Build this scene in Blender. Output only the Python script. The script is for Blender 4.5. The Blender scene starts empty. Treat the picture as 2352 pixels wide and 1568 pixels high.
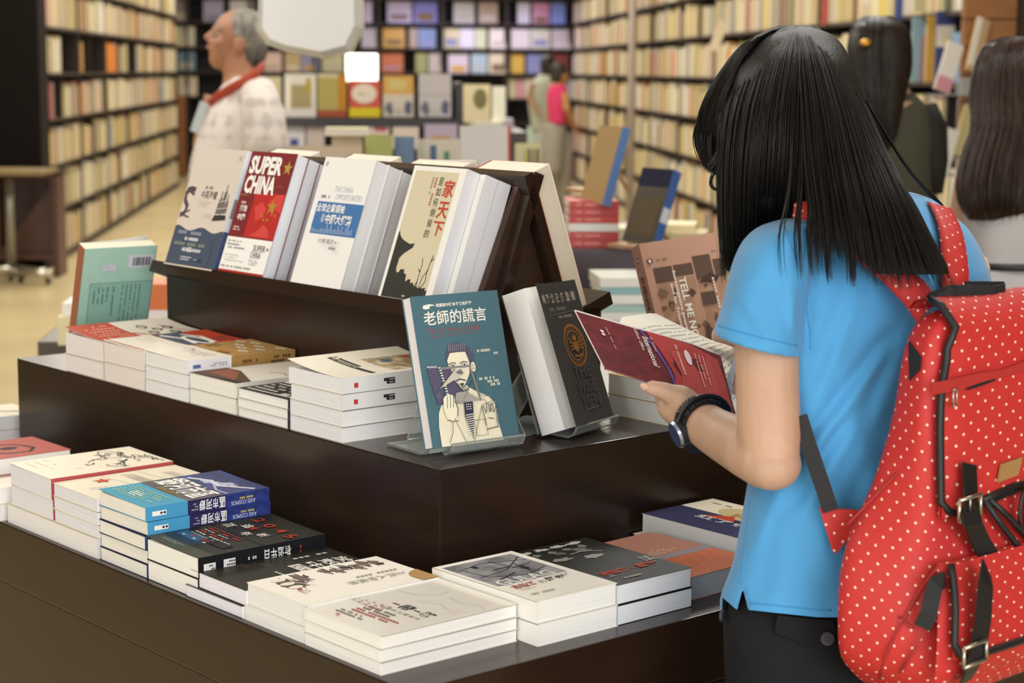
import bpy, bmesh, math, random
from mathutils import Vector, Matrix
import numpy as np
random.seed(7)
SC = bpy.context.scene
COL = SC.collection

# ------------------------------------------------------------------ camera
W_PX, H_PX, F_PX = 2352.0, 1568.0, 4284.0
PITCH, ROLL, CAM_H = math.radians(8.26), math.radians(0.42), 1.40
_f = Vector((0, math.cos(PITCH), -math.sin(PITCH)))
_r0 = Vector((1, 0, 0)); _u0 = _r0.cross(_f)
_r = math.cos(ROLL) * _r0 + math.sin(ROLL) * _u0
_u = math.cos(ROLL) * _u0 - math.sin(ROLL) * _r0
CAM = Vector((0, 0, CAM_H))
cd = bpy.data.cameras.new('camera')
cd.sensor_width = 36.0; cd.sensor_fit = 'HORIZONTAL'
cd.lens = F_PX / W_PX * 36.0
cd.clip_start = 0.05; cd.clip_end = 120
cd.dof.use_dof = True; cd.dof.focus_distance = 2.36; cd.dof.aperture_fstop = 6.3; cd.dof.aperture_blades = 9
cam = bpy.data.objects.new('camera', cd); COL.objects.link(cam)
cam.matrix_world = Matrix((( _r.x, _u.x, -_f.x, CAM.x), (_r.y, _u.y, -_f.y, CAM.y), (_r.z, _u.z, -_f.z, CAM.z), (0, 0, 0, 1)))
SC.camera = cam

# ------------------------------------------------------------------ light
wd = bpy.data.worlds.new('world'); SC.world = wd; wd.use_nodes = True
wd.node_tree.nodes['Background'].inputs[0].default_value = (1.0, 0.985, 0.965, 1)
wd.node_tree.nodes['Background'].inputs[1].default_value = 1.0
SC.view_settings.view_transform = 'Standard'; SC.view_settings.look = 'None'
SC.view_settings.exposure = 0.14; SC.view_settings.gamma = 1.0; SC.view_settings.use_curve_mapping = False
CEIL = 3.0
def area(name, loc, size, power, col=(1, 1, 1), rot=(0, 0, 0)):
    l = bpy.data.lights.new(name, 'AREA'); l.shape = 'RECTANGLE'; l.size, l.size_y = size
    l.energy = power; l.color = col
    o = bpy.data.objects.new(name, l); COL.objects.link(o); o.location = loc; o.rotation_euler = rot
    return o
# the shop's ceiling panels, in two rows down the hall
for i, y in enumerate((-1.6, 3.2, 6.4, 9.6, 12.8, 16.0, 19.2, 22.0)):
    for x in (-1.9, 1.2):
        area('ceiling_panel_light', (x - 0.08 * y, y, CEIL - 0.03), (1.5, 0.9), (22, 30, 44, 50, 48, 46, 44, 42)[i], (1.0, 0.94, 0.83) if y > 7 else (1.0, 0.985, 0.96))
# daylight of the shop front, behind and to the right of the camera
area('front_area_light', (1.9, -2.6, 1.7), (3.2, 2.2), 104, (0.98, 0.985, 1.0), (math.radians(80), 0, math.radians(28)))

area('front_area_light', (-2.8, -2.4, 1.6), (2.6, 2.0), 62, (0.98, 0.985, 1.0), (math.radians(82), 0, math.radians(-36)))  # added fill light at front left, no known window; whitens left-facing page edges

# ------------------------------------------------------------------ materials
def srgb(h):
    h = h.lstrip('#'); v = [int(h[i:i + 2], 16) / 255 for i in (0, 2, 4)]
    return tuple(x / 12.92 if x <= 0.04045 else ((x + 0.055) / 1.055) ** 2.4 for x in v) + (1.0,)
_M = {}
def mat(hexcol, rough=0.5, kind='', **k):
    key = (hexcol, rough, kind, tuple(sorted(k.items())))
    if key in _M: return _M[key]
    m = bpy.data.materials.new((kind or 'paint') + '_' + hexcol.lstrip('#')); m.use_nodes = True
    nt = m.node_tree; b = nt.nodes['Principled BSDF']
    b.inputs['Base Color'].default_value = srgb(hexcol); b.inputs['Roughness'].default_value = rough
    for kk, v in k.items():
        if kk == 'spec': b.inputs['Specular IOR Level'].default_value = v
        if kk == 'metal': b.inputs['Metallic'].default_value = v
        if kk == 'coat': b.inputs['Coat Weight'].default_value = v; b.inputs['Coat Roughness'].default_value = 0.12
        if kk == 'emit': b.inputs['Emission Color'].default_value = srgb(hexcol); b.inputs['Emission Strength'].default_value = v
        if kk == 'sss': b.inputs['Subsurface Weight'].default_value = v; b.inputs['Subsurface Radius'].default_value = (0.01, 0.004, 0.002); b.inputs['Subsurface Scale'].default_value = 0.5
        if kk == 'sheen': b.inputs['Sheen Weight'].default_value = v
    def node(t, **p):
        n = nt.nodes.new(t)
        for a_, v in p.items(): setattr(n, a_, v)
        return n
    def noise(scale, vec=(1, 1, 1), detail=3.0, coord='Object'):
        tc = node('ShaderNodeTexCoord'); mp = node('ShaderNodeMapping'); mp.inputs['Scale'].default_value = vec
        n = node('ShaderNodeTexNoise'); n.inputs['Scale'].default_value = scale; n.inputs['Detail'].default_value = detail
        nt.links.new(tc.outputs[coord], mp.inputs[0]); nt.links.new(mp.outputs[0], n.inputs['Vector'])
        return n
    def ramp(fac, c0, c1, p0=0.3, p1=0.7):
        r = node('ShaderNodeValToRGB'); r.color_ramp.elements[0].color = c0; r.color_ramp.elements[1].color = c1
        r.color_ramp.elements[0].position = p0; r.color_ramp.elements[1].position = p1
        nt.links.new(fac, r.inputs[0]); return r
    def bump(h, s, d=0.002):
        bp = node('ShaderNodeBump'); bp.inputs['Strength'].default_value = s; bp.inputs['Distance'].default_value = d
        nt.links.new(h, bp.inputs['Height']); nt.links.new(bp.outputs[0], b.inputs['Normal'])
    c = srgb(hexcol)
    sc = lambda f: tuple(min(1, x * f) for x in c[:3]) + (1,)
    if kind == 'pages':      # leaf edges: fine stripes along the thickness
        n = noise(1.0, (6, 6, 1400), 2.0); r = ramp(n.outputs[0], sc(0.92), sc(1.0), 0.3, 0.62)
        nt.links.new(r.outputs[0], b.inputs['Base Color']); bump(n.outputs[0], 0.15, 0.0004)
    if kind == 'wood':       # stained veneer with a soft long grain
        n = noise(3.0, (2.0, 2.0, 14.0), 6.0); r = ramp(n.outputs[0], sc(0.85), sc(1.15), 0.3, 0.7)
        nt.links.new(r.outputs[0], b.inputs['Base Color'])
        n2 = noise(240.0, (1, 1, 6.0), 2.0); bump(n2.outputs[0], 0.05, 0.0005)
    if kind == 'floor':
        n = noise(1.3, (1, 1, 1), 4.0); r = ramp(n.outputs[0], sc(0.9), sc(1.08), 0.3, 0.7)
        nt.links.new(r.outputs[0], b.inputs['Base Color'])
    if kind == 'cloth':
        n = noise(900.0, (1, 1, 1), 2.0); bump(n.outputs[0], 0.25, 0.0008)
        n3 = noise(9.0, (1, 1, 1), 3.0); r = ramp(n3.outputs[0], sc(0.93), sc(1.05), 0.3, 0.7)
        nt.links.new(r.outputs[0], b.inputs['Base Color'])
    if kind == 'skin':
        n = noise(30.0, (1, 1, 1), 4.0); r = ramp(n.outputs[0], sc(0.93), sc(1.06), 0.3, 0.7)
        nt.links.new(r.outputs[0], b.inputs['Base Color'])
    if kind == 'foil':       # shrink wrap wrinkles
        n = noise(38.0, (1, 1, 3), 3.0); bump(n.outputs[0], 0.22, 0.003)
    if kind == 'grain':      # leather grain
        n = noise(700.0, (1, 1, 1), 2.0); bump(n.outputs[0], 0.5, 0.001)
    if kind == 'mottle':     # blotchy print
        n = noise(k.get('mscale', 45.0), (1, 1, 1), 6.0); r = ramp(n.outputs[0], srgb(k['c2']), c, 0.38, 0.62)
        nt.links.new(r.outputs[0], b.inputs['Base Color'])
    if kind == 'dots':       # woven polka dots laid on the cloth by its own UV
        tc = node('ShaderNodeTexCoord'); mp = node('ShaderNodeMapping'); mp.inputs['Scale'].default_value = (k['den'], k['den'], 1)
        mp.inputs['Rotation'].default_value = (0, 0, math.radians(45))
        nt.links.new(tc.outputs['UV'], mp.inputs[0])
        fr = node('ShaderNodeVectorMath', operation='FRACTION'); nt.links.new(mp.outputs[0], fr.inputs[0])
        sb = node('ShaderNodeVectorMath', operation='SUBTRACT'); sb.inputs[1].default_value = (0.5, 0.5, 0); nt.links.new(fr.outputs[0], sb.inputs[0])
        mu = node('ShaderNodeVectorMath', operation='MULTIPLY'); mu.inputs[1].default_value = (1, 1, 0); nt.links.new(sb.outputs[0], mu.inputs[0])
        ln = node('ShaderNodeVectorMath', operation='LENGTH'); nt.links.new(mu.outputs[0], ln.inputs[0])
        lt = node('ShaderNodeMath', operation='LESS_THAN'); lt.inputs[1].default_value = 0.105; nt.links.new(ln.outputs['Value'], lt.inputs[0])
        mx = node('ShaderNodeMix', data_type='RGBA'); nt.links.new(lt.outputs[0], mx.inputs[0])
        mx.inputs[6].default_value = c; mx.inputs[7].default_value = srgb('#f6d9c4'); nt.links.new(mx.outputs[2], b.inputs['Base Color'])
        n = noise(900.0, (1, 1, 1), 2.0); bump(n.outputs[0], 0.2, 0.0008)
    if kind == 'plaid':
        n = noise(1.0, (28, 28, 0.5), 1.0); n2 = noise(1.0, (0.5, 0.5, 40), 1.0)
        ad = node('ShaderNodeMath', operation='ADD'); nt.links.new(n.outputs[0], ad.inputs[0]); nt.links.new(n2.outputs[0], ad.inputs[1])
        r = ramp(ad.outputs[0], sc(0.72), sc(1.02), 0.8, 1.15); nt.links.new(r.outputs[0], b.inputs['Base Color'])
    if kind == 'hair':
        n = noise(1.0, k.get('hs', (260, 260, 9)), 4.0); r = ramp(n.outputs[0], sc(0.55), sc(1.5), 0.35, 0.7)
        nt.links.new(r.outputs[0], b.inputs['Base Color']); bump(n.outputs[0], 0.6, 0.002)
    if kind == 'acrylic':
        b.inputs['Transmission Weight'].default_value = 0.84; b.inputs['IOR'].default_value = 1.49
    _M[key] = m
    return m

# ------------------------------------------------------------------ mesh builder
class MB:
    def __init__(self): self.v = []; self.f = []; self.m = []; self.ms = []; self.sm = []; self.uv = {}
    def mi(self, m):
        if m not in self.ms: self.ms.append(m)
        return self.ms.index(m)
    def add(self, vs, fs, m, smooth=False, uvs=None):
        o = len(self.v); self.v += [tuple(p) for p in vs]; i = self.mi(m)
        if uvs is not None:
            for k_, q in enumerate(uvs): self.uv[o + k_] = q
        for f in fs: self.f.append(tuple(o + j for j in f)); self.m.append(i); self.sm.append(smooth)
    def box(self, x0, x1, y0, y1, z0, z1, m):
        vs = [(x, y, z) for z in (z0, z1) for y in (y0, y1) for x in (x0, x1)]
        self.add(vs, [(0, 2, 3, 1), (4, 5, 7, 6), (0, 1, 5, 4), (2, 6, 7, 3), (0, 4, 6, 2), (1, 3, 7, 5)], m)
    def bbox(self, x0, x1, y0, y1, z0, z1, m, r=0.002):   # box with chamfered edges
        bm = bmesh.new(); bmesh.ops.create_cube(bm, size=1.0)
        for v in bm.verts: v.co = Vector((x0 if v.co.x < 0 else x1, y0 if v.co.y < 0 else y1, z0 if v.co.z < 0 else z1))
        bmesh.ops.bevel(bm, geom=bm.edges[:], offset=r, segments=2, affect='EDGES', profile=0.7)
        bm.verts.index_update()
        self.add([v.co for v in bm.verts], [[v.index for v in f.verts] for f in bm.faces], m); bm.free()
    def prism(self, poly, axis0, axis1, nrm, org, t, m):   # polygon in a plane, extruded by t along nrm
        n = len(poly); P = [org + axis0 * p[0] + axis1 * p[1] for p in poly]; Q = [p + nrm * t for p in P]
        self.add(P + Q, [tuple(range(n))[::-1], tuple(range(n, 2 * n))] + [(i, (i + 1) % n, n + (i + 1) % n, n + i) for i in range(n)], m)
    def tube(self, pts, rad, m, n=10, caps=True, flat=None):
        pts = [Vector(p) for p in pts]; L = len(pts)
        rad = [rad] * L if isinstance(rad, (int, float)) else rad
        rings = []; up = None
        for i, p in enumerate(pts):
            t = (pts[min(i + 1, L - 1)] - pts[max(i - 1, 0)]).normalized()
            if up is None:
                up = Vector((0, 0, 1)) if abs(t.z) < 0.9 else Vector((1, 0, 0))
            s = t.cross(up).normalized(); up = s.cross(t).normalized()
            r = rad[i]; ra, rb = (r, r) if isinstance(r, (int, float)) else r
            rings.append([p + s * (ra * math.cos(2 * math.pi * j / n)) + up * (rb * math.sin(2 * math.pi * j / n)) for j in range(n)])
        self.rings(rings, m, caps)
    def rings(self, rings, m, caps=True, smooth=True, closed=True, uvs=None):
        n = len(rings[0]); vs = [p for r in rings for p in r]; fs = []
        for i in range(len(rings) - 1):
            for j in range(n if closed else n - 1):
                a_, b_ = i * n + j, i * n + (j + 1) % n
                fs.append((a_, b_, b_ + n, a_ + n))
        if caps and closed: fs.append(tuple(range(n))[::-1]); fs.append(tuple(range(len(vs) - n, len(vs))))
        self.add(vs, fs, m, smooth, uvs)
    def disc(self, c, ax, ay, rx, ry, m, n=24):
        c = Vector(c); self.add([c + ax * (rx * math.cos(2 * math.pi * i / n)) + ay * (ry * math.sin(2 * math.pi * i / n)) for i in range(n)], [tuple(range(n))], m)
    def mesh(self, name):
        me = bpy.data.meshes.new(name); me.from_pydata(self.v, [], self.f)
        for m in self.ms: me.materials.append(m)
        me.polygons.foreach_set('material_index', self.m); me.polygons.foreach_set('use_smooth', self.sm)
        if self.uv:
            l = me.uv_layers.new(name='UVMap')
            for lp in me.loops: l.data[lp.index].uv = self.uv.get(lp.vertex_index, (0, 0))
        me.update(); return me
    def build(self, name, parent=None, mw=None, outward=False):
        me = self.mesh(name)
        if outward:
            bm = bmesh.new(); bm.from_mesh(me); bmesh.ops.remove_doubles(bm, verts=bm.verts[:], dist=1e-6); bmesh.ops.recalc_face_normals(bm, faces=bm.faces[:]); bm.to_mesh(me); bm.free()
        return obj(name, me, parent, mw)

def obj(name, me, parent=None, mw=None):
    o = bpy.data.objects.new(name, me); COL.objects.link(o)
    if parent is not None: o.parent = parent
    if mw is not None: o.matrix_world = mw
    return o
def tag(o, label, cat, group=None, kind=None):
    if label: o['label'] = label
    if cat: o['category'] = cat
    if group: o['group'] = group
    if kind: o['kind'] = kind
    return o
def thing(name, label, cat, mw, group=None):
    o = bpy.data.objects.new(name, None); COL.objects.link(o); o.empty_display_size = 0.05; o.matrix_world = mw
    return tag(o, label, cat, group)
def struct(o): o['kind'] = 'structure'; return o
def frame(org, ex, ey, ez=None):
    ex = Vector(ex).normalized(); ey = Vector(ey).normalized(); ez = ex.cross(ey).normalized() if ez is None else Vector(ez); ey = ez.cross(ex)
    return Matrix(((ex.x, ey.x, ez.x, org[0]), (ex.y, ey.y, ez.y, org[1]), (ex.z, ey.z, ez.z, org[2]), (0, 0, 0, 1)))
def ray(x, y): return (float(x) - 1176) / F_PX * _r - (float(y) - 784) / F_PX * _u + _f
def atd(x, y, d): return CAM + ray(x, y) * float(d)          # a point at depth d seen at x, y when surveying the photo
def atz(x, y, z): q = ray(x, y); return CAM + q * ((z - CAM_H) / q.z)

# ------------------------------------------------------------------ text
_T = {}
def text_geo(s, bold=0.0):
    k = (s, bold)
    if k not in _T:
        c = bpy.data.curves.new('t', 'FONT'); c.body = s; c.resolution_u = 2; c.offset = bold
        o = bpy.data.objects.new('t', c); COL.objects.link(o)
        dg = bpy.context.evaluated_depsgraph_get(); dg.update()
        me = bpy.data.meshes.new_from_object(o.evaluated_get(dg))
        vs = [(v.co.x, v.co.y) for v in me.vertices]; fs = [tuple(p.vertices) for p in me.polygons]
        bpy.data.objects.remove(o); bpy.data.curves.remove(c); bpy.data.meshes.remove(me)
        xs = [v[0] for v in vs] or [0, 1]; ys = [v[1] for v in vs] or [0, 1]
        x0, x1, y0, y1 = min(xs), max(xs), min(ys), max(ys)
        _T[k] = ([((x - x0) / max(1e-6, x1 - x0), (y - y0) / max(1e-6, y1 - y0)) for x, y in vs], fs)
    return _T[k]

class Art:
    """Print on a sheet: fractions of the sheet, mapped to the surface by fn(x, y, lift)."""
    def __init__(self, mb, fn, asp=1.0): self.mb = mb; self.fn = fn; self.k = 1; self.asp = asp
    def _put(self, pts, faces, col):
        m = col if not isinstance(col, str) else mat(col, 0.55, spec=0.12); h = self.k * 0.00006; self.k += 1
        self.mb.add([self.fn(x, y, h) for x, y in pts], faces, m)
    def rect(self, x0, y0, x1, y1, col, n=8):
        pts = [(x0 + (x1 - x0) * i / n, y) for y in (y0, y1) for i in range(n + 1)]
        self._put(pts, [(i, i + 1, n + 2 + i, n + 1 + i) for i in range(n)], col)
    def poly(self, pts, col): self._put(pts, [tuple(range(len(pts)))], col)
    def line(self, pts, w, col):
        P = []; F = []
        for i, p in enumerate(pts):
            a_, b_ = pts[max(0, i - 1)], pts[min(len(pts) - 1, i + 1)]
            dx, dy = (b_[0] - a_[0]) , (b_[1] - a_[1]) * self.asp; L = math.hypot(dx, dy) or 1
            nx, ny = -dy / L * w / 2, dx / L * w / 2 / self.asp
            P += [(p[0] + nx, p[1] + ny), (p[0] - nx, p[1] - ny)]
        for i in range(len(pts) - 1): F.append((2 * i, 2 * i + 1, 2 * i + 3, 2 * i + 2))
        self._put(P, F, col)
    def ell(self, cx, cy, rx, ry, col, n=28): self.poly([(cx + rx * math.cos(2 * math.pi * i / n), cy + ry * math.sin(2 * math.pi * i / n)) for i in range(n)], col)
    def ring(self, cx, cy, rx, ry, w, col, n=36): self.line([(cx + rx * math.cos(2 * math.pi * i / n), cy + ry * math.sin(2 * math.pi * i / n)) for i in range(n + 1)], w, col)
    def star(self, cx, cy, r, col, rot=0.0):
        self.poly([(cx + (r if i % 2 == 0 else r * 0.4) * math.sin(math.pi * i / 5 + rot), cy + (r if i % 2 == 0 else r * 0.4) * math.cos(math.pi * i / 5 + rot) / self.asp) for i in range(10)], col)
    def blob(self, cx, cy, rx, ry, col, seed=1, n=26, j=0.45):
        R = random.Random(seed)
        self.poly([(cx + rx * (1 - j * R.random()) * math.cos(2 * math.pi * i / n), cy + ry * (1 - j * R.random()) * math.sin(2 * math.pi * i / n)) for i in range(n)], col)
    def text(self, s, x0, y0, x1, y1, col, bold=0.0, rot=0, skew=0.0):
        vs, fs = text_geo(s, bold); P = []
        for a_, b_ in vs:
            if rot == -90: a_, b_ = b_, 1 - a_
            if rot == 90: a_, b_ = 1 - b_, a_
            P.append((x0 + (x1 - x0) * (a_ + skew * b_), y0 + (y1 - y0) * b_))
        self._put(P, fs, col)
    def vert(self, s, x0, y0, x1, y1, col, bold=0.0):       # characters stacked downward
        n = len(s); g = (y1 - y0) / n
        for i, ch in enumerate(s):
            if ch.strip(): self.text(ch, x0, y1 - (i + 0.92) * g, x1, y1 - (i + 0.06) * g, col, bold); self.k -= 1
        self.k += 1
    def lines(self, x0, y0, x1, y1, n, col, fill=0.5, vertical=False, seed=3, chars=14):   # print too small to read
        R = random.Random(seed); P = []; F = []
        for i in range(n):
            L = 0.55 + 0.45 * R.random()
            for j in range(int(chars * L)):
                if R.random() < 0.12: continue
                if vertical:
                    xa = x0 + (x1 - x0) * (i + 0.5 - fill / 2) / n; xb = xa + (x1 - x0) * fill / n
                    yb = y1 - (y1 - y0) * j / chars; ya = yb - (y1 - y0) * 0.72 / chars
                else:
                    yb = y1 - (y1 - y0) * (i + 0.5 - fill / 2) / n; ya = yb - (y1 - y0) * fill / n
                    xa = x0 + (x1 - x0) * j / chars; xb = xa + (x1 - x0) * 0.72 / chars
                o = len(P); P += [(xa, ya), (xb, ya), (xb, yb), (xa, yb)]; F.append((o, o + 1, o + 2, o + 3))
        if F: self._put(P, F, col)

# ------------------------------------------------------------------ books
PAGE = '#efece6'
def book(label, mw, w, h, t, cover='#f3f0ea', spine=None, back=None, art=None, sart=None, spine_side=1, page=PAGE,
         lift=0.0, group=None, name='book', coverm=None, rough=0.38, foil=False, cat='book', bart=None, bulge=0.0):
    """Local frame: x across the front cover, y up it, z out of it; back cover at z=0. spine_side +1: spine at x=w."""
    root = thing(name, label, cat, mw, group)
    ct = 0.0006
    pm = mat(page, 0.85, 'pages', spec=0.2)
    pb = MB(); s = spine_side; x0, x1 = (0.0015, w - 0.0012) if s > 0 else (0.0012, w - 0.0015)
    pb.bbox(x0, x1, 0.0008, h - 0.0008, ct, t - ct, pm, 0.0006); pb.build('page_block', root)
    cm = coverm or mat(cover, rough + 0.08, 'foil' if foil else '', spec=0.2, **({'coat': 0.6} if foil else {}))
    sm = mat(spine, rough) if spine else cm; bm_ = mat(back, rough) if back else cm
    def fn(x, y, hh):
        e = (1 - x) if s > 0 else x
        return (x * w, y * h, t + hh + lift * max(0.0, e) ** 2 + bulge * math.sin(math.pi * x))
    cb = MB(); n = 8
    top = [fn(i / n, j, 0) for j in (0, 1) for i in range(n + 1)]; bot = [(p[0], p[1], p[2] - ct) for p in top]
    cb.add(top, [(i, i + 1, n + 2 + i, n + 1 + i) for i in range(n)], cm)
    cb.add(bot, [(i, n + 1 + i, n + 2 + i, i + 1) for i in range(n)], mat('#f4f1ea', 0.6))
    cb.add(top + bot, [(i, n * 2 + 2 + i, n * 2 + 3 + i, i + 1) for i in range(n)] + [(n + 1 + i, n + 2 + i, 3 * n + 4 + i, 3 * n + 3 + i) for i in range(n)] + [(0, n + 1, 3 * n + 3, 2 * n + 2), (n, 3 * n + 2 - n, 3 * n + 2 + n + 1 - n, n)][:1], cm)
    if art: art(Art(cb, fn, h / w))
    cb.build('front_cover', root)
    bb = MB(); bb.box(0, w, 0, h, 0, ct, bm_)
    if bart: bart(Art(bb, lambda x, y, hh: ((1 - x) * w, y * h, -hh), h / w))
    bb.build('back_cover', root)
    sb = MB(); xs = w if s > 0 else 0.0
    sb.box(xs - ct if s > 0 else 0, xs if s > 0 else ct, 0, h, 0, t, sm)
    if sart: sart(Art(sb, (lambda x, y, hh: (w + hh, y * h, (1 - x) * t)) if s > 0 else (lambda x, y, hh: (-hh, y * h, x * t)), h / t))
    sb.build('spine', root)
    return root
def copy_tree(src, mw, label=None, group=None):
    r = src.copy(); COL.objects.link(r); r.matrix_world = mw
    if label: r['label'] = label
    if group: r['group'] = group
    for ch in src.children:
        c = ch.copy(); COL.objects.link(c); c.parent = r
        for g in ch.children:
            d = g.copy(); COL.objects.link(d); d.parent = c
    return r
# ------------------------------------------------------------------ room shell (laid out along the hall's own axes)
SL = 0.08                                   # the hall runs slightly to the left of the lens
HX = Vector((1, SL, 0)).normalized(); HY = Vector((-SL, 1, 0)).normalized(); ZV = Vector((0, 0, 1))
def hall(x, y, z=0.0): return Vector((x - SL * y, y + SL * x * 0, z))
WOOD = mat('#2a1c14', 0.25, 'wood', spec=0.42)
WOOD2 = mat('#2a201b', 0.42, 'wood')
fl = MB(); P = [hall(-7, -4), hall(6, -4), hall(6, 26), hall(-7, 26)]
fl.prism([(p.x, p.y) for p in P], Vector((1, 0, 0)), Vector((0, 1, 0)), Vector((0, 0, -1)), Vector((0, 0, 0)), 0.1, mat('#d3c296', 0.26, 'floor'))
struct(fl.build('floor'))
ce = MB(); ce.prism([(p.x, p.y) for p in P], Vector((1, 0, 0)), Vector((0, 1, 0)), Vector((0, 0, 1)), Vector((0, 0, CEIL)), 0.1, mat('#d8d2c6', 0.9))
struct(ce.build('ceiling'))
for nm, x, sgn in (('wall_left', -7.0, -1), ('wall_right', 6.0, 1)):
    w = MB(); a0, a1 = hall(x, -4), hall(x, 26)
    w.prism([(0, 0), ((a1 - a0).length, 0), ((a1 - a0).length, CEIL), (0, CEIL)], (a1 - a0).normalized(), ZV, HX * sgn, a0, 0.1, mat('#6d5a48', 0.8))
    struct(w.build(nm))
w = MB(); a0, a1 = hall(-7, 25.4), hall(6, 25.4)
w.prism([(0, 0), (13, 0), (13, CEIL), (0, CEIL)], HX, ZV, HY, a0, 0.1, mat('#2b2320', 0.8)); struct(w.build('wall_back'))

# ------------------------------------------------------------------ the stepped display table
TH = math.radians(49.2)
TA = Vector((-math.cos(TH), math.sin(TH), 0)); TB = Vector((math.sin(TH), math.cos(TH), 0))
C2 = atd(1009.3, 1078.7, 2.33); Z2 = C2.z; Z1 = Z2 - 0.15
def tp(u, v, z=0.0): return C2 + TA * u + TB * v + ZV * z
TF = frame(tp(0, 0, -Z2), TB, TA)          # local x = v, y = u, z up from the floor
T2W, T2L = 1.0, 1.163; M1 = 0.275; N1 = 0.297
tab = thing('display_table', 'dark stained wooden stepped book display table in the foreground', 'table', TF)
mb = MB(); mb.bbox(0, T2W, 0, T2L, Z1, Z2, WOOD, 0.0022); mb.build('upper_tier', tab)
mb = MB(); mb.bbox(-M1, T2W + M1, -N1, T2L + N1, Z1 - 0.088, Z1, WOOD, 0.0022); mb.build('lower_tier', tab)
mb = MB(); mb.bbox(-M1 + 0.003, T2W + M1 - 0.003, -N1 + 0.003, T2L + N1 - 0.003, 0.06, Z1 - 0.0886, WOOD, 0.002); mb.build('base_cabinet', tab)
mb = MB(); mb.box(-M1 + 0.05, T2W + M1 - 0.05, -N1 + 0.05, T2L + N1 - 0.05, 0.0, 0.06, WOOD2); mb.build('plinth', tab)

# the two-sided leaning rack on top of it
RU0, RU1 = 0.205, 1.0
rack = thing('book_rack', 'dark wooden A-shaped book rack with sloping ledges on top of the display table', 'book rack', frame(tp(0, 0, 0), TB, TA))
RC = 0.335                                  # ridge line
mb = MB(); mb.bbox(0.200, 0.470, RU0, RU1, 0.0005, 0.150, WOOD, 0.002); mb.build('riser', rack)
S20, C20 = math.sin(math.radians(20)), math.cos(math.radians(20))
def sloped(name, s, x0, z0, along, length, thick, u0, u1):
    b_ = MB(); d = Vector((s * along[0], 0, along[1])); n = Vector((-s * along[1], 0, along[0])) if True else None
    o = Vector((x0, u0, z0)); p = [o, o + d * length, o + d * length + n * thick, o + n * thick]
    q = [k + Vector((0, u1 - u0, 0)) for k in p]
    b_.add(p + q, [(0, 1, 2, 3)[::-1] if s > 0 else (0, 1, 2, 3), (4, 5, 6, 7) if s > 0 else (7, 6, 5, 4)] + [(i, (i + 1) % 4, 4 + (i + 1) % 4, 4 + i) for i in range(4)], WOOD2 if name == 'end_panel' else WOOD)
    return b_.build(name, rack)
for s in (-1, 1):
    xo = RC - 0.152 if s < 0 else RC + 0.152      # outer lip of the ledge
    # ledge: from the lip inwards and down at 20 degrees
    sloped('ledge', -s, xo, 0.170, (C20, -S20), 0.112, -0.021 if False else 0.021, RU0, RU1 + 0.017) if False else None
    b_ = MB(); d = Vector((-s * C20, 0, -S20)); n = Vector((-s * S20, 0, C20)); n = n if n.z > 0 else -n
    for (nm, o, dd, nn, L, t, u0, u1) in (
        ('ledge', Vector((xo, 0, 0.170)), d, -n, 0.094, 0.020, RU0, RU1 + 0.017),
        ('back_board', Vector((xo, 0, 0.170)) + d * 0.084, Vector((-s * S20, 0, C20)), d, 0.224, 0.016, RU0, RU1)):
        m_ = MB(); p = [o, o + dd * L, o + dd * L + nn * t, o + nn * t]
        p = [k + Vector((0, u0, 0)) for k in p]; q = [k + Vector((0, u1 - u0, 0)) for k in p]
        m_.add(p + q, [(0, 1, 2, 3), (7, 6, 5, 4)] + [(i, (i + 1) % 4, 4 + (i + 1) % 4, 4 + i)[::-1] for i in range(4)], WOOD)
        m_.build(nm, rack)
m_ = MB(); m_.prism([(-0.092, 0.150), (0.092, 0.150), (0.006, 0.345), (-0.006, 0.345)], Vector((1, 0, 0)), ZV, Vector((0, 1, 0)), Vector((RC, RU0 + 0.02, 0)), 0.012, mat('#3d281d', 0.5, 'wood')); m_.build('end_panel', rack)
# ------------------------------------------------------------------ books lying on the table
def lay_left(u, v, z): return frame(tp(u, v, z), -TA, TB)       # title read from the left aisle
def lay_right(u, v, z): return frame(tp(u, v, z), TB, TA)       # title read from the right aisle
def turned(fr, w, h, deg):
    c = Matrix.Translation((w / 2, h / 2, 0)) @ Matrix.Rotation(math.radians(deg), 4, 'Z') @ Matrix.Translation((-w / 2, -h / 2, 0))
    return fr @ c
INK = '#2b2a2c'; RED = '#b5322b'
J = random.Random(11)
def pile(desc, fr, u, v, z0, ws, h, ts, group, covers, art=None, sart=None, side=1, page=PAGE, lift=0.0, jig=0.6, **k):
    """One pile: bottom to top; the top copy carries the printed cover. fr = lay_left or lay_right."""
    z = z0; n = len(ts); words = {1: ('',), 2: ('bottom', 'top'), 3: ('bottom', 'middle', 'top'), 4: ('bottom', 'second lowest', 'second highest', 'top'), 5: ('bottom', 'second lowest', 'middle', 'second highest', 'top')}[n]
    for i, t in enumerate(ts):
        m = fr(u, v + J.uniform(-1, 1) * 0.0008, z); m = turned(m, ws, h, J.uniform(-jig, jig) if i else 0)
        m.translation.z = Z2 + z
        nm = desc if n == 1 else '%s, %s copy' % (desc, words[i])
        topb = i == n - 1
        book(nm, m, ws, h, t - 0.0006, art=art if topb else None, sart=sart, spine_side=side, page=page, lift=lift if topb else 0.0, group=group, **dict(covers, **k))
        z += t
GT2 = 'books lying on the upper tier'; GT1 = 'books lying on the lower tier'

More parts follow.
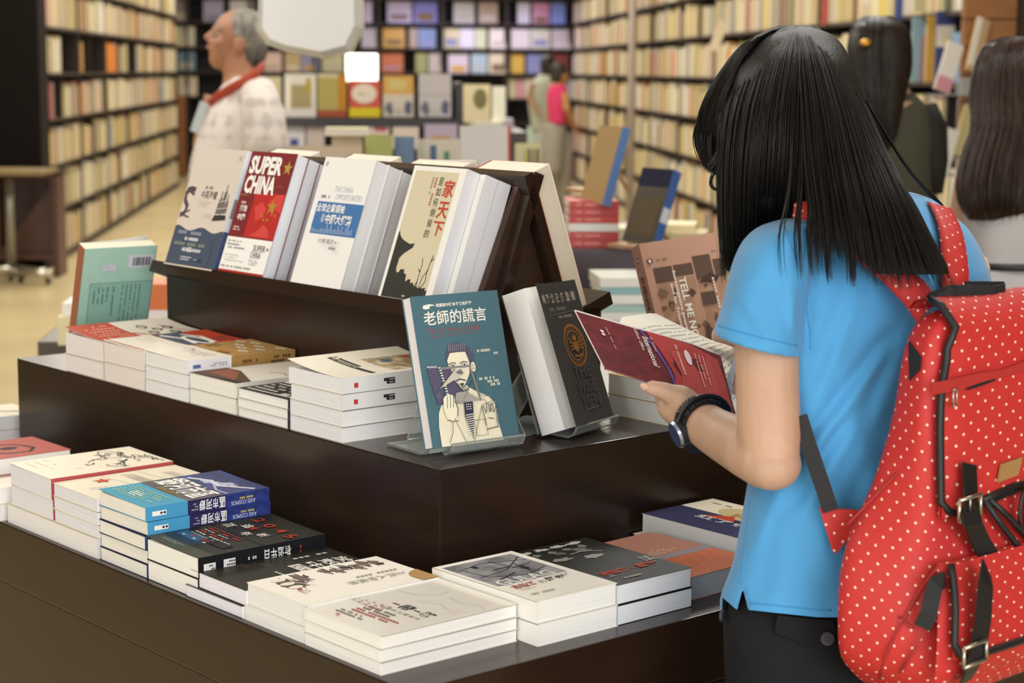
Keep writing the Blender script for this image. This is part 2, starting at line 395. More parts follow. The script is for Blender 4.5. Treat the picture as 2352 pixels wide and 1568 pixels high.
# --- upper tier, left aisle side, from the far corner towards the lens
def art_A(a):
    a.rect(0, 0, 1, 0.42, '#b5523f'); a.lines(0.08, 0.05, 0.95, 0.38, 7, '#d9a491', 0.35, True, 4, 9)
    a.line([(0.62, 0.42), (0.8, 0.5), (0.9, 0.62), (1.0, 0.66)], 0.05, '#b5523f'); a.line([(0.3, 0.8), (0.6, 0.86), (0.95, 0.98)], 0.02, '#b8705a')
    for i, (x, y) in enumerate(((0.35, 0.62), (0.55, 0.7), (0.72, 0.6), (0.5, 0.82), (0.8, 0.78))): a.ring(x, y, 0.07, 0.04, 0.018, INK); a.line([(x - 0.1, y - 0.03), (x + 0.02, y + 0.02), (x + 0.12, y - 0.01)], 0.014, INK)
pile('cream book with brick red band, farthest pile of the upper tier', lay_left, 0.994, 0.004, 0, 0.128, 0.190, [0.029, 0.034], GT2, dict(cover='#ddd6c8', spine='#d8cfc2'), art_A, page='#efe8e3', lift=0.010)
def art_B(a):
    a.lines(0.1, 0.25, 0.7, 0.42, 5, '#c9b39a', 0.3); a.line([(0, 0.03), (1, 0.03)], 0.03, '#cf8a67')
    a.rect(0.0, 0.45, 1, 0.74, '#4c5464'); a.rect(0, 0.74, 1, 1.0, '#c2492f')
    a.line([(0.1, 0.5), (0.45, 0.6), (0.85, 0.55)], 0.06, '#eeeae4'); a.ring(0.62, 0.66, 0.3, 0.07, 0.06, '#eeeae4'); a.line([(0.15, 0.68), (0.4, 0.78), (0.9, 0.72)], 0.05, '#eeeae4')
    a.lines(0.5, 0.8, 0.95, 0.97, 4, '#7a4a58', 0.5)
pile('cream book with slate and red title bands on the upper tier', lay_left, 0.865, 0.004, 0, 0.128, 0.190, [0.031, 0.032], GT2, dict(cover='#e6dfd2'), art_B, page='#ece3d9', lift=0.003)
def art_C(a):
    a.rect(0, 0.42, 1, 1, '#b08a55'); a.lines(0.25, 0.16, 0.85, 0.34, 8, '#b7ad98', 0.5, True, 8, 10); a.line([(0.1, 0.3), (0.25, 0.36), (0.35, 0.3)], 0.02, '#8d8574')
    for i, (x, y) in enumerate(((0.72, 0.62), (0.5, 0.7), (0.3, 0.76), (0.78, 0.76), (0.56, 0.84), (0.34, 0.9), (0.86, 0.92), (0.14, 0.84))):
        a.ell(x, y, 0.095, 0.034, '#d9cbae'); a.text('卡拉'[i % 2], x - 0.03, y - 0.018, x + 0.03, y + 0.018, '#5f6a80', 0.02)
    a.lines(0.08, 0.5, 0.3, 0.64, 3, '#7b5c36', 0.5); a.rect(0.55, 0.44, 0.75, 0.5, '#9c773f')
def sart_C(s): 
    s.rect(0, 0.40, 1, 1, '#a98450'); s.rect(0.35, 0.05, 0.62, 0.12, '#5b6ea5'); s.lines(0.3, 0.15, 0.6, 0.36, 2, '#8c8f9c', 0.5, True, 5, 8)
    s.lines(0.25, 0.48, 0.7, 0.64, 1, '#5a421f', 0.5, True, 2, 9); s.lines(0.2, 0.68, 0.85, 0.95, 2, '#43331c', 0.55, True, 9, 10)
pile('white book with a kraft brown jacket, third pile on the upper tier', lay_left, 0.734, 0.004, 0, 0.127, 0.192, [0.0205, 0.021, 0.0215], GT2, dict(cover='#e9e4d8', spine='#e9e9ee'), art_C, sart_C, page='#ecebe8', lift=0.002)
def art_D(a): a.poly([(0, 0.0), (1, 0.0), (1, 0.14), (0.3, 0.36), (0, 0.36)], '#5a4437'); a.poly([(0.1, 0.14), (0.8, 0.08), (0.4, 0.3), (0.1, 0.34)], '#8a5440'); a.poly([(0.1, 0.02), (1, 0.0), (1, 0.07)], '#2c2520'); a.line([(0.6, 0.5), (0.75, 0.56), (0.9, 0.52)], 0.03, '#a29a90')
pile('thin ivory book with a dark printed corner, fourth pile on the upper tier', lay_left, 0.603, 0.004, 0, 0.129, 0.186, [0.0235, 0.0235], GT2, dict(cover='#d7d2ca'), art_D, page='#efece0')
def art_E(a):
    a.rect(0, 0, 1, 0.42, '#2b2a29'); a.lines(0.06, 0.03, 0.95, 0.4, 5, '#cfcac2', 0.42, False, 21, 12); a.line([(0.62, 0.5), (0.72, 0.58), (0.9, 0.55)], 0.02, '#9b958c')
    a.text('鳥克', 0.62, 0.05, 0.97, 0.15, '#dcd8d0', 0.02)
pile('white book with a charcoal print band on the upper tier', lay_left, 0.471, 0.004, 0, 0.128, 0.186, [0.0135, 0.0135, 0.0140], GT2, dict(cover='#dedad2', spine='#4a4a50'), art_E, page='#f2f0ea')
def art_F(a):
    a.rect(0.3, 0.5, 0.9, 0.98, mat('#8d7c63', 0.45, 'mottle', c2='#d6c4a0', mscale=60.0)); a.blob(0.75, 0.82, 0.14, 0.1, '#c07b35', 3); a.blob(0.45, 0.66, 0.1, 0.07, '#5f6f73', 5); a.blob(0.6, 0.9, 0.1, 0.05, '#3f3a30', 6); a.blob(0.4, 0.88, 0.08, 0.05, '#b95b3a', 7)
    a.rect(0.12, 0.29, 0.92, 0.335, '#3a3b36'); a.lines(0.12, 0.345, 0.6, 0.385, 1, '#3a3b36', 0.8, False, 2, 20); a.lines(0.14, 0.295, 0.9, 0.33, 1, '#b9b6a2', 0.5, False, 4, 24)
def sart_F(s):
    s.rect(0.38, 0.10, 0.68, 0.135, '#c23b3f'); s.rect(0.3, 0.36, 0.5, 0.46, '#2f3036'); s.rect(0.5, 0.385, 0.68, 0.46, '#2f3036'); s.lines(0.32, 0.37, 0.66, 0.455, 2, '#c9c9c9', 0.4, True, 3, 7)
z = 0.0
for i, t in enumerate((0.0215, 0.022, 0.022, 0.0225)):
    m = turned(lay_left(0.336, 0.004, z), 0.124, 0.19, (0, 0.3, -0.2, 0.0)[i]); m.translation.z = Z2 + z
    if i == 3: m = lay_left(0.343, 0.005, z)
    book('white %s with %s, %s of the corner pile' % ('shrink-wrapped paperback' if i < 2 else 'paperback', 'fore-edge showing' if i < 2 else 'a red square on its spine', ('bottom', 'second lowest', 'second highest', 'top')[i]), m, 0.124 if i < 3 else 0.130, 0.190, t - 0.0005, cover='#ece6d6' if i > 1 else '#e6e3da', spine='#e4e4e4',
         art=art_F if i == 3 else None, sart=sart_F if i > 1 else None, spine_side=1 if i > 1 else -1, page='#ebeaea', lift=0.011 if i == 3 else 0.0, group=GT2, foil=i < 2, rough=0.2)
    z += t
# --- upper tier, far right: two thick paperbacks beside the standing black book
for i in range(2):
    m = frame(tp(0.150, 0.432, i * 0.030), -TA, TB)
    book('thick white paperback lying behind the standing black book, %s of two' % ('lower', 'upper')[i], m, 0.142, 0.20, 0.0294, cover='#d8c693', spine='#e8e6df', page='#e4e4e0', group=GT2, art=(lambda a: (a.rect(0, 0, 0.5, 0.3, '#b99f5d'), a.rect(0.5, 0.1, 0.9, 0.6, '#e6dcc0'))) if i else None)

# --- lower tier, left aisle side
VL = -0.266; ZB = -0.15
def art_star(a):
    for i in range(14): a.line([(0.12 + i * 0.05, 0.5), (0.15 + i * 0.05, 0.6)], 0.012, '#6b655c')
    a.line([(0.05, 0.36), (0.95, 0.46)], 0.006, '#a9a294'); a.line([(0.05, 0.66), (0.95, 0.72)], 0.006, '#a9a294'); a.star(0.26, 0.30, 0.11, '#c65a3b')
    for i in range(9): a.line([(0.3 + i * 0.06, 0.78), (0.33 + i * 0.06, 0.86)], 0.012, '#6b655c')
    for x in (0.55, 0.8): a.line([(x, 0.1), (x + 0.03, 0.24)], 0.012, '#5b564e')
def art_cal(a):
    a.lines(0.1, 0.05, 0.6, 0.28, 3, '#d3b9a8', 0.2); a.line([(0.7, 0.3), (0.72, 0.36)], 0.012, '#c2584b')
    R = random.Random(5)
    for cx, cy in ((0.2, 0.62), (0.42, 0.56), (0.6, 0.68), (0.32, 0.8), (0.62, 0.86), (0.8, 0.6), (0.78, 0.78)):
        x, y = cx, cy
        for k_ in range(4):
            pts = [(x, y)]
            for q in range(4): x += R.uniform(-0.07, 0.08); y += R.uniform(-0.045, 0.045); x = min(0.93, max(0.06, x)); y = min(0.95, max(0.42, y)); pts.append((x, y))
            a.line(pts, R.uniform(0.008, 0.02), '#35332f')
    a.ring(0.3, 0.72, 0.2, 0.07, 0.012, '#35332f')
z = ZB
m = frame(tp(0.652, VL - 0.002, z), TB, TA); m = frame(tp(0.390, VL - 0.002, z), TB, TA)
book('cream book laid lengthwise along the edge, under the two cream piles', m, 0.19, 0.262, 0.0275, cover='#f0e7cf', spine='#e9e7e8', page='#e8e9ec', spine_side=-1, group=GT1)
pile('cream calligraphy book with red spine lines, far pile on the lower tier', lay_left, 0.645, VL, z + 0.028, 0.129, 0.190, [0.029, 0.030], GT1, dict(cover='#ece4d0', spine='#b54a50'), art_cal, page='#e2e3e8', lift=0.001)
pile('cream book with a red star on the lower tier', lay_left, 0.514, VL, z + 0.028, 0.127, 0.190, [0.0175, 0.018, 0.0185], GT1, dict(cover='#e9e2cd', spine='#ececf2'), art_star, page='#e3e4ea')
def art_G(a):
    a.rect(0, 0, 1, 0.33, '#4f9fc0'); a.rect(0, 0.33, 1, 0.62, mat('#474650', 0.4, 'mottle', c2='#57535a')); a.rect(0, 0.62, 1, 1, mat('#2e3f86', 0.4, 'mottle', c2='#1d2857', mscale=70.0))
    for s_ in range(3): a.blob(0.35 + 0.15 * s_, 0.74 + 0.04 * s_, 0.2, 0.05, '#b9bdd6', 30 + s_, 40, 0.8)
    a.line([(0.1, 0.68), (0.35, 0.78), (0.6, 0.74), (0.95, 0.9)], 0.05, '#d6d8e4'); a.line([(0.5, 0.74), (0.75, 0.66), (0.98, 0.66)], 0.03, '#aab0d0')
    a.text('銀河', 0.06, 0.40, 0.50, 0.66, '#f1efec', 0.02, 0, 0.0); a.text('市區', 0.52, 0.38, 0.94, 0.64, '#f1efec', 0.02)
    a.lines(0.3, 0.345, 0.9, 0.395, 2, '#b59a3e', 0.55, False, 3, 16); a.lines(0.1, 0.06, 0.9, 0.28, 7, '#c7dc9f', 0.32, False, 6, 18); a.lines(0.3, 0.1, 0.6, 0.2, 3, '#e3f1f6', 0.5, False, 8, 9)
def sart_G(s):
    s.rect(0, 0, 1, 0.33, '#4b9ccb'); s.rect(0, 0.33, 1, 0.64, '#2f2c55'); s.rect(0, 0.64, 1, 1, mat('#30408c', 0.4, 'mottle', c2='#22306e', mscale=80.0))
    s.rect(0.35, 0.05, 0.68, 0.16, '#f4f2ee'); s.lines(0.4, 0.055, 0.63, 0.155, 1, '#3b3340', 0.7, True, 1, 4)
    s.text('銀', 0.1, 0.42, 0.85, 0.47, '#ecebf2', 0.02, -90); s.text('河', 0.1, 0.475, 0.85, 0.525, '#ecebf2', 0.02, -90); s.text('市', 0.1, 0.53, 0.85, 0.575, '#ecebf2', 0.02, -90); s.text('區', 0.1, 0.58, 0.85, 0.63, '#ecebf2', 0.02, -90)
    s.lines(0.2, 0.34, 0.8, 0.41, 3, '#b8b6c6', 0.4, True, 4, 5); s.lines(0.3, 0.7, 0.5, 0.86, 1, '#cdbf62', 0.7, True, 5, 14); s.text('AXIS COSMOS', 0.55, 0.68, 0.85, 0.88, '#d9dcef', 0.0, -90)
z = ZB
for i, t in enumerate((0.0185, 0.0185, 0.0185, 0.0185, 0.0190)):
    m = turned(lay_left(0.385, VL + (0.0, 0.001, -0.001, 0.0015, 0.0)[i], z), 0.122, 0.186, (0, 0.5, -0.4, 0.6, 0)[i]); m.translation.z = Z2 + z
    top2 = i > 2
    book('blue and navy galaxy novel, %s of its pile of five' % ('bottom', 'second lowest', 'middle', 'second highest', 'top')[i], m, 0.122, 0.186, t - 0.0005, cover='#4f9fc0' if i == 4 else '#2c2f50', spine='#31457f', art=art_G if i == 4 else None, sart=sart_G if top2 else None, page='#ebe8e0', lift=0.003 if i == 4 else 0, group=GT1)
    z += t
def art_H(a):
    a.rect(0, 0, 1, 0.12, '#4c4f45'); a.rect(0, 0.12, 0.55, 0.3, '#2a3c4c'); a.poly([(0.05, 0.2), (0.45, 0.2), (0.4, 0.3), (0.05, 0.3)], '#2f5f86'); a.lines(0.12, 0.06, 0.62, 0.1, 2, '#b9bdb6', 0.3, False, 5, 20)
    for i in range(8): a.lines(0.12, 0.22 + 0.035 * i, 0.9, 0.242 + 0.035 * i, 1, ('#c9c7c2', '#b3342c', '#8a8f93', '#c9c7c2', '#c23a33', '#9aa0a5', '#b9372f', '#7d4a44')[i], 0.8, False, i + 3, 12)
    a.rect(0.55, 0.24, 0.86, 0.33, '#22262a'); a.rect(0, 0.5, 1, 0.508, '#2c2d29')
    for ch, x0, y0 in (('百', 0.08, 0.55), ('年', 0.45, 0.53), ('追', 0.22, 0.64), ('析', 0.6, 0.6), ('2', 0.10, 0.78), ('0', 0.34, 0.76), ('4', 0.58, 0.75), ('5', 0.82, 0.72)):
        red = ch in '2045'; a.text(ch, x0, y0, x0 + 0.13, y0 + (0.08 if not red else 0.09), '#a8382c' if red else '#cfcdc6', 0.02)
    a.star(0.4, 0.68, 0.09, '#8a2f24')
def sart_H(s):
    s.rect(0, 0, 1, 1, '#1b1d20'); s.rect(0.35, 0.04, 0.75, 0.13, '#e6e6e6'); s.lines(0.4, 0.045, 0.7, 0.125, 2, '#333', 0.5, True, 4, 5) if False else s.lines(0.4, 0.045, 0.7, 0.125, 2, '#333333', 0.5, True, 4, 5)
    s.rect(0.3, 0.19, 0.7, 0.28, '#e6e6e6'); s.lines(0.34, 0.195, 0.66, 0.275, 2, '#333333', 0.5, True, 6, 5); s.lines(0.35, 0.32, 0.6, 0.46, 1, '#cfcfcf', 0.6, True, 4, 8)
    for i, ch in enumerate('百年追析'): s.text(ch, 0.2, 0.50 + i * 0.055, 0.8, 0.55 + i * 0.055, '#e2e2e2', 0.02, -90)
    s.lines(0.25, 0.74, 0.75, 0.82, 2, '#9c2f2a', 0.6, True, 4, 4)
pile('black book with red and white print and the year 2045', lay_left, 0.262, VL, ZB, 0.123, 0.190, [0.0265, 0.0268], GT1, dict(cover='#272822', spine='#1b1d20'), art_H, sart_H, page='#f0efea', lift=0.004)
def art_I(a):
    for s_ in range(5): a.blob(0.2 + 0.16 * s_, 0.3 + 0.13 * s_, 0.14, 0.06, '#3f3830', 40 + s_, 20, 0.7)
    for i, ch in enumerate('放殼中國'): a.text(ch, 0.52, 0.86 - i * 0.115, 0.80, 0.955 - i * 0.115, '#e3e2dc', 0.015)
    a.lines(0.30, 0.45, 0.37, 0.96, 1, '#b9b9b2', 0.7, True, 4, 11); a.lines(0.62, 0.36, 0.9, 0.40, 1, '#c9c9c4', 0.5, False, 5, 5); a.lines(0.82, 0.08, 0.86, 0.24, 1, '#c9c9c4', 0.7, True, 5, 6); a.line([(0.1, 0.1), (0.14, 0.14)], 0.02, '#e3e2dc')
book('charcoal book with a white four character title, lower of its pile of two', turned(lay_left(0.166, VL - 0.002, ZB), 0.128, 0.19, 0.4), 0.128, 0.19, 0.0150, cover='#4b4c4a', page='#e8e7f0', spine='#eceaf2', group=GT1)
book('charcoal book with a white four character title, upper of its pile of two', lay_left(0.158, VL + 0.001, ZB + 0.0155), 0.126, 0.19, 0.0195, cover='#272822', page='#e9e8f2', spine='#e9e8f4', art=art_I, group=GT1)
def art_J(a):
    g = '#6f655c'
    for s_ in range(6): a.blob(0.16 + 0.05 * (s_ % 2), 0.52 + 0.075 * s_, 0.16, 0.055, g, 60 + s_, 34, 0.7)
    a.blob(0.3, 0.2, 0.3, 0.1, '#5c534b', 70, 40, 0.55); a.blob(0.2, 0.32, 0.2, 0.07, g, 71, 30, 0.7)
    for x in (0.15, 0.3, 0.44): a.ell(x, 0.17, 0.05, 0.05, '#e5dfd3')
    a.line([(0.1, 0.24), (0.3, 0.22), (0.5, 0.3)], 0.012, '#efeae0'); a.poly([(0.62, 1.0)] + [(0.95 - 0.30 * math.cos(q / 8 * 1.4), 1.0 - 0.13 * math.sin(q / 8 * 1.75)) for q in range(9)] + [(1.0, 0.88), (1.0, 1.0)], '#b08d5e')
    for i, ch in enumerate('上流人物風景'): a.text(ch, 0.60, 0.84 - i * 0.075, 0.72, 0.90 - i * 0.075, '#8a857d')
    a.lines(0.5, 0.45, 0.55, 0.9, 1, '#a39d94', 0.7, True, 5, 14); a.rect(0.52, 0.14, 0.57, 0.165, '#b5423c'); a.lines(0.57, 0.12, 0.7, 0.2, 2, '#a59f96', 0.4)
book('white book with a grey ink landscape, lower of its pile of two', lay_left(0.037, VL, ZB), 0.127, 0.19, 0.0185, cover='#e9e6df', page='#ebebe8', group=GT1, spine='#efefec')
book('white book with a grey ink landscape and a tan disc, upper of two', lay_left(0.033, VL + 0.002, ZB + 0.019), 0.126, 0.19, 0.026, cover='#efebe2', page='#e9e9e9', art=art_J, group=GT1, spine='#efefec')
def art_K(a):
    a.text('一', 0.34, 0.445, 0.43, 0.46, INK, 0.02); a.text('帶', 0.45, 0.405, 0.59, 0.50, INK, 0.025); a.text('一', 0.61, 0.445, 0.69, 0.46, INK, 0.02); a.text('路', 0.71, 0.405, 0.86, 0.50, INK, 0.025)
    for i, ch in enumerate('中國的大國崛起'): a.text(ch, 0.34 + i * 0.075, 0.345 + 0.0, 0.39 + i * 0.075, 0.375, '#6a675f')
    a.lines(0.3, 0.24, 0.78, 0.32, 2, '#6f6b64', 0.5, False, 5, 14); a.lines(0.28, 0.17, 0.9, 0.24, 2, '#a9564c', 0.55, False, 6, 16); a.lines(0.22, 0.09, 0.72, 0.16, 2, '#6f6b64', 0.5, False, 7, 16)
    for i in range(5): a.lines(0.05 + 0.09 * i, 0.30 - 0.03 * i + 0.02 * i, 0.12 + 0.09 * i, 0.36 + 0.01 * i, 3, ('#8f8b84', '#a96058', '#a96058', '#a96058', '#a96058')[i], 0.4, False, 4, 5); a.line([(0.04 + 0.09 * i, 0.28), (0.04 + 0.09 * i, 0.40)], 0.004, '#b9b4ab')
    a.ell(0.33, 0.06, 0.02, 0.012, '#b5524a')
    for p in ([(0.1, 0.62), (0.3, 0.66), (0.42, 0.74), (0.38, 0.86)], [(0.45, 0.58), (0.62, 0.64), (0.8, 0.6), (0.95, 0.66)], [(0.5, 0.78), (0.7, 0.74), (0.85, 0.8), (0.97, 0.76)], [(0.2, 0.8), (0.3, 0.9), (0.25, 0.96)], [(0.84, 0.5), (0.92, 0.6)]): a.line(p, 0.005, '#bdb6aa')
for i, t in enumerate((0.0145, 0.0145, 0.0150)):
    m = turned(lay_left(-0.092, VL - 0.001, ZB + 0.0145 * i), 0.143, 0.194, (0, -0.5, 0.4)[i])
    book('white shrink-wrapped book at the near corner of the lower tier, %s of three' % ('bottom', 'middle', 'top')[i], m, 0.143, 0.194, t - 0.0005, cover='#e9e5de', spine='#eeeeea', page='#f1f0ec', art=art_K if i == 2 else None, spine_side=-1, group=GT1, foil=True, rough=0.22)

# --- far end of the lower tier: red cover pile and its white neighbours
def art_red(a):
    a.line([(0.15, 0.75), (0.22, 0.4), (0.4, 0.22), (0.62, 0.2), (0.74, 0.38), (0.7, 0.55)], 0.05, '#231a17'); a.ell(0.5, 0.5, 0.1, 0.08, '#231a17'); a.line([(0.72, 0.5), (0.62, 0.68), (0.3, 0.9)], 0.04, '#3a1e17')
for i, (t, c_) in enumerate(((0.03, '#eeeae2'), (0.018, '#d5b8b0'), (0.025, '#a62f11'))):
    m = frame(tp(0.732 + 0.004 * i, -0.275 - 0.004 * i + (0.02 if i == 2 else 0.012), ZB + (0, 0.03, 0.0485)[i]), TB, TA)
    book(('white book under the red one at the far end of the lower tier', 'pale pink book directly under the red cover', 'vermilion red book with a black brush curl, far end of the lower tier')[i], m, 0.142, 0.128, t, cover=c_, page='#f0eeee', spine='#efeeee', art=art_red if i == 2 else None, spine_side=-1, group=GT1)
for i in range(2):
    m = frame(tp(0.66, -0.272, ZB + 0.02 * i), TB, TA) if False else frame(tp(0.664 + 0.003 * i, -0.274, ZB + 0.024 * i), TB, TA)
    book('pale paperback half cut by the left edge of the photo, %s of two' % ('lower', 'upper')[i], m, 0.16, 0.064, 0.0235, cover='#efe8da', page='#eceaea', group=GT1)
for i in range(2):
    m = frame(tp(1.19, -0.10 - 0.01 * i, ZB + 0.022 * i), TB, TA)
    book('cream book lying beyond the far corner of the upper tier, %s of two' % ('lower', 'upper')[i], m, 0.17, 0.12, 0.0215, cover='#e2d9c2', page='#eceaea', group=GT1, art=(lambda a: (a.line([(0.2, 0.5), (0.6, 0.6), (0.9, 0.3)], 0.05, '#6d675a'), a.rect(0, 0, 1, 0.1, '#9db7bd'))) if i else None)

# --- lower tier, right aisle side
UR = -0.266
def art_gulag(a):
    a.rect(0.06, 0.40, 0.92, 0.95, mat('#74747a', 0.4, 'mottle', c2='#a4a4a8', mscale=28.0)); k = '#2f2f34'
    for p in ([(0.1, 0.82), (0.45, 0.88), (0.9, 0.78)], [(0.12, 0.62), (0.5, 0.66), (0.9, 0.86)], [(0.15, 0.8), (0.2, 0.6), (0.55, 0.5), (0.88, 0.58)], [(0.55, 0.88), (0.62, 0.66), (0.75, 0.52)], [(0.6, 0.68), (0.85, 0.7)], [(0.65, 0.5), (0.7, 0.75)], [(0.2, 0.5), (0.5, 0.58)]): a.line(p, 0.014, k)
    a.rect(0.66, 0.60, 0.72, 0.68, k); a.rect(0.28, 0.8, 0.34, 0.85, k); a.rect(0.40, 0.70, 0.60, 0.72, '#54545a')
    a.text('GULAG', 0.10, 0.385, 0.78, 0.50, '#d9dadd', 0.03)
    a.text('古拉格', 0.13, 0.285, 0.42, 0.36, '#9c2f35', 0.025); a.text('的', 0.45, 0.285, 0.52, 0.34, '#6b6560'); a.text('歷史', 0.55, 0.285, 0.78, 0.36, '#3a3634', 0.025)
    a.lines(0.14, 0.235, 0.34, 0.275, 2, '#9a948c', 0.4); a.lines(0.12, 0.12, 0.55, 0.15, 1, '#a7a199', 0.8, False, 3, 20); a.lines(0.76, 0.32, 0.92, 0.375, 2, '#8f8a84', 0.4, False, 5, 7); a.line([(0.0, 0.02), (0.98, 0.02)], 0.004, '#cfcac2')
def art_black(a):
    for i in range(4): a.blob(0.08 + i * 0.22, 0.93, 0.12, 0.04, '#b9b7b0', 80 + i, 20, 0.6); a.blob(0.12 + i * 0.2, 0.84, 0.07, 0.04, '#77776f', 90 + i, 20, 0.5)
    a.blob(0.22, 0.66, 0.16, 0.05, '#8a8a84', 101, 20, 0.6); a.blob(0.55, 0.6, 0.15, 0.06, '#9a9a94', 102, 20, 0.6); a.blob(0.62, 0.76, 0.12, 0.07, '#6a6a62', 103, 24, 0.5); a.blob(0.35, 0.78, 0.1, 0.05, '#585850', 104, 20, 0.5); a.line([(0.4, 0.72), (0.6, 0.74), (0.75, 0.66)], 0.012, '#c2c2bc')
    a.text('古拉格', 0.12, 0.20, 0.50, 0.28, '#c8442c', 0.03); a.text('的', 0.52, 0.20, 0.58, 0.25, '#9b4a38'); a.text('歷史', 0.60, 0.20, 0.88, 0.28, '#c8442c', 0.03)
    a.lines(0.14, 0.15, 0.3, 0.19, 2, '#b9b5ac', 0.4, False, 3, 8); a.lines(0.2, 0.07, 0.6, 0.10, 1, '#b9b5ac', 0.8, False, 4, 20); a.text('大浪', 0.82, 0.34, 0.95, 0.39, '#d5d2ca', 0.01); a.text('工業化', 0.80, 0.285, 0.97, 0.33, '#d5d2ca', 0.01); a.lines(0.8, 0.24, 0.95, 0.27, 1, '#8f8c86', 0.7)
for i in range(2):
    book('thick white paperback with a grey camp photograph, %s copy' % ('lower', 'upper')[i], lay_right(UR + 0.002 * i, -0.070, ZB + 0.0262 * i), 0.126, 0.190, 0.0257, cover='#efece4', spine='#f2f0e8', page='#f3f2ee', art=art_gulag if i else None, spine_side=-1, group=GT1)
for i in range(2):
    book('thick black paperback with an orange title on the right aisle, %s copy' % ('lower', 'upper')[i], lay_right(UR + 0.001 + 0.002 * i, 0.0570, ZB + 0.0245 * i), 0.126, 0.190, 0.0240, cover='#1d1e1a', page='#eceef4', spine='#ecedf2', art=art_black if i else None, spine_side=-1, group=GT1)
def art_or(a):
    a.rect(0, 0, 1, 0.42, '#bd6a49'); a.rect(0, 0.42, 1, 0.5, '#8f8791'); a.rect(0, 0.5, 1, 1, '#a97868')
    for i in range(4): a.line([(0.1 + i * 0.2, 0.02), (0.5 + i * 0.14, 0.4)], 0.006, '#d99a7c')
    a.lines(0.3, 0.52, 0.8, 0.62, 3, '#d9b9aa', 0.4, False, 4, 12)
book('shrink-wrapped orange paperback leaning flat beside the black pile', turned(lay_right(-0.245, 0.195, ZB), 0.13, 0.19, 2.0), 0.13, 0.19, 0.030, cover='#b96a4a', spine='#b5655a', page='#c9c7cc', art=art_or, spine_side=-1, group=GT1, foil=True, rough=0.15)
def art_navy(a):
    a.rect(0, 0.0, 1, 0.55, '#3a3a5c'); a.poly([(0, 0.55), (0.3, 0.55), (0, 0.7)], '#e9e2cd'); a.ell(0.62, 0.72, 0.34, 0.22, '#cbbb8c'); a.poly([(0.3, 0.4), (0.62, 0.4), (0.5, 0.6)], '#c24a36')
    a.text('紅了江山', 0.45, 0.60, 0.9, 0.7, '#a9603f', 0.02); a.text('紅了史', 0.3, 0.3, 0.8, 0.42, '#e8e6ea', 0.02); a.lines(0.1, 0.84, 0.4, 0.88, 1, '#8d876f', 0.7)
for i, t in enumerate((0.016, 0.028)):
    m = frame(tp(-0.012 + 0.008 * (1 - i), 0.345 - 0.008 * (1 - i), ZB + 0.0 + 0.0165 * i), -TA, TB)
    book(('lower', 'upper')[i] + ' book of the navy and cream pile against the step, right side', m, 0.19, 0.142, t, cover='#ebe4cf', page='#e6e6e6', art=art_navy if i else (lambda a: a.rect(0.05, 0.0, 1, 0.2, '#55566c')), group=GT1)
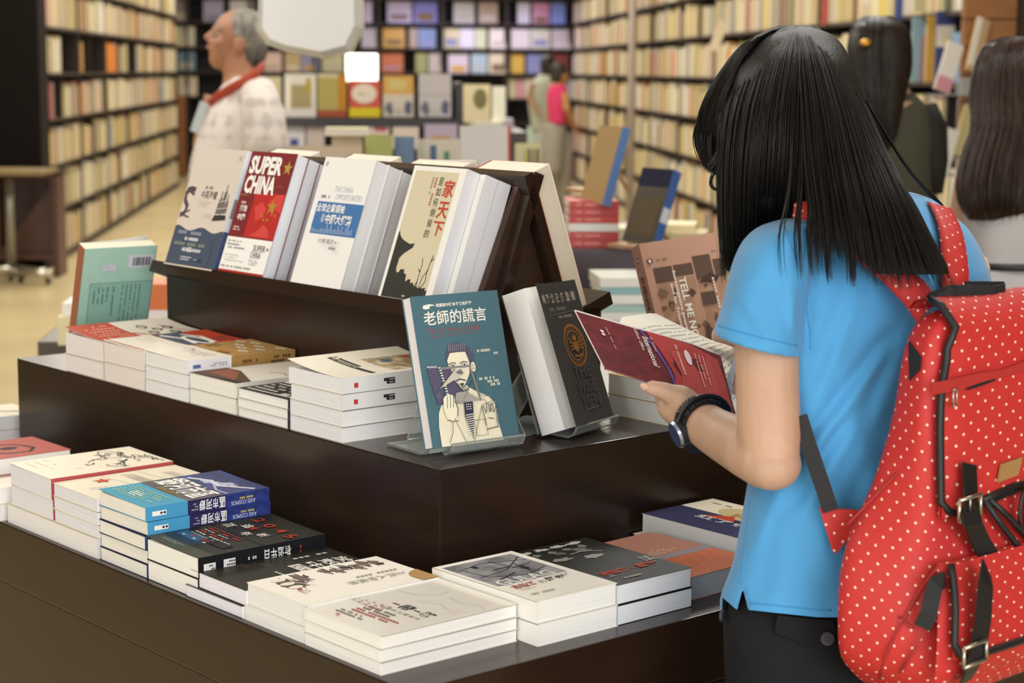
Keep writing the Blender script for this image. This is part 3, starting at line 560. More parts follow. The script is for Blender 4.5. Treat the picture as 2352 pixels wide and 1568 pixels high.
# ------------------------------------------------------------------ books leaning on the rack
RUP = TB * S20 + ZV * C20; RNRM = ZV * S20 - TB * C20
def on_rack(u, off, s=0.0): return frame(tp(u, 0.183, 0.170) + RUP * (s - 0.0035) + RNRM * off, -TA, RUP)
GR = 'books leaning on the rack facing left'
def art_zy(a):
    a.poly([(0, 0), (1, 0), (1, 0.32)] + [(1 - i / 24, 0.32 + 0.018 * math.cos(i / 24 * 4 * math.pi + 0.6)) for i in range(1, 24)] + [(0, 0.33)], '#4b5669')
    a.lines(0.2, 0.485, 0.85, 0.5, 1, '#8c857e', 0.6) if False else None
    a.text('中英海權', 0.34, 0.575, 0.66, 0.645, '#5a5250', 0.015); a.lines(0.36, 0.655, 0.68, 0.685, 1, '#837b75', 0.9, False, 4, 12); a.lines(0.34, 0.50, 0.64, 0.56, 3, '#b9aea4', 0.35, False, 6, 14); a.text('1800', 0.50, 0.415, 0.68, 0.455, '#c9c0b6')
    d = '#5c4c55'
    a.line([(0.02, 0.42), (0.10, 0.44), (0.12, 0.50), (0.04, 0.55), (0.03, 0.61), (0.12, 0.65), (0.2, 0.64)], 0.06, d); a.line([(0.06, 0.66), (0.12, 0.62), (0.2, 0.6)], 0.03, d); a.line([(0.1, 0.42), (0.22, 0.41)], 0.02, d); a.line([(0.12, 0.45), (0.2, 0.47)], 0.02, d); a.blob(0.08, 0.64, 0.08, 0.03, d, 4)
    sh = '#77706f'; a.poly([(0.70, 0.40), (0.96, 0.42), (0.94, 0.46), (0.72, 0.45)], '#3f3b3c'); 
    for x, y0, y1, w_ in ((0.76, 0.46, 0.6, 0.07), (0.83, 0.46, 0.66, 0.07), (0.90, 0.47, 0.58, 0.06)): a.poly([(x - w_ / 2, y0), (x + w_ / 2, y0 + 0.01), (x + w_ / 3, y1), (x - w_ / 3, y1 - 0.02)], sh); a.line([(x, y0), (x, y1 + 0.05)], 0.01, '#5b5555')
    a.line([(0.72, 0.5), (0.94, 0.52)], 0.008, '#cfc6bd'); a.line([(0.74, 0.56), (0.9, 0.58)], 0.008, '#cfc6bd')
    for i, (y, w_, c_) in enumerate(((0.285, 0.78, '#9aa3b2'), (0.235, 0.5, '#e4e4e6'), (0.19, 0.82, '#8f9683'), (0.145, 0.44, '#d5d8dd'))): a.lines(0.5 - w_ / 2, y - 0.018, 0.5 + w_ / 2, y + 0.012, 1, c_, 0.85, False, i + 3, 18)
    a.text('1.8乙', 0.32, 0.125, 0.48, 0.165, '#e6e8ec', 0.02); a.rect(0.3, 0.075, 0.52, 0.085, '#b9bfca'); a.rect(0.3, 0.055, 0.48, 0.065, '#b9bfca'); a.rect(0.26, 0.075, 0.28, 0.085, '#b23c44'); a.rect(0.56, 0.06, 0.72, 0.08, '#39414f'); a.lines(0.58, 0.064, 0.7, 0.076, 1, '#c9ccd2', 0.7, False, 3, 7)
    a.rect(0.0, 0.0, 1, 0.012, '#d9d0c2'); a.line([(0.86, 0.02), (0.86, 0.24)], 0.006, '#414b5d'); a.lines(0.9, 0.86, 0.94, 0.95, 1, '#c7b4aa', 0.8, True, 3, 6)
def sart_zy(s): s.rect(0.1, 0.44, 0.9, 0.6, '#8f898c'); s.rect(0, 0, 1, 0.33, '#4a5a80')
book('pale pink and slate blue sea history book on the rack, front copy', on_rack(0.975, -0.024), 0.152, 0.207, 0.0235, cover='#d9cec2', spine='#dde3ec', art=art_zy, sart=sart_zy, page='#e6e9ee', group=GR)
book('pale pink and slate blue sea history book on the rack, rear copy', on_rack(0.973, -0.048), 0.150, 0.206, 0.0235, cover='#d9cec2', spine='#dde3ec', sart=sart_zy, page='#e6e9ee', group=GR)
def art_su(a):
    a.rect(0, 0.30, 1, 1, '#7e2f31'); a.rect(0, 0, 1, 0.30, '#f3f2f0'); a.rect(0, 0, 1, 0.035, '#a8322c'); a.rect(0.34, 0.31, 1.0, 0.67, '#b8322e')
    a.poly([(0.40, 0.55), (0.55, 0.60), (0.66, 0.54), (0.62, 0.47), (0.50, 0.44), (0.46, 0.50)], '#d24b45'); a.poly([(0.70, 0.60), (0.8, 0.66), (0.98, 0.67), (0.98, 0.52), (0.86, 0.55), (0.82, 0.48)], '#d24b45'); a.poly([(0.45, 0.32), (0.6, 0.36), (0.7, 0.42), (0.82, 0.39), (0.9, 0.32)], '#d24b45')
    a.text('SUPER', 0.05, 0.815, 0.76, 0.965, '#f4f2ee', 0.045); a.text('CHINA', 0.05, 0.655, 0.72, 0.805, '#f4f2ee', 0.045)
    a.star(0.88, 0.88, 0.10, '#b59a48'); a.star(0.78, 0.565, 0.11, '#b08a3c')
    for x, y in ((0.62, 0.49), (0.68, 0.46), (0.76, 0.46), (0.9, 0.5)): a.ell(x, y, 0.02, 0.012, '#b08a3c')
    a.text('超級', 0.10, 0.505, 0.26, 0.56, '#f1ece6', 0.03); a.text('中國', 0.10, 0.435, 0.26, 0.49, '#f1ece6', 0.03); a.lines(0.1, 0.57, 0.3, 0.59, 1, '#e4cfc8', 0.9, False, 3, 8); a.lines(0.08, 0.35, 0.28, 0.39, 2, '#e4cfc8', 0.55, False, 5, 8); a.lines(0.04, 0.63, 0.26, 0.65, 1, '#9c7440', 0.8, False, 5, 9); a.lines(0.76, 0.72, 0.97, 0.74, 1, '#93604a', 0.7, False, 5, 9)
    a.text('SUPER', 0.64, 0.205, 0.90, 0.255, '#5b5350', 0.0); a.text('CHINA', 0.62, 0.15, 0.84, 0.20, '#5b5350', 0.0); a.star(0.95, 0.23, 0.03, '#8a6a3c')
    a.lines(0.05, 0.2, 0.56, 0.28, 3, '#7c7370', 0.36, False, 7, 15); a.lines(0.06, 0.10, 0.55, 0.165, 3, '#b7b0ac', 0.3, False, 8, 17); a.lines(0.62, 0.09, 0.92, 0.14, 3, '#8f8884', 0.35, False, 9, 10); a.lines(0.05, 0.055, 0.95, 0.07, 1, '#8f8884', 0.8, False, 9, 30)
for i in range(3):
    book('maroon and white book with large white capitals, %s copy on the rack' % ('front', 'middle', 'rear')[i], on_rack(0.808 + 0.002 * i, -0.0235 - 0.0235 * i), (0.131, 0.132, 0.132)[i], 0.207, 0.023, cover='#7e2f31', spine='#e9e9ee', art=art_su if i == 0 else None, page='#e4e7f1', spine_side=-1, group=GR)
def art_op(a):
    a.rect(0.10, 0.405, 1.0, 0.655, '#4a78b0'); a.ell(0.07, 0.945, 0.022, 0.018, '#6f7480'); a.ell(0.072, 0.945, 0.01, 0.012, '#e8e8e8')
    a.text('THE CHINA', 0.36, 0.735, 0.72, 0.78, '#b4bccb'); a.text('OPPORTUNITIES', 0.42, 0.675, 0.93, 0.72, '#b4bccb'); a.lines(0.14, 0.68, 0.40, 0.705, 1, '#85868c', 0.9, False, 3, 11)
    a.text('全球企業領袖', 0.11, 0.575, 0.66, 0.642, '#f2f2f0', 0.02); a.text('看', 0.25, 0.495, 0.32, 0.56, '#d5dcea'); a.text('中國大趨勢', 0.34, 0.487, 0.86, 0.565, '#f2f2f0', 0.025)
    R = random.Random(2)
    for i in range(22):
        x = 0.11 + i * 0.04; hh = R.choice((2, 3, 3, 4, 5, 7, 3)); [a.rect(x, 0.415 + j * 0.012, x + 0.018, 0.423 + j * 0.012, '#b7c8e2', 1) for j in range(hh)]
    a.text('比爾·蓋茨', 0.38, 0.335, 0.68, 0.37, '#6a6a70'); a.rect(0.71, 0.343, 0.73, 0.355, '#6a6a70'); a.lines(0.75, 0.34, 0.83, 0.36, 1, '#c9c9c9', 0.6, False, 3, 4); a.lines(0.62, 0.29, 0.82, 0.315, 1, '#8a8a90', 0.8, False, 5, 6)
def sart_op(s): s.rect(0.86, 0.405, 1.0, 0.655, '#4a78b0')
for i in range(3):
    book('white business book with a blue title block, %s copy on the rack' % ('front', 'middle', 'rear')[i], on_rack(0.600 + 0.001 * i, -0.0255 - 0.0255 * i), (0.132, 0.134, 0.134)[i], 0.206, 0.025, cover='#f0efed', spine='#e9e9ea', art=art_op if i == 0 else None, sart=None, page='#e3e3e6', spine_side=-1, group=GR)
b_ = MB()
def art_ji(a):
    a.rect(0.055, 0.02, 0.875, 0.965, '#d5ccb0', 8); k = '#3b3c36'
    a.poly([(.055,.02),(.875,.02),(.875,.11),(.84,.10),(.83,.125),(.77,.115),(.74,.125),(.70,.11),(.66,.13),(.62,.12),(.58,.15),(.54,.14),(.52,.17),(.47,.165),(.45,.15),(.43,.155),(.42,.20),(.37,.205),(.355,.235),(.28,.23),(.27,.21),(.225,.205),(.20,.235),(.205,.31),(.26,.345),(.34,.375),(.40,.395),(.415,.43),(.33,.42),(.24,.435),(.15,.455),(.10,.48),(.075,.51),(.06,.50)], k)
    for p in ([(0.66, 0.1), (0.655, 0.2), (0.665, 0.28), (0.64, 0.33)], [(0.70, 0.1), (0.73, 0.2), (0.79, 0.24), (0.80, 0.3), (0.82, 0.36)], [(0.73, 0.1), (0.80, 0.17), (0.78, 0.25)], [(0.80, 0.31), (0.85, 0.34)], [(0.655, 0.23), (0.62, 0.25)], [(0.62, 0.12), (0.66, 0.16)]): a.line(p, 0.012, k)
    for i, ch in enumerate('家天下'): a.text(ch, 0.66 + 0.0 * i, (0.78, 0.625, 0.50)[i], 0.86, (0.91, 0.75, 0.605)[i], '#c04a38', 0.018)
    for i, ch in enumerate('是如何倒掉的'): a.text(ch, 0.545, 0.862 - i * 0.077, 0.63, 0.925 - i * 0.077, '#4d4c46')
    a.lines(0.475, 0.57, 0.505, 0.92, 1, '#b9604c', 0.8, True, 3, 18); a.lines(0.42, 0.76, 0.44, 0.92, 1, '#77756a', 0.8, True, 5, 9); a.lines(0.42, 0.035, 0.62, 0.05, 1, '#d5ccb0', 0.8, False, 4, 6)
def sart_ji(s): s.rect(0.0, 0.0, 0.04, 1.0, '#d9dcea')
for i in range(3):
    book('cream book with red brush title and black roof silhouette, %s copy on the rack' % ('front', 'middle', 'rear')[i], on_rack(0.374 - 0.001 * i, -0.0245 - 0.0245 * i), (0.122, 0.134, 0.134)[i], 0.202, 0.024, cover='#f0efec', spine='#e6e7ee', art=art_ji if i == 0 else None, page='#eceef4', group=GR)
# --- the other side of the rack: only their tops and one edge show
RUP2 = -TB * S20 + ZV * C20
def behind(u, off, hh=0.0): return frame(tp(u, 2 * RC - 0.183, 0.170) + RUP2 * -0.0035 + (ZV * S20 + TB * C20) * off, TA, RUP2)
GB = 'books leaning on the far side of the rack'
for lab, u0, off, w_, h_, t_, c_, pg in (('cream paged book with a red cover edge, far side of the rack', 0.208, -0.036, 0.128, 0.226, 0.034, '#c23a3a', '#ece3d2'),
        ('book with a half lifted white cover behind the ridge of the rack', 0.386, -0.026, 0.13, 0.220, 0.024, '#a85a4a', '#ece4d2'),
        ('cream paged book with a navy cover behind the middle of the rack', 0.560, -0.026, 0.128, 0.222, 0.024, '#2c3250', '#ece4d2'),
        ('cream paged book with a black cover behind the far end of the rack', 0.780, -0.030, 0.132, 0.222, 0.028, '#23252d', '#efe6d4')):
    book(lab, behind(u0, off - 0.045), w_, h_, t_, cover=c_, page=pg, spine_side=1, group=GB, lift=0.012 if 'lifted' in lab else 0)
    
# ------------------------------------------------------------------ clear acrylic stands and the books on them
ACR = mat('#f4fbf8', 0.03, 'acrylic')
def stand(label, fr, w, th=0.022):
    """Local: x along the lip, y away from the reader, z up."""
    st = thing('book_stand', label, 'book stand', fr)
    def plate(name, prof, x0, x1, t=0.003):
        m_ = MB(); pts = [Vector((0, p[0], p[1])) for p in prof]
        off = []
        for i, p in enumerate(pts):
            d = (pts[min(i + 1, len(pts) - 1)] - pts[max(0, i - 1)]).normalized(); off.append(p + Vector((0, -d.z, d.y)) * t)
        n = len(pts); A = pts + off[::-1]; N = len(A)
        L = [Vector((x0, p.y, p.z)) for p in A]; Rr = [Vector((x1, p.y, p.z)) for p in A]
        q = [(i, i + 1, N - 2 - i, N - 1 - i) for i in range(n - 1)]
        m_.add(L + Rr, q + [tuple(N + j for j in f[::-1]) for f in q] + [(i, (i + 1) % N, N + (i + 1) % N, N + i)[::-1] for i in range(N)], ACR); return m_.build(name, st, None, True)
    plate('lip', [(0.0, 0.018), (0.006, 0.006), (0.016, 0.0015), (0.001 + th, 0.0035)], w * 0.14, w)
    plate('cradle', [(0.004 + th, 0.0045), (0.022 + th, 0.06), (0.038 + th, 0.11)], 0, w * 0.9)
    plate('foot', [(0.018 + th, 0.0010), (0.098 + th, 0.0010)], -0.004, w * 0.9)
    plate('strut', [(0.036 + th, 0.100), (0.069 + th, 0.05), (0.095 + th, 0.005)], w * 0.2, w * 0.7)
    return st
def art_lao(a):
    cr = '#ece6cd'; ink = '#4b4650'; vi = '#5a556c'
    a.text('老師的謊言', 0.115, 0.80, 0.83, 0.895, '#efeadf', 0.012); a.text('美國高中課本不教的歷史', 0.27, 0.917, 0.68, 0.942, '#efeadf', 0.02)
    a.poly([(0.12, 0.915), (0.13, 0.935), (0.2, 0.942), (0.25, 0.935), (0.255, 0.929), (0.2, 0.927), (0.2, 0.912), (0.15, 0.908)], '#efeadf')
    R = random.Random(9); x = 0.155
    for wd_ in (4, 2, 7, 4, 2):
        pts = []
        for i in range(wd_ * 2): pts.append((x, 0.742 + (0.03 if i % 2 else 0) + R.uniform(-0.004, 0.006) + (0.016 if i == 1 else 0))); x += 0.0128
        a.line(pts, 0.008, '#b5524c'); x += 0.024
    a.line([(0.16, 0.722), (0.66, 0.728)], 0.006, '#8f5a5e')
    a.lines(0.64, 0.592, 0.92, 0.612, 1, '#cfd0c2', 0.9, False, 4, 20); a.lines(0.84, 0.568, 0.92, 0.586, 1, '#cfd0c2', 0.9, False, 5, 6); a.lines(0.63, 0.405, 0.93, 0.425, 1, '#dcdccd', 0.9, False, 7, 15); a.lines(0.72, 0.383, 0.93, 0.402, 1, '#dcdccd', 0.9, False, 8, 11); a.lines(0.75, 0.36, 0.94, 0.38, 1, '#dcdccd', 0.9, False, 9, 10)
    # the drawn man: coat, head, book held before his face
    a.poly([(0.10, 0.0), (0.10, 0.13), (0.12, 0.22), (0.16, 0.27), (0.22, 0.28), (0.33, 0.30), (0.47, 0.385), (0.55, 0.345), (0.70, 0.295), (0.76, 0.25), (0.775, 0.19), (0.77, 0.12), (0.80, 0.0)], cr)
    a.poly([(0.30, 0.32), (0.47, 0.385), (0.50, 0.30), (0.42, 0.26), (0.30, 0.27)], '#b5b0a6')
    a.poly([(0.30, 0.56), (0.31, 0.48), (0.36, 0.40), (0.41, 0.365), (0.46, 0.39), (0.53, 0.46), (0.545, 0.53), (0.53, 0.605), (0.42, 0.63), (0.32, 0.61)], cr)
    a.poly([(0.285, 0.545), (0.295, 0.60), (0.33, 0.655), (0.40, 0.672), (0.48, 0.665), (0.555, 0.635), (0.60, 0.58), (0.595, 0.53), (0.55, 0.515), (0.535, 0.56), (0.515, 0.605), (0.42, 0.608), (0.34, 0.605), (0.305, 0.565)], vi)
    for i in range(9): a.line([(0.33 + i * 0.022, 0.618), (0.345 + i * 0.022, 0.662)], 0.004, '#a9a6b4')
    a.ell(0.578, 0.50, 0.03, 0.036, cr); a.ring(0.578, 0.50, 0.03, 0.036, 0.006, ink); a.ring(0.575, 0.50, 0.012, 0.018, 0.004, ink)
    a.line([(0.46, 0.525), (0.42, 0.51), (0.38, 0.505)], 0.006, ink) if False else None
    for x in (0.345, 0.475): a.ell(x, 0.515, 0.032, 0.012, '#f7f4ea'); a.ring(x, 0.515, 0.032, 0.012, 0.005, ink); a.ell(x + 0.004, 0.515, 0.011, 0.010, ink); a.line([(x - 0.045, 0.532), (x, 0.541), (x + 0.045, 0.534)], 0.008, ink)
    # open notebook
    a.poly([(0.055, 0.535), (0.17, 0.53), (0.20, 0.30), (0.115, 0.275)], vi); a.poly([(0.055, 0.535), (0.17, 0.53), (0.172, 0.518), (0.058, 0.523)], '#b4b1bd'); a.poly([(0.195, 0.505), (0.32, 0.505), (0.335, 0.43), (0.40, 0.37), (0.43, 0.345), (0.33, 0.295), (0.235, 0.29)], vi)
    for k_ in range(60): px_, py_ = 0.07 + R.random() * 0.11, 0.30 + R.random() * 0.22; a.rect(px_, py_, px_ + 0.006, py_ + 0.004, '#8b879b', 1); a.k -= 1
    a.k += 1
    for i in range(13): a.rect(0.182 + i * 0.0042, 0.512 - i * 0.0175, 0.21 + i * 0.0042, 0.520 - i * 0.0175, '#e4e0da', 1)
    a.line([(0.20, 0.51), (0.53, 0.508), (0.60, 0.27)], 0.022, '#8a868c'); a.poly([(0.30, 0.285), (0.335, 0.34), (0.44, 0.345), (0.59, 0.28), (0.575, 0.27)], '#a5a19c')
    # long nose, beard, mouth
    a.poly([(0.15, 0.375), (0.36, 0.495), (0.425, 0.475), (0.44, 0.455)], '#c9c4b6'); a.line([(0.15, 0.375), (0.36, 0.497)], 0.006, ink); a.poly([(0.36, 0.475), (0.425, 0.492), (0.45, 0.462), (0.40, 0.458)], '#77727a')
    a.line([(0.35, 0.415), (0.40, 0.428), (0.46, 0.415)], 0.012, ink); a.poly([(0.385, 0.398), (0.44, 0.40), (0.415, 0.372)], ink); a.line([(0.36, 0.40), (0.41, 0.345), (0.47, 0.352), (0.53, 0.41)], 0.010, ink)
    for p in ([(0.47, 0.36), (0.44, 0.32), (0.40, 0.29)], [(0.55, 0.35), (0.62, 0.30), (0.70, 0.295)], [(0.60, 0.44), (0.57, 0.35)], [(0.70, 0.295), (0.73, 0.26), (0.60, 0.24), (0.45, 0.0)], [(0.62, 0.285), (0.66, 0.25)], [(0.30, 0.26), (0.26, 0.20), (0.37, 0.0)], [(0.76, 0.25), (0.69, 0.235), (0.70, 0.19)], [(0.48, 0.145), (0.62, 0.145), (0.62, 0.04), (0.50, 0.04), (0.48, 0.145)]): a.line(p, 0.006, '#8b8577')
    a.poly([(0.40, 0.27), (0.50, 0.272), (0.49, 0.20), (0.45, 0.02), (0.39, 0.18)], '#3c3a52')
    for i in range(11): y = 0.04 + i * 0.0145; a.line([(0.395 + 0.005 * (i < 6), y), (0.485 - 0.002 * (11 - i), y + 0.004)], 0.008, '#e6e1d2')
    for i in range(9): a.ell(0.42 + 0.022 * (i % 3), 0.225 + 0.015 * (i // 3), 0.006, 0.004, '#e6e1d2')
    # hands
    a.poly([(0.17, 0.31), (0.20, 0.33), (0.24, 0.335), (0.29, 0.325), (0.295, 0.28), (0.31, 0.24), (0.30, 0.19), (0.24, 0.16), (0.18, 0.18), (0.16, 0.24)], cr)
    for x in (0.20, 0.235, 0.268): a.line([(x, 0.245), (x + 0.018, 0.325)], 0.006, ink)
    a.line([(0.295, 0.29), (0.315, 0.235), (0.30, 0.185)], 0.009, ink); a.line([(0.18, 0.17), (0.24, 0.155), (0.31, 0.155)], 0.006, ink); a.line([(0.24, 0.155), (0.22, 0.08), (0.17, 0.02)], 0.006, ink)
    for p in ([(0.60, 0.10), (0.60, 0.16), (0.585, 0.22)], [(0.585, 0.22), (0.60, 0.235), (0.625, 0.18)], [(0.63, 0.19), (0.645, 0.245), (0.665, 0.245), (0.665, 0.185)], [(0.675, 0.19), (0.695, 0.245), (0.712, 0.24), (0.705, 0.185)], [(0.715, 0.18), (0.745, 0.225), (0.755, 0.215), (0.735, 0.16), (0.735, 0.08)], [(0.60, 0.075), (0.74, 0.085)], [(0.64, 0.15), (0.70, 0.14)]): a.line(p, 0.008, ink)
fr = frame(tp(0.050, 0.029, 0.0155), TA * -0.071 + TB * 0.996, TA * 0.27 + ZV * 0.963)
nrm = Vector((fr[0][2], fr[1][2], fr[2][2]))
bf = fr.copy(); bf.translation = fr.translation - nrm * 0.020
book('teal book with a drawn man behind a notebook, on a clear stand', bf, 0.1395, 0.197, 0.020, cover='#4d6f7c', spine='#26323b', art=art_lao, page='#ebe9ea', spine_side=1, rough=0.45)
sf = frame(Vector((fr.translation.x, fr.translation.y, Z2)) + TB * 0.006 - TA * 0.008, TA * -0.071 + TB * 0.996, TA + TB * 0.071)
stand('clear acrylic book stand under the teal book', sf, 0.137)
def art_wise(a):
    a.text('美國世紀締造者', 0.05, 0.855, 0.92, 0.925, '#9b948a', 0.03); a.lines(0.22, 0.80, 0.88, 0.825, 1, '#6f6a64', 0.9, False, 3, 22); a.line([(0.25, 0.775), (0.85, 0.785)], 0.005, '#77716a'); a.lines(0.4, 0.745, 0.8, 0.765, 1, '#8b857c', 0.9, False, 6, 12)
    g = '#8d5f32'; a.ring(0.60, 0.545, 0.235, 0.145, 0.028, g); a.ring(0.60, 0.545, 0.175, 0.105, 0.014, g)
    for i in range(28): t = 2 * math.pi * i / 28; a.line([(0.60 + 0.19 * math.cos(t), 0.545 + 0.117 * math.sin(t)), (0.60 + 0.215 * math.cos(t), 0.545 + 0.133 * math.sin(t))], 0.016, g)
    a.poly([(0.55, 0.57), (0.65, 0.57), (0.66, 0.52), (0.60, 0.49), (0.54, 0.52)], g); a.ell(0.60, 0.595, 0.05, 0.02, g)
    for s_ in (-1, 1):
        for k_ in range(4): a.line([(0.60 + s_ * 0.06, 0.565 - k_ * 0.014), (0.60 + s_ * 0.14, 0.60 - k_ * 0.028)], 0.016, g)
    a.line([(0.5, 0.475), (0.6, 0.465), (0.7, 0.475)], 0.02, g)
    for i, s_ in enumerate(('THE', 'WISE', 'MEN')): a.text(s_, 0.36 + 0.02 * i - 0.05 * (i == 1), 0.315 - 0.105 * i, 0.78 + 0.03 * (i > 0), 0.405 - 0.105 * i, '#4d4a49')
    a.line([(0.42, 0.095), (0.72, 0.10)], 0.008, '#6d6a66')
    for p in ([(0.02, 0.9), (0.16, 0.86)], [(0.55, 0.99), (0.5, 0.93)], [(0.1, 0.75), (0.16, 0.79)]): a.line(p, 0.004, '#7c7a76')
fw = frame(atz(1297, 988, Z2 + 0.016), TA * 0.26 + TB * 0.965, TA * 0.345 - TB * 0.02 + ZV * 0.938)
nw_ = Vector((fw[0][2], fw[1][2], fw[2][2])); wf = fw.copy(); wf.translation = fw.translation - nw_ * 0.040
book('thick charcoal book with a gold seal on its cover, standing beside the teal book', wf, 0.128, 0.200, 0.040, cover='#3b3938', spine='#3b3938', art=art_wise, page='#eeeeee', spine_side=1, lift=0.020, rough=0.5)
sw = frame(Vector((fw.translation.x, fw.translation.y, Z2)) + TB * 0.003 - TA * 0.009, TA * 0.26 + TB * 0.965, TA * 0.965 - TB * 0.26)
stand('clear acrylic book stand under the charcoal book with the gold seal', sw, 0.128, 0.050)
def art_tell(a):
    c2 = '#9a7660'
    for i in range(4):
        x0 = (0.10, 0.36, 0.62, 0.87)[i]; x1 = (0.34, 0.60, 0.85, 1.0)[i]
        a.rect(x0, 0.04, x1, (0.80, 0.80, 0.845, 0.80)[i], mat('#b08a70', 0.5, 'mottle', c2='#94725c', mscale=30.0))
        a.rect(x0, (0.68, 0.71, 0.66, 0.66)[i], x1, (0.80, 0.80, 0.845, 0.80)[i], '#5f4d44')
    R = random.Random(8)
    for i in range(26): a.blob(R.uniform(0.12, 0.95), R.uniform(0.06, 0.62), R.uniform(0.03, 0.09), R.uniform(0.015, 0.05), R.choice(('#5b463c', '#6f5548', '#7d6252')), 200 + i, 16, 0.6)
    a.rect(0.62, 0.46, 0.80, 0.56, '#5a4a43'); a.poly([(0.62, 0.64), (0.8, 0.70), (0.9, 0.66), (0.84, 0.62)], '#4b3b34'); a.blob(0.62, 0.2, 0.07, 0.16, '#54423a', 301, 20, 0.4)
    a.text('TELL ME NO LIES', 0.385, 0.06, 0.475, 0.70, '#efe8e2', 0.02, -90); a.text('Investigative Journalism', 0.315, 0.17, 0.365, 0.755, '#efe8e2', 0.02, -90); a.text('and Its Triumphs', 0.255, 0.26, 0.305, 0.665, '#efe8e2', 0.02, -90)
    a.ell(0.08, 0.855, 0.035, 0.022, '#403732'); a.ell(0.08, 0.855, 0.017, 0.015, '#e6dcd4'); a.lines(0.14, 0.845, 0.42, 0.862, 1, '#86624e', 0.9, False, 4, 12); a.lines(0.86, 0.85, 0.99, 0.865, 1, '#86624e', 0.9, False, 4, 8)
    a.lines(0.8, 0.32, 0.83, 0.66, 1, '#e2d6cc', 0.8, True, 5, 14); a.text('另', 0.92, 0.43, 1.0, 0.52, '#f1ebe6', 0.01); a.text('不', 0.92, 0.33, 1.0, 0.41, '#f1ebe6'); a.text('調查', 0.83, 0.17, 0.97, 0.25, '#f1ebe6')
def sart_tell(s): s.ell(0.5, 0.885, 0.17, 0.022, '#3a3230'); s.ell(0.5, 0.885, 0.08, 0.012, '#e6dcd4'); s.vert('別不起關於記調查', 0.3, 0.5, 0.7, 0.76, '#4d352c', 0.02); s.lines(0.35, 0.32, 0.65, 0.42, 2, '#6a4c3e', 0.5, True, 4, 5)
ft_ = frame(tp(0.236, 0.648, 0.026), TA * -0.301 + TB * 0.948 + ZV * 0.105, TA * 0.356 + TB * 0.01 + ZV * 0.934)
nt_ = Vector((ft_[0][2], ft_[1][2], ft_[2][2])); tf_ = ft_.copy(); tf_.translation = ft_.translation - nt_ * 0.030
book('pinkish brown paperback with photo tiles and sideways white lettering behind the opened book', tf_, 0.1395, 0.212, 0.030, cover='#b99280', spine='#a67f70', art=art_tell, sart=sart_tell, page='#e6ddd0', spine_side=-1)
stt = frame(Vector((ft_.translation.x, ft_.translation.y, Z2)) - TA * 0.012, TA * -0.301 + TB * 0.948, TA * 0.948 + TB * 0.301)
stand('clear acrylic book stand under the pinkish brown paperback', stt, 0.135, 0.034)
def bart_teal(a):
    a.lines(0.1, 0.92, 0.12, 0.94, 1, '#5d8f86') if False else None
    a.rect(0.62, 0.80, 0.98, 0.915, '#cfd0da'); R = random.Random(3)
    x = 0.68
    while x < 0.93: wq = R.choice((0.008, 0.014, 0.02)); a.rect(x, 0.815, x + wq, 0.895, '#3a3d4a', 1); x += wq + R.choice((0.008, 0.014))
    a.rect(0.28, 0.78, 0.46, 0.84, '#c5cbd6'); a.lines(0.3, 0.79, 0.44, 0.83, 2, '#a9b0bd', 0.4, False, 3, 6)
    a.rect(0.13, 0.04, 0.985, 0.665, '#8fb9ab'); a.line([(0.13, 0.04), (0.13, 0.665), (0.985, 0.665), (0.985, 0.04)], 0.008, '#4f7a70')
    for i, x in enumerate((0.18, 0.24, 0.30, 0.36, 0.44)): a.lines(x, (0.46, 0.36, 0.36, 0.45, 0.30)[i], x + 0.03, 0.63, 1, '#466b64', 0.7, True, i + 2, 16)
    for i in range(5): a.lines(0.56 + 0.06 * i, 0.1, 0.59 + 0.06 * i, 0.64, 1, '#557f76', 0.6, True, i + 9, 30)
fq = frame(tp(1.128, 0.087, 0.004), TA * -0.091 + TB * 0.996, TA * -0.322 - TB * 0.03 + ZV * 0.946)
nq = Vector((fq[0][2], fq[1][2], fq[2][2]))
# seen from the back: the book's own front faces the far side
qf = frame(fq.translation + (TA * -0.091 + TB * 0.996).normalized() * 0.134, -(TA * -0.091 + TB * 0.996), TA * -0.322 - TB * 0.03 + ZV * 0.946)
book('mint green book showing its back cover and barcode at the far end of the table', qf, 0.134, 0.197, 0.026, cover='#9cc48a', back='#a6cdbe', spine='#a5664a', bart=bart_teal, page='#ede6d2', spine_side=1, lift=0.02)
# ------------------------------------------------------------------ bookcases along the hall
CASE = mat('#2e231d', 0.5, 'wood'); CASE2 = mat('#3a2a20', 0.5, 'wood')
SHZ = [0.06 + 0.325 * k for k in range(8)]
SHELF_BOOKS = []      # (matrix, (thickness, depth, height), colour name, hex, label stem, group)
CN = [('cream', '#cfc298'), ('ivory', '#dad1b2'), ('buff', '#c3b284'), ('white', '#dedad0'), ('straw', '#bfae74'), ('peach', '#cc9f7c'), ('pale grey', '#c4bfb2'), ('red', '#a84e44'), ('orange', '#c2823f'),
      ('sage', '#9ea784'), ('grey', '#a39b8f'), ('yellow', '#cdb95c'), ('brown', '#7f6048'), ('pink', '#c79a94'), ('blue', '#70869c'), ('beige', '#c9b894')]
CW = [10, 9, 7, 7, 5, 4, 6, 1.6, 1.5, 1.6, 3.5, 1.8, 1.8, 2.0, 0.8, 8]
ORD = ('bottom', 'second', 'third', 'fourth', 'fifth', 'sixth', 'seventh', 'top')
RB = random.Random(23)
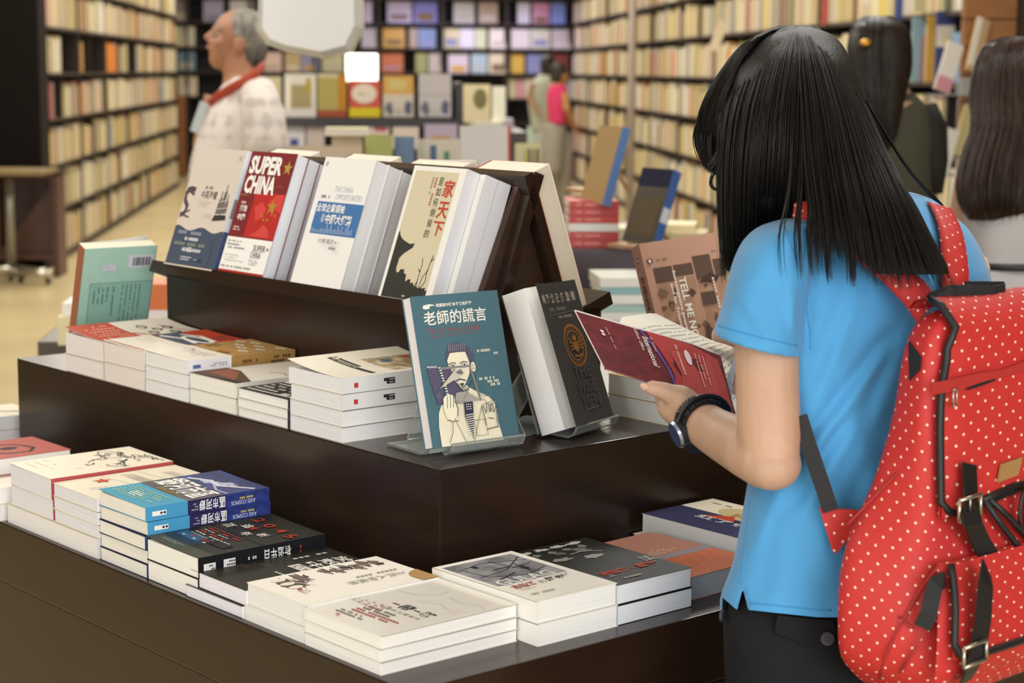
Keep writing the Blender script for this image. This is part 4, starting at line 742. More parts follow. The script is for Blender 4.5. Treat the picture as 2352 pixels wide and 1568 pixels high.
def fill_bay(org, along, out, width, z, stem, group, gap=0.0, forced=None, hmax=0.268):
    """Row of spines: along = direction of the shelf, out = towards the aisle."""
    x = 0.006; colc = None; run = 0
    while x < width - 0.03 - gap:
        if run <= 0: colc = forced if forced and RB.random() < 0.7 else RB.choices(CN, CW)[0]; run = RB.choice((1, 1, 2, 3, 4, 6)); hh = RB.uniform(0.205, hmax); dd = RB.uniform(0.008, 0.022)
        t = RB.uniform(0.014, 0.032); run -= 1; h2 = hh + RB.uniform(-0.004, 0.004)
        if x + t > width - 0.008: break
        p = org + along * (x + t / 2) - out * dd + ZV * z
        m = Matrix(((along.x, -out.x, 0, p.x), (along.y, -out.y, 0, p.y), (0, 0, 1, p.z), (0, 0, 0, 1)))
        SHELF_BOOKS.append((m, (t - 0.0008, 0.15, h2), colc[0], colc[1], stem, group)); x += t
def bookcase(label, org, along, out, width, bays, top=2.45, depth=0.30, back='#241b16'):
    """Open case with its front at org; local x along the shelf, y into the case."""
    fr = Matrix(((along.x, -out.x, 0, org.x), (along.y, -out.y, 0, org.y), (0, 0, 1, 0), (0, 0, 0, 1)))
    c = thing('bookcase', label, 'bookcase', fr, None)
    for x0 in (0.0, width - 0.02):
        m_ = MB(); m_.box(x0, x0 + 0.02, 0.016, depth, 0, top, CASE); m_.build('side_panel', c)
    for k in range(1, bays):
        m_ = MB(); m_.box(width * k / bays - 0.009, width * k / bays + 0.009, 0.035, depth - 0.01, 0.04, top - 0.02, CASE); m_.build('divider', c)
    for z in SHZ + [top - 0.02]:
        m_ = MB(); m_.box(0.02, width - 0.02, 0.002, depth - 0.01, z - 0.02, z - 0.0005, CASE2); m_.build('shelf', c)
    m_ = MB(); m_.box(0.0, width, depth - 0.008, depth, 0, top, mat(back, 0.8)); m_.build('back_panel', c)
    m_ = MB(); m_.box(0.02, width - 0.02, 0.012, 0.03, 0.0, 0.04, CASE); m_.build('plinth', c)
    return c
NTH = ('first', 'second', 'third', 'fourth', 'fifth', 'sixth', 'seventh', 'eighth', 'ninth', 'tenth', 'eleventh', 'twelfth')
XL, XR = -2.2, 2.70
for i in range(6):                                      # left wall, from the dark end panel into the hall
    y0 = 13.2 + 1.53 * i
    bookcase('dark wooden wall bookcase on the left, %s one from the dark end panel' % NTH[i], hall(XL, y0), HY, HX, 1.52, 2)
    for b in range(2):
        for k, z in enumerate(SHZ):
            n = i * 2 + b
            stem = '%s shelf, %s bay of the left bookcases' % (ORD[k], NTH[n]); g = 'books on the left bookcases'
            o = hall(XL, y0) + HY * (0.022 + 0.752 * b)
            if k == 4 and n in (1, 2, 3, 6): 
                if n == 2: fill_bay(o, HY, HX, 0.74, z, stem, g, 0.58)
                continue
            if k == 4 and n == 4: fill_bay(o, HY, HX, 0.74, z, stem, g, 0.05, ('orange', '#d9852e'))
            elif k == 3 and n == 0: fill_bay(o, HY, HX, 0.74, z, stem, g, 0.50, ('red', '#9c5058'))
            else: fill_bay(o, HY, HX, 0.73, z, stem, g, RB.choice((0, 0, 0, 0, 0.06, 0.14)))
for i in range(10):                                     # right wall
    y0 = 8.0 + 1.64 * i
    bookcase('dark wooden wall bookcase on the right, %s one from the brown slatted panel' % NTH[i], hall(XR, y0), HY, -HX, 1.63, 2)
    for b in range(2):
        for k, z in enumerate(SHZ):
            n = i * 2 + b; o = hall(XR, y0) + HY * (0.022 + 0.807 * b)
            stem = '%s shelf, %s right bookcase' % (ORD[k], NTH[i]); g = 'books on the right bookcases'
            fo = ('blue', '#7fa0c4') if (i < 1 and k in (3, 4) and b == 0) else None
            fill_bay(o, HY, -HX, 0.79, z, stem, g, RB.choice((0, 0, 0, 0.06, 0.2)), fo)
YB = 24.9
def hx_of(px, y): return (px - 1176) / F_PX * y * 1.006 + SL * y   # survey: hall x of a thing seen at px and depth y
for i in range(7):
    x0 = -3.18 + 0.845 * i
    bookcase('black back wall bookcase, %s from the left' % NTH[i], hall(x0, YB), HX, -HY, 0.84, 1, 2.6, 0.32, '#1b1a1e')
def plain_book(name, label, mw, w, h, t, cover, art=None, group=None, page='#e9e2d2', cat='book'):
    """A closed book too far off to show more than its cover and leaf edges; local like book()."""
    m_ = MB(); cm = mat(cover, 0.45); ct = min(0.002, t * 0.12)
    m_.box(0, w, 0, h, t - ct, t, cm); m_.box(0, w, 0, h, 0, ct, cm); m_.box(0, ct, 0, h, ct, t - ct, cm); m_.box(ct, w - ct, 0.001, h - 0.001, ct, t - ct, mat(page, 0.85))
    if art: art(Art(m_, lambda x, y, hh: (x * w, y * h, t + hh * 4), h / w))
    return tag(m_.build(name, None, mw), label, cat, group)
def face_out(px0, px1, row, hexc, desc, art=None, hpx=None, y=YB):
    x0 = hx_of(px0, y); x1 = hx_of(px1, y); z = SHZ[row]
    R_ = Matrix(((HX.x, 0, -HY.x, 0), (HX.y, 0, -HY.y, 0), (0, 1, 0, 0), (0, 0, 0, 1)))
    p = hall(x0, y) + HY * 0.075 + ZV * z
    tilt = Matrix.Rotation(math.radians(-8), 4, 'X'); R_.translation = p
    return plain_book('book', desc, R_ @ tilt, x1 - x0, (hpx or 46) / F_PX * y, 0.02, hexc, art, 'books facing out on the back wall')
def two(c, y0=0.0, y1=0.5, x0=0.0, x1=1.0): return lambda a: a.rect(x0, y0, x1, y1, c, 1)
BACK = [(1 + 5, [(405, 440, '#8a7f86', 'mauve'), (475, 520, '#a9a0c8', 'lilac'), (535, 588, '#d6d2da', 'off white'), (838, 856, '#c0b6d8', 'pale violet'), (890, 945, '#b5acc4', 'greyish lilac'), (950, 1003, '#6c6fb4', 'violet blue'), (1040, 1086, '#b9b7a8', 'greenish grey'), (1096, 1140, '#a58f72', 'tan'), (1184, 1212, '#c9c5c8', 'small pale grey'), (1218, 1256, '#c88aa0', 'rose pink'), (1260, 1292, '#7d8fd0', 'sky blue')]),
        (5, [(404, 424, '#d6cf9c', 'pale yellow'), (426, 455, '#cfcab6', 'ivory'), (832, 866, '#b6b1bc', 'grey'), (880, 930, '#c2963a', 'ochre'), (940, 958, '#a5917a', 'narrow beige'), (960, 1000, '#6f86a8', 'steel blue'), (1016, 1054, '#d0c68f', 'straw yellow'), (1055, 1086, '#d8d5da', 'white'), (1088, 1114, '#c9d0a0', 'light green'), (1121, 1162, '#e4dcc8', 'cream'), (1170, 1212, '#d8d0c2', 'parchment'), (1214, 1258, '#d0ccb0', 'pale olive'), (1262, 1306, '#c8bebb', 'dusty pink')]),
        (4, [(415, 455, '#5d7f93', 'slate blue'), (602, 650, '#e0c4b6', 'white and red'), (658, 694, '#c2a97a', 'camel'), (696, 735, '#8d93b8', 'periwinkle'), (742, 790, '#b9b98a', 'khaki'), (876, 926, '#b5622f', 'rust orange'), (954, 980, '#8d9150', 'moss green'), (984, 1012, '#b0a594', 'taupe'), (1028, 1074, '#cbbfc0', 'pale rose grey'), (1080, 1116, '#9fb8b4', 'aqua'), (1120, 1164, '#d6c9a0', 'sand'), (1170, 1200, '#c9a436', 'mustard'), (1206, 1242, '#7d84a5', 'blue grey'), (1262, 1300, '#7a2f28', 'dark red')]),
        (3, [(415, 458, '#cdbf9f', 'beige'), (1165, 1182, '#c5b98a', 'thin straw'), (1184, 1200, '#c78f86', 'thin pink'), (1202, 1222, '#cfc8ae', 'thin ivory'), (1290, 1312, '#b5b8a2', 'thin grey green')])]
for row, items in BACK:
    for i, (a_, b_, c_, nm_) in enumerate(items):
        x_ = RB.choice(('#d9d2c4', '#7f6a50', '#c9a24a', '#8d8fae', '#b9b2a2'))
        face_out(a_, b_, row, c_, '%s cover facing out on the %s shelf of the back wall' % (nm_, ORD[row]), two(x_, RB.uniform(0.05, 0.2), RB.uniform(0.3, 0.5), 0.15, 0.85) if b_ - a_ > 34 else None, 44 if row != 6 else 48)
# slim pale pole and the violet-white spotlights over the back wall
m_ = MB(); m_.tube([Vector((0, 0, 0)), Vector((0, 0, CEIL))], 0.035, mat('#a89c98', 0.5)); o = m_.build('trim_1', None, Matrix.Translation(hall(2.45, 17.2))); struct(o)
for i, px in enumerate((955, 1085, 1218)):
    t_ = thing('spotlight', 'violet white ceiling spotlight over the back wall, %s of three from the left' % NTH[i], 'spotlight', Matrix.Translation(hall(hx_of(px, 24.2), 24.2, 2.335)), 'spotlights over the back wall')
    m_ = MB(); m_.tube([Vector((0, 0, 0.03)), Vector((0, 0, 0.16))], [0.05, 0.045], mat('#2b2a30', 0.5), 14); m_.build('housing', t_)
    m_ = MB(); m_.tube([Vector((0, 0, 0.0)), Vector((0, 0, 0.028))], [0.044, 0.048], mat('#dcd6ff', 0.4, emit=9.0), 14); m_.build('lens', t_)
    m_ = MB(); m_.tube([Vector((0, 0, 0.16)), Vector((0, 0, CEIL - 2.336))], 0.008, mat('#2b2a30', 0.5), 8); m_.build('stem', t_)
    area('spotlight_glow', hall(hx_of(px, 24.2), 24.2, 2.32), (0.12, 0.12), 9, (0.62, 0.58, 1.0))
# brown slatted end panels with leaflets, dark pillars
def slat_panel(label, x0, x1, y, top=2.6, hexc='#8a5a2c', depth=0.05):
    fr = Matrix(((HX.x, HY.x, 0, 0), (HX.y, HY.y, 0, 0), (0, 0, 1, 0), (0, 0, 0, 1))); fr.translation = hall(x0, y)
    t_ = thing('slatted_panel', label, 'panel', fr)
    z = 0.02
    while z < top: 
        m_ = MB(); m_.box(0, x1 - x0, 0, depth, z, z + 0.108, mat(hexc, 0.45, 'wood')); m_.build('slat', t_); z += 0.115
    m_ = MB(); m_.box(0.004, x1 - x0 - 0.004, 0.012, depth - 0.004, 0, top, mat('#3a2818', 0.7)); m_.build('core', t_)
    return t_
slat_panel('orange brown slatted panel at the near end of the right bookcases', 2.50, 2.72, 7.86)
slat_panel('orange brown slatted strip at the left edge of the back wall shelves', -2.55 + 0.0, -2.33, 24.6, 0.98)
m_ = MB(); m_.bbox(0, 1.6, 0, 0.5, 0, CEIL - 0.001, mat('#2a221f', 0.5, 'wood'), 0.01); o = m_.build('trim_2', None, Matrix(((HX.x, HY.x, 0, hall(2.725, 7.7).x), (HX.y, HY.y, 0, hall(2.725, 7.7).y), (0, 0, 1, 0), (0, 0, 0, 1)))); struct(o)
m_ = MB(); m_.bbox(-1.6, 0, 0, 0.35, 0, CEIL - 0.001, mat('#15100e', 0.75, 'wood', spec=0.15), 0.01); o = m_.build('trim_3', None, Matrix(((HX.x, HY.x, 0, hall(-2.205, 12.83).x), (HX.y, HY.y, 0, hall(-2.205, 12.83).y), (0, 0, 1, 0), (0, 0, 0, 1)))); struct(o)
def leaflet(label, px, py, d, w, h, lean, hexc, art=None, yaw=0.0):
    R_ = Matrix.Rotation(math.radians(yaw), 4, 'Z') @ Matrix.Rotation(math.radians(90), 4, 'X')
    R_ = Matrix.Translation(atd(px, py, d)) @ R_ @ Matrix.Rotation(math.radians(lean), 4, 'Z')
    return plain_book('magazine', label, R_, w, h, 0.010, hexc, art, None, cat='magazine')
leaflet('pale magazine with a pink foot in a holder on the slatted panel', 2143, 203, 7.70, 0.077, 0.205, -17, '#dcd6cc', two('#c98f96', 0.0, 0.3), 20)
leaflet('orange and white magazine high on the slatted panel', 2216, 158, 7.72, 0.073, 0.222, -14, '#c9a87c', two('#ece6dc', 0.1, 1.0, 0.0, 0.4), 30)
leaflet('yellow and blue magazine low on the slatted panel', 2184, 352, 7.72, 0.115, 0.212, -15, '#b7a97a', two('#6f86a5', 0.0, 0.5, 0.5, 1.0), 20)
leaflet('white magazine below the yellow and blue one', 2146, 392, 7.70, 0.062, 0.185, -16, '#d8d3cc', None, 20)
for lab, x0_, x1_, y_, in (('upper', 2148, 2262, 212), ('lower', 2150, 2262, 398)):
    mh = thing('magazine_holder', '%s clear magazine holder fixed to the orange brown slatted panel' % lab, 'holder', Matrix.Translation(atd(x0_, y_, 7.69)))
    m_ = MB(); w_ = (x1_ - x0_) / F_PX * 7.69; m_.box(-0.015, w_, -0.02, 0.10, -0.012, -0.006, mat('#e8efee', 0.05, 'acrylic')); m_.build('tray', mh)
    m_ = MB(); m_.box(w_ - 0.10, w_, 0.094, 0.100, -0.012, 0.06, mat('#e8efee', 0.05, 'acrylic')); m_.build('back_plate', mh)
leaflet('white leaflet leaning out of the right bookcases above the dark hair', 1628, 112, 11.8, 0.06, 0.19, -18, '#e6d6b8')
for px0, px1, py, h_, c_, l_ in ((1885, 1905, 57, 0.22, '#b6544c', 'red'), (1976, 2052, 52, 0.2, '#d6c9b4', 'wide cream'), (2054, 2070, 50, 0.2, '#4456a0', 'deep blue'), (2098, 2165, 27, 0.16, '#cfc8a4', 'pale yellow'), (2090, 2122, 188, 0.31, '#8fb2c4', 'light blue'), (2124, 2142, 188, 0.31, '#c69c3e', 'gold'), (2144, 2186, 190, 0.33, '#39457c', 'navy and white')):
    d_ = 2.70 / ((px0 - 1176) / F_PX + SL) * 0.995 - 0.05; p_ = atd(px0, py, d_)
    R_ = Matrix.Rotation(math.radians(90), 4, 'X'); R_.translation = Vector((p_.x, p_.y, p_.z))
    plain_book('book', '%s book facing out at the near end of the right bookcases' % l_, R_, (px1 - px0) / F_PX * d_, h_, 0.02, c_, two('#e2dcd2', 0.5, 0.8) if 'navy' in l_ or 'wide' in l_ else None, 'books facing out near the slatted panel')

# ------------------------------------------------------------------ rolling stand at the left
st = thing('rolling_stand', 'silver rolling stand with a wooden tray before the dark pillar', 'stand', Matrix.Translation(hall(-2.24, 12.15)))
CHR = mat('#c9c4b8', 0.25, metal=0.9)
m_ = MB(); m_.bbox(-0.42, 0.20, -0.2, 0.2, 0.715, 0.745, mat('#8d7a55', 0.5, 'wood'), 0.005); m_.build('tray', st)
m_ = MB(); m_.tube([Vector((-0.07, 0, 0.09)), Vector((-0.07, 0, 0.714))], 0.03, mat('#8b877c', 0.4, metal=0.6), 14); m_.build('pole', st)
m_ = MB(); m_.tube([Vector((-0.07, 0, 0.085)), Vector((0.1, -0.05, 0.075)), Vector((0.21, -0.08, 0.07))], [0.045, 0.035, 0.03], CHR, 12); m_.build('foot', st)
m_ = MB(); m_.tube([Vector((-0.07, 0, 0.085)), Vector((-0.25, -0.05, 0.075)), Vector((-0.36, -0.08, 0.07))], [0.045, 0.035, 0.03], CHR, 12); m_.build('foot', st)
for x, y in ((0.19, -0.08), (0.0, -0.03), (-0.34, -0.08), (-0.1, 0.1)):
    m_ = MB(); m_.tube([Vector((x - 0.012, y, 0.026)), Vector((x + 0.012, y, 0.026))], 0.026, mat('#1c1b1a', 0.5), 14); m_.build('caster', st)
cab = thing('low_cabinet', 'low reddish brown open cabinet standing behind the silver stand', 'cabinet', Matrix(((HX.x, HY.x, 0, hall(-2.45, 12.45).x), (HX.y, HY.y, 0, hall(-2.45, 12.45).y), (0, 0, 1, 0), (0, 0, 0, 1))))
RW = mat('#4f2f20', 0.45, 'wood')
for nm_, bx in (('side_panel', (0.36, 0.40, 0, 0.34, 0, 0.71)), ('side_panel', (-0.9, -0.86, 0, 0.34, 0, 0.71)), ('top', (-0.9, 0.40, 0, 0.34, 0.67, 0.712)), ('bottom', (-0.86, 0.36, 0, 0.34, 0.12, 0.15)), ('back_panel', (-0.86, 0.36, 0.3, 0.33, 0.15, 0.67)), ('divider', (-0.02, 0.01, 0.02, 0.3, 0.15, 0.67))):
    m_ = MB(); m_.box(*bx, RW); m_.build(nm_, cab)
m_ = MB(); m_.prism([(-0.02, 0.15), (0.36, 0.15), (0.36, 0.62)], Vector((1, 0, 0)), ZV, Vector((0, 1, 0)), Vector((0, 0.06, 0)), 0.02, RW); m_.build('brace', cab)

# ------------------------------------------------------------------ white wrapped sign hanging from the ceiling
DS = 5.2; c0 = atd(713, 20, DS); hs = thing('hanging_sign', 'white faceted sign wrapped in plastic hanging from the ceiling', 'sign', Matrix.Translation(c0))
PO = [(590, 73), (610, 101), (652, 117), (744, 133), (808, 117), (834, 64), (831, -70), (800, -110), (640, -115), (597, -80)]
m_ = MB(); pl_ = [((p[0] - 713) / F_PX * DS, -(p[1] - 20) / F_PX * DS) for p in PO]
for dy, s_ in ((0.0, 0.88),): pass
rg = [[Vector((p[0] * s_, dy, p[1] * s_)) for p in pl_] for dy, s_ in ((-0.05, 0.86), (-0.025, 0.97), (0.0, 1.0), (0.05, 1.0), (0.075, 0.97), (0.10, 0.86))]
m_.rings(rg, mat('#dad9d4', 0.3, 'foil', coat=0.5), True, False); m_.build('panel', hs)
for x in (-0.08, 0.1):
    m_ = MB(); m_.tube([Vector((x, 0.02, 0.155)), Vector((x, 0.02, CEIL - c0.z))], 0.002, mat('#b9b6b0', 0.5), 6); m_.build('cord', hs)
# ------------------------------------------------------------------ display furniture in the middle distance
def block_table(label, x0, x1, y0, y1, z, low=0.0, lowz=0.0, hexc='#3d2f2d', front=0.0):
    fr = Matrix(((HX.x, HY.x, 0, hall(x0, y0).x), (HX.y, HY.y, 0, hall(x0, y0).y), (0, 0, 1, 0), (0, 0, 0, 1)))
    t_ = thing('display_table', label, 'table', fr); w_, l_ = x1 - x0, y1 - y0; wd_ = mat(hexc, 0.35, 'wood')
    m_ = MB(); m_.bbox(0, w_, 0, l_, lowz if low else z - 0.06, z, wd_, 0.004); m_.build('upper_tier' if low else 'tabletop', t_)
    if low: m_ = MB(); m_.bbox(-low, w_ + low, -front, l_ + low, lowz - 0.09, lowz - 0.0005, wd_, 0.004); m_.build('lower_tier', t_)
    m_ = MB(); b0 = low - 0.01 if low else -0.03; m_.box(-b0, w_ + b0, -b0, l_ + b0, 0, (lowz - 0.0905) if low else z - 0.0605, wd_); m_.build('base_cabinet', t_)
    return t_
def up_book(label, px0, px1, pyb, pyt, d, hexc, art=None, t=0.02, lean=8, yaw=0, group=None, page='#e9e2d2', h=None):
    """A book standing cover to the lens; its foot surveyed at px0..px1, pyb."""
    p = atd(px0, pyb, d); w_ = (px1 - px0) / F_PX * d; h_ = h or (pyb - pyt) / F_PX * d / math.cos(math.radians(lean))
    R_ = Matrix.Rotation(math.radians(yaw), 4, 'Z') @ Matrix.Rotation(math.radians(90 - lean), 4, 'X'); R_.translation = p
    return plain_book('book', label, R_, w_, h_, t, hexc, art, group, page)
# tall display shelf
DY = 9.0; zt = 1.165; X0, X1 = hx_of(600, DY), hx_of(1062, DY)
ds = thing('display_shelf', 'dark double tier display shelf in the middle of the hall', 'display shelf', Matrix(((HX.x, HY.x, 0, hall(X0, DY).x), (HX.y, HY.y, 0, hall(X0, DY).y), (0, 0, 1, 0), (0, 0, 0, 1))))
DK = mat('#2d2a30', 0.4, 'wood'); wS = X1 - X0
for nm_, bx in (('shelf', (0, wS, -0.06, 0.5, zt - 0.036, zt - 0.0005)), ('shelf', (0.02, wS - 0.02, -0.02, 0.24, 0.90, 0.93)), ('shelf', (0.02, wS - 0.02, -0.02, 0.24, 0.55, 0.58)), ('side_panel', (-0.0, 0.02, -0.02, 0.5, 0, zt - 0.037)), ('side_panel', (wS - 0.02, wS, -0.02, 0.5, 0, zt - 0.037)), ('upright', (wS - 0.035, wS, 0.0, 0.46, zt, zt + 0.175)), ('back_panel', (0.0, wS - 0.036, 0.2, 0.22, zt, zt + 0.15)), ('divider', (0.47, 0.49, -0.01, 0.24, 0.581, zt - 0.037)), ('divider', (0.245, 0.262, -0.01, 0.24, 0.581, zt - 0.037))):
    m_ = MB(); m_.bbox(*bx, DK, 0.003); m_.build(nm_, ds)
def fig(a): a.blob(0.2, 0.2, 0.16, 0.2, '#6b6a78', 5); a.blob(0.82, 0.22, 0.16, 0.24, '#5b6078', 6); a.blob(0.5, 0.12, 0.1, 0.12, '#b8b2a8', 7)
GM = 'books standing on the middle display shelf'
def art_m1(a): a.rect(0.2, 0.2, 0.85, 0.75, '#a99c72', 1); a.rect(0.68, 0.55, 0.84, 0.9, '#b3a03c', 1); a.rect(0.03, 0.1, 0.2, 0.9, '#f1ead2', 1)
def art_m2(a): a.rect(0.7, 0.15, 1, 1, '#b98434', 1); a.rect(0, 0, 1, 0.16, '#a3553a', 1); a.rect(0, 0.92, 0.7, 1, '#cfc5a8', 1)
def art_m3(a): a.rect(0, 0, 1, 0.25, '#d8c52c', 1); a.ell(0.48, 0.64, 0.40, 0.27, '#dfd3c2'); a.lines(0.25, 0.6, 0.72, 0.68, 2, '#7c7468', 0.5, False, 4, 7)
def art_m4(a): a.rect(0, 0, 1, 0.55, '#cbc1b6', 1); a.rect(0.2, 0.66, 0.75, 0.9, '#c9bb7c', 1); fig(a)
def art_m5(a): a.rect(0, 0.5, 1, 0.52, '#8f8a90', 1); fig(a)
for l_, a_, b_, t_, c_, ar in (('cream book with a brown print at the left end of the middle display', 604, 646, 178, '#cdbf9c', None), ('white framed picture book on the middle display shelf', 654, 726, 172, '#d9d4cc', art_m1), ('olive book with an orange side on the middle display shelf', 730, 796, 172, '#a8994a', art_m2), ('red book with a white disc and yellow foot on the middle display', 802, 874, 187, '#bf4526', art_m3), ('orange and white book with dark figures on the middle display', 880, 950, 176, '#c99a3e', art_m4), ('lilac grey book with dark figures on the middle display', 962, 1036, 172, '#b9b3b4', art_m5)):
    up_book(l_, a_, b_, 270, t_, 9.0, c_, ar, 0.02, 10, 4.6, GM)
sg = thing('light_box', 'glowing white square light box above the red book on the middle display', 'light box', Matrix.Translation(atd(831, 187, 9.22)) @ Matrix.Rotation(math.radians(4.6), 4, 'Z'))
m_ = MB(); m_.bbox(-0.079, 0.079, -0.012, 0.012, 0.0, 0.136, mat('#fffdf2', 0.4, emit=2.2), 0.006); m_.build('panel', sg)
m_ = MB(); m_.box(-0.06, -0.05, 0.0, 0.008, -0.20, 0.0, DK); m_.box(0.05, 0.06, 0.0, 0.008, -0.20, 0.0, DK); m_.build('legs', sg)
for l_, a_, b_, b2, t_, c_, ar in (('blue and white booklet on the lower tier of the middle display', 652, 700, 342, 292, '#c9c6c9', two('#4a548c', 0.1, 0.4, 0.3, 0.7)), ('pinkish grey booklet on the lower tier of the middle display', 704, 745, 342, 292, '#b8aaa2', None), ('rose white booklet under the red disc book', 838, 894, 342, 294, '#cbbcb6', two('#b5606a', 0.7, 1.0, 0.4, 0.9)), ('pale booklet under the orange and white book', 902, 962, 342, 296, '#cdbfb6', None), ('lilac and orange booklet under the lilac grey book', 975, 1050, 342, 292, '#a79ab0', two('#b38a4c', 0.1, 0.5, 0.2, 0.8))):
    up_book(l_, a_, b_, b2, t_, 8.95, c_, ar, 0.015, 10, 4.6, 'booklets on the lower tier of the middle display', h=0.118)
# table right of it, with taller books
block_table('dark table right of the middle display shelf', hx_of(1066, 9.8), hx_of(1205, 9.8), 9.7, 10.5, 1.085)
up_book('cream book with a dark round picture right of the display shelf', 1064, 1126, 283, 196, 9.75, '#d2c49c', lambda a: a.ell(0.62, 0.62, 0.26, 0.27, '#77704f'), 0.03, 8, 4.6)
up_book('pale green white book beside the cream one with the round picture', 1130, 1160, 283, 200, 9.85, '#dfe0d0', None, 0.03, 4, 4.6)
# low table behind the rack with standing books
block_table('low brown table behind the book rack', hx_of(655, 5.8), hx_of(1036, 5.8), 5.66, 6.30, 0.98, hexc='#6a543c')
GL = 'books standing on the low table behind the rack'
up_book('wide beige book showing its plain back on the low table', 662, 832, 472, 337, 5.80, '#c2ae90', None, 0.03, 6, 4, GL)
up_book('lime green book on the low table behind the rack', 838, 902, 468, 312, 5.88, '#a3a552', two('#8fa0a8', 0.0, 0.3, 0.3, 0.6), 0.03, 6, 4, GL)
up_book('blue book on the low table beside the lime green one', 906, 952, 464.5, 316, 5.95, '#5d7898', None, 0.03, 6, 4, GL)
up_book('white book with green and blue spots on the low table', 958, 1056, 459.5, 322, 6.05, '#d9d2c0', lambda a: (a.rect(0.3, 0.3, 0.45, 0.9, '#5d7898', 1), a.rect(0.62, 0.4, 0.75, 0.8, '#5f9a72', 1)), 0.03, 6, 4, GL)
mcr = Matrix.Rotation(math.radians(4), 4, 'Z'); mcr.translation = atd(746, 312, 6.12)
plain_book('book', 'cream book with a green edge lying on top of the standing books', mcr, 0.142, 0.20, 0.024, '#d8d0ac', two('#8fae4c', 0.0, 0.1), None)
mcr = Matrix.Rotation(math.radians(4), 4, 'Z'); mcr.translation = Vector((atd(746, 312, 6.12).x + 0.02, atd(746, 312, 6.12).y + 0.03, 0.985))
bx_ = MB(); bx_.bbox(0, 0.10, 0, 0.14, 0, atd(746, 312, 6.12).z - 0.986, mat('#cbb79a', 0.6), 0.003); tag(bx_.build('box', None, mcr), 'beige carton under the green edged cream book', 'box')
# big pale book and its neighbours, mid right
block_table('dark wooden stepped table beyond the first one, right of the rack', 0.56, 1.00, 5.15, 6.1, 0.912, 0.11, 0.765, '#43363a', 0.60)
GP = 'piles on the stepped table beyond the first one'
def flat(label, px, py, d, w, l, t, hexc, yaw, spine=None, sart=None, group=None, page='#e9e2d2', z=None):
    p = atd(px, py, d); m_ = MB(); cm = mat(hexc, 0.45)
    m_.box(0, w, 0, l, t - 0.0015, t, cm); m_.box(0, w, 0, l, 0, 0.0015, cm); m_.box(0.001, w - 0.001, 0.0015, l - 0.001, 0.0015, t - 0.0015, mat(page, 0.85)); m_.box(0, w, 0, 0.0015, 0.0015, t - 0.0015, mat(spine or hexc, 0.45))
    if sart: sart(Art(m_, lambda x, y, hh: (x * w, -hh * 4, y * t), t / w))
    R_ = Matrix.Rotation(math.radians(yaw), 4, 'Z'); R_.translation = Vector((p.x, p.y, z if z is not None else p.z))
    return tag(m_.build('book', None, R_), label, 'book', group)
zr = 0.9125
for i, (c_, t_, nm_) in enumerate((('#b94848', 0.022, 'red paperback at the bottom of the red pile'), ('#b94848', 0.022, 'red paperback second from the bottom of the red pile'), ('#dcdcd6', 0.023, 'white book in the middle of the red pile'), ('#bb4444', 0.021, 'red paperback just above the white book'), ('#bb4444', 0.021, 'red paperback second from the top of the red pile'), ('#bb4444', 0.021, 'red paperback on top of the red pile'))):
    flat(nm_, 1306, 565, 5.22, 0.140, 0.2, t_ - 0.001, c_, 2 + (i % 2), None, (lambda s: s.lines(0.08, 0.3, 0.95, 0.7, 1, '#e0a39a', 0.6, False, 4, 14)) if c_ != '#dcdcd6' else None, GP, z=zr); zr += t_
def leaning(label, foot_l, foot_r, top_l, top_r, d, t, front, spine, art=None, page='#eadfc6'):
    """A book leaning back on an easel, seen edge on: quad of its visible narrow side."""
    pass
def easel_book(label, px, py, d, w, h, t, yaw, lean, hexc, spine, art=None, sart=None):
    p = atd(px, py, d); R_ = Matrix.Rotation(math.radians(yaw), 4, 'Z') @ Matrix.Rotation(math.radians(90 - lean), 4, 'X'); R_.translation = p
    m_ = MB(); cm = mat(hexc, 0.4)
    m_.box(0, w, 0, h, t - 0.0015, t, cm); m_.box(0, w, 0, h, 0, 0.0015, cm); m_.box(0.0015, w - 0.0015, 0, h - 0.002, 0.0015, t - 0.0015, mat('#eadfc6', 0.85)); m_.box(w - 0.0015, w, 0, h, 0.0015, t - 0.0015, mat(spine, 0.4))
    if art: art(Art(m_, lambda x, y, hh: (x * w, y * h, t + hh * 4), h / w))
    if sart: sart(Art(m_, lambda x, y, hh: (w + hh * 4, y * h, (1 - x) * t), h / t))
    return tag(m_.build('book', None, R_), label, 'book')
def easel(label, px, py, d, w, h, yaw, z0):
    p = atd(px, py, d); R_ = Matrix.Rotation(math.radians(yaw), 4, 'Z'); R_.translation = Vector((p.x, p.y, z0))
    t_ = thing('book_easel', label, 'easel', R_); wd_ = mat('#b8946a', 0.5, 'wood')
    for x in (0.01, w - 0.01):
        m_ = MB(); m_.tube([Vector((x, 0.02, 0.004)), Vector((x, 0.07, h))], 0.006, wd_, 8); m_.build('leg', t_)
    m_ = MB(); m_.tube([Vector((w / 2, 0.15, 0.004)), Vector((w / 2, 0.075, h * 0.9))], 0.006, wd_, 8); m_.build('leg', t_)
    m_ = MB(); m_.box(-0.01, w + 0.01, -0.03, 0.03, 0.012, 0.022, wd_); m_.build('ledge', t_)
    m_ = MB(); m_.tube([Vector((0.01, 0.068, h * 0.9)), Vector((w - 0.01, 0.068, h * 0.9))], 0.005, wd_, 8); m_.build('crossbar', t_)
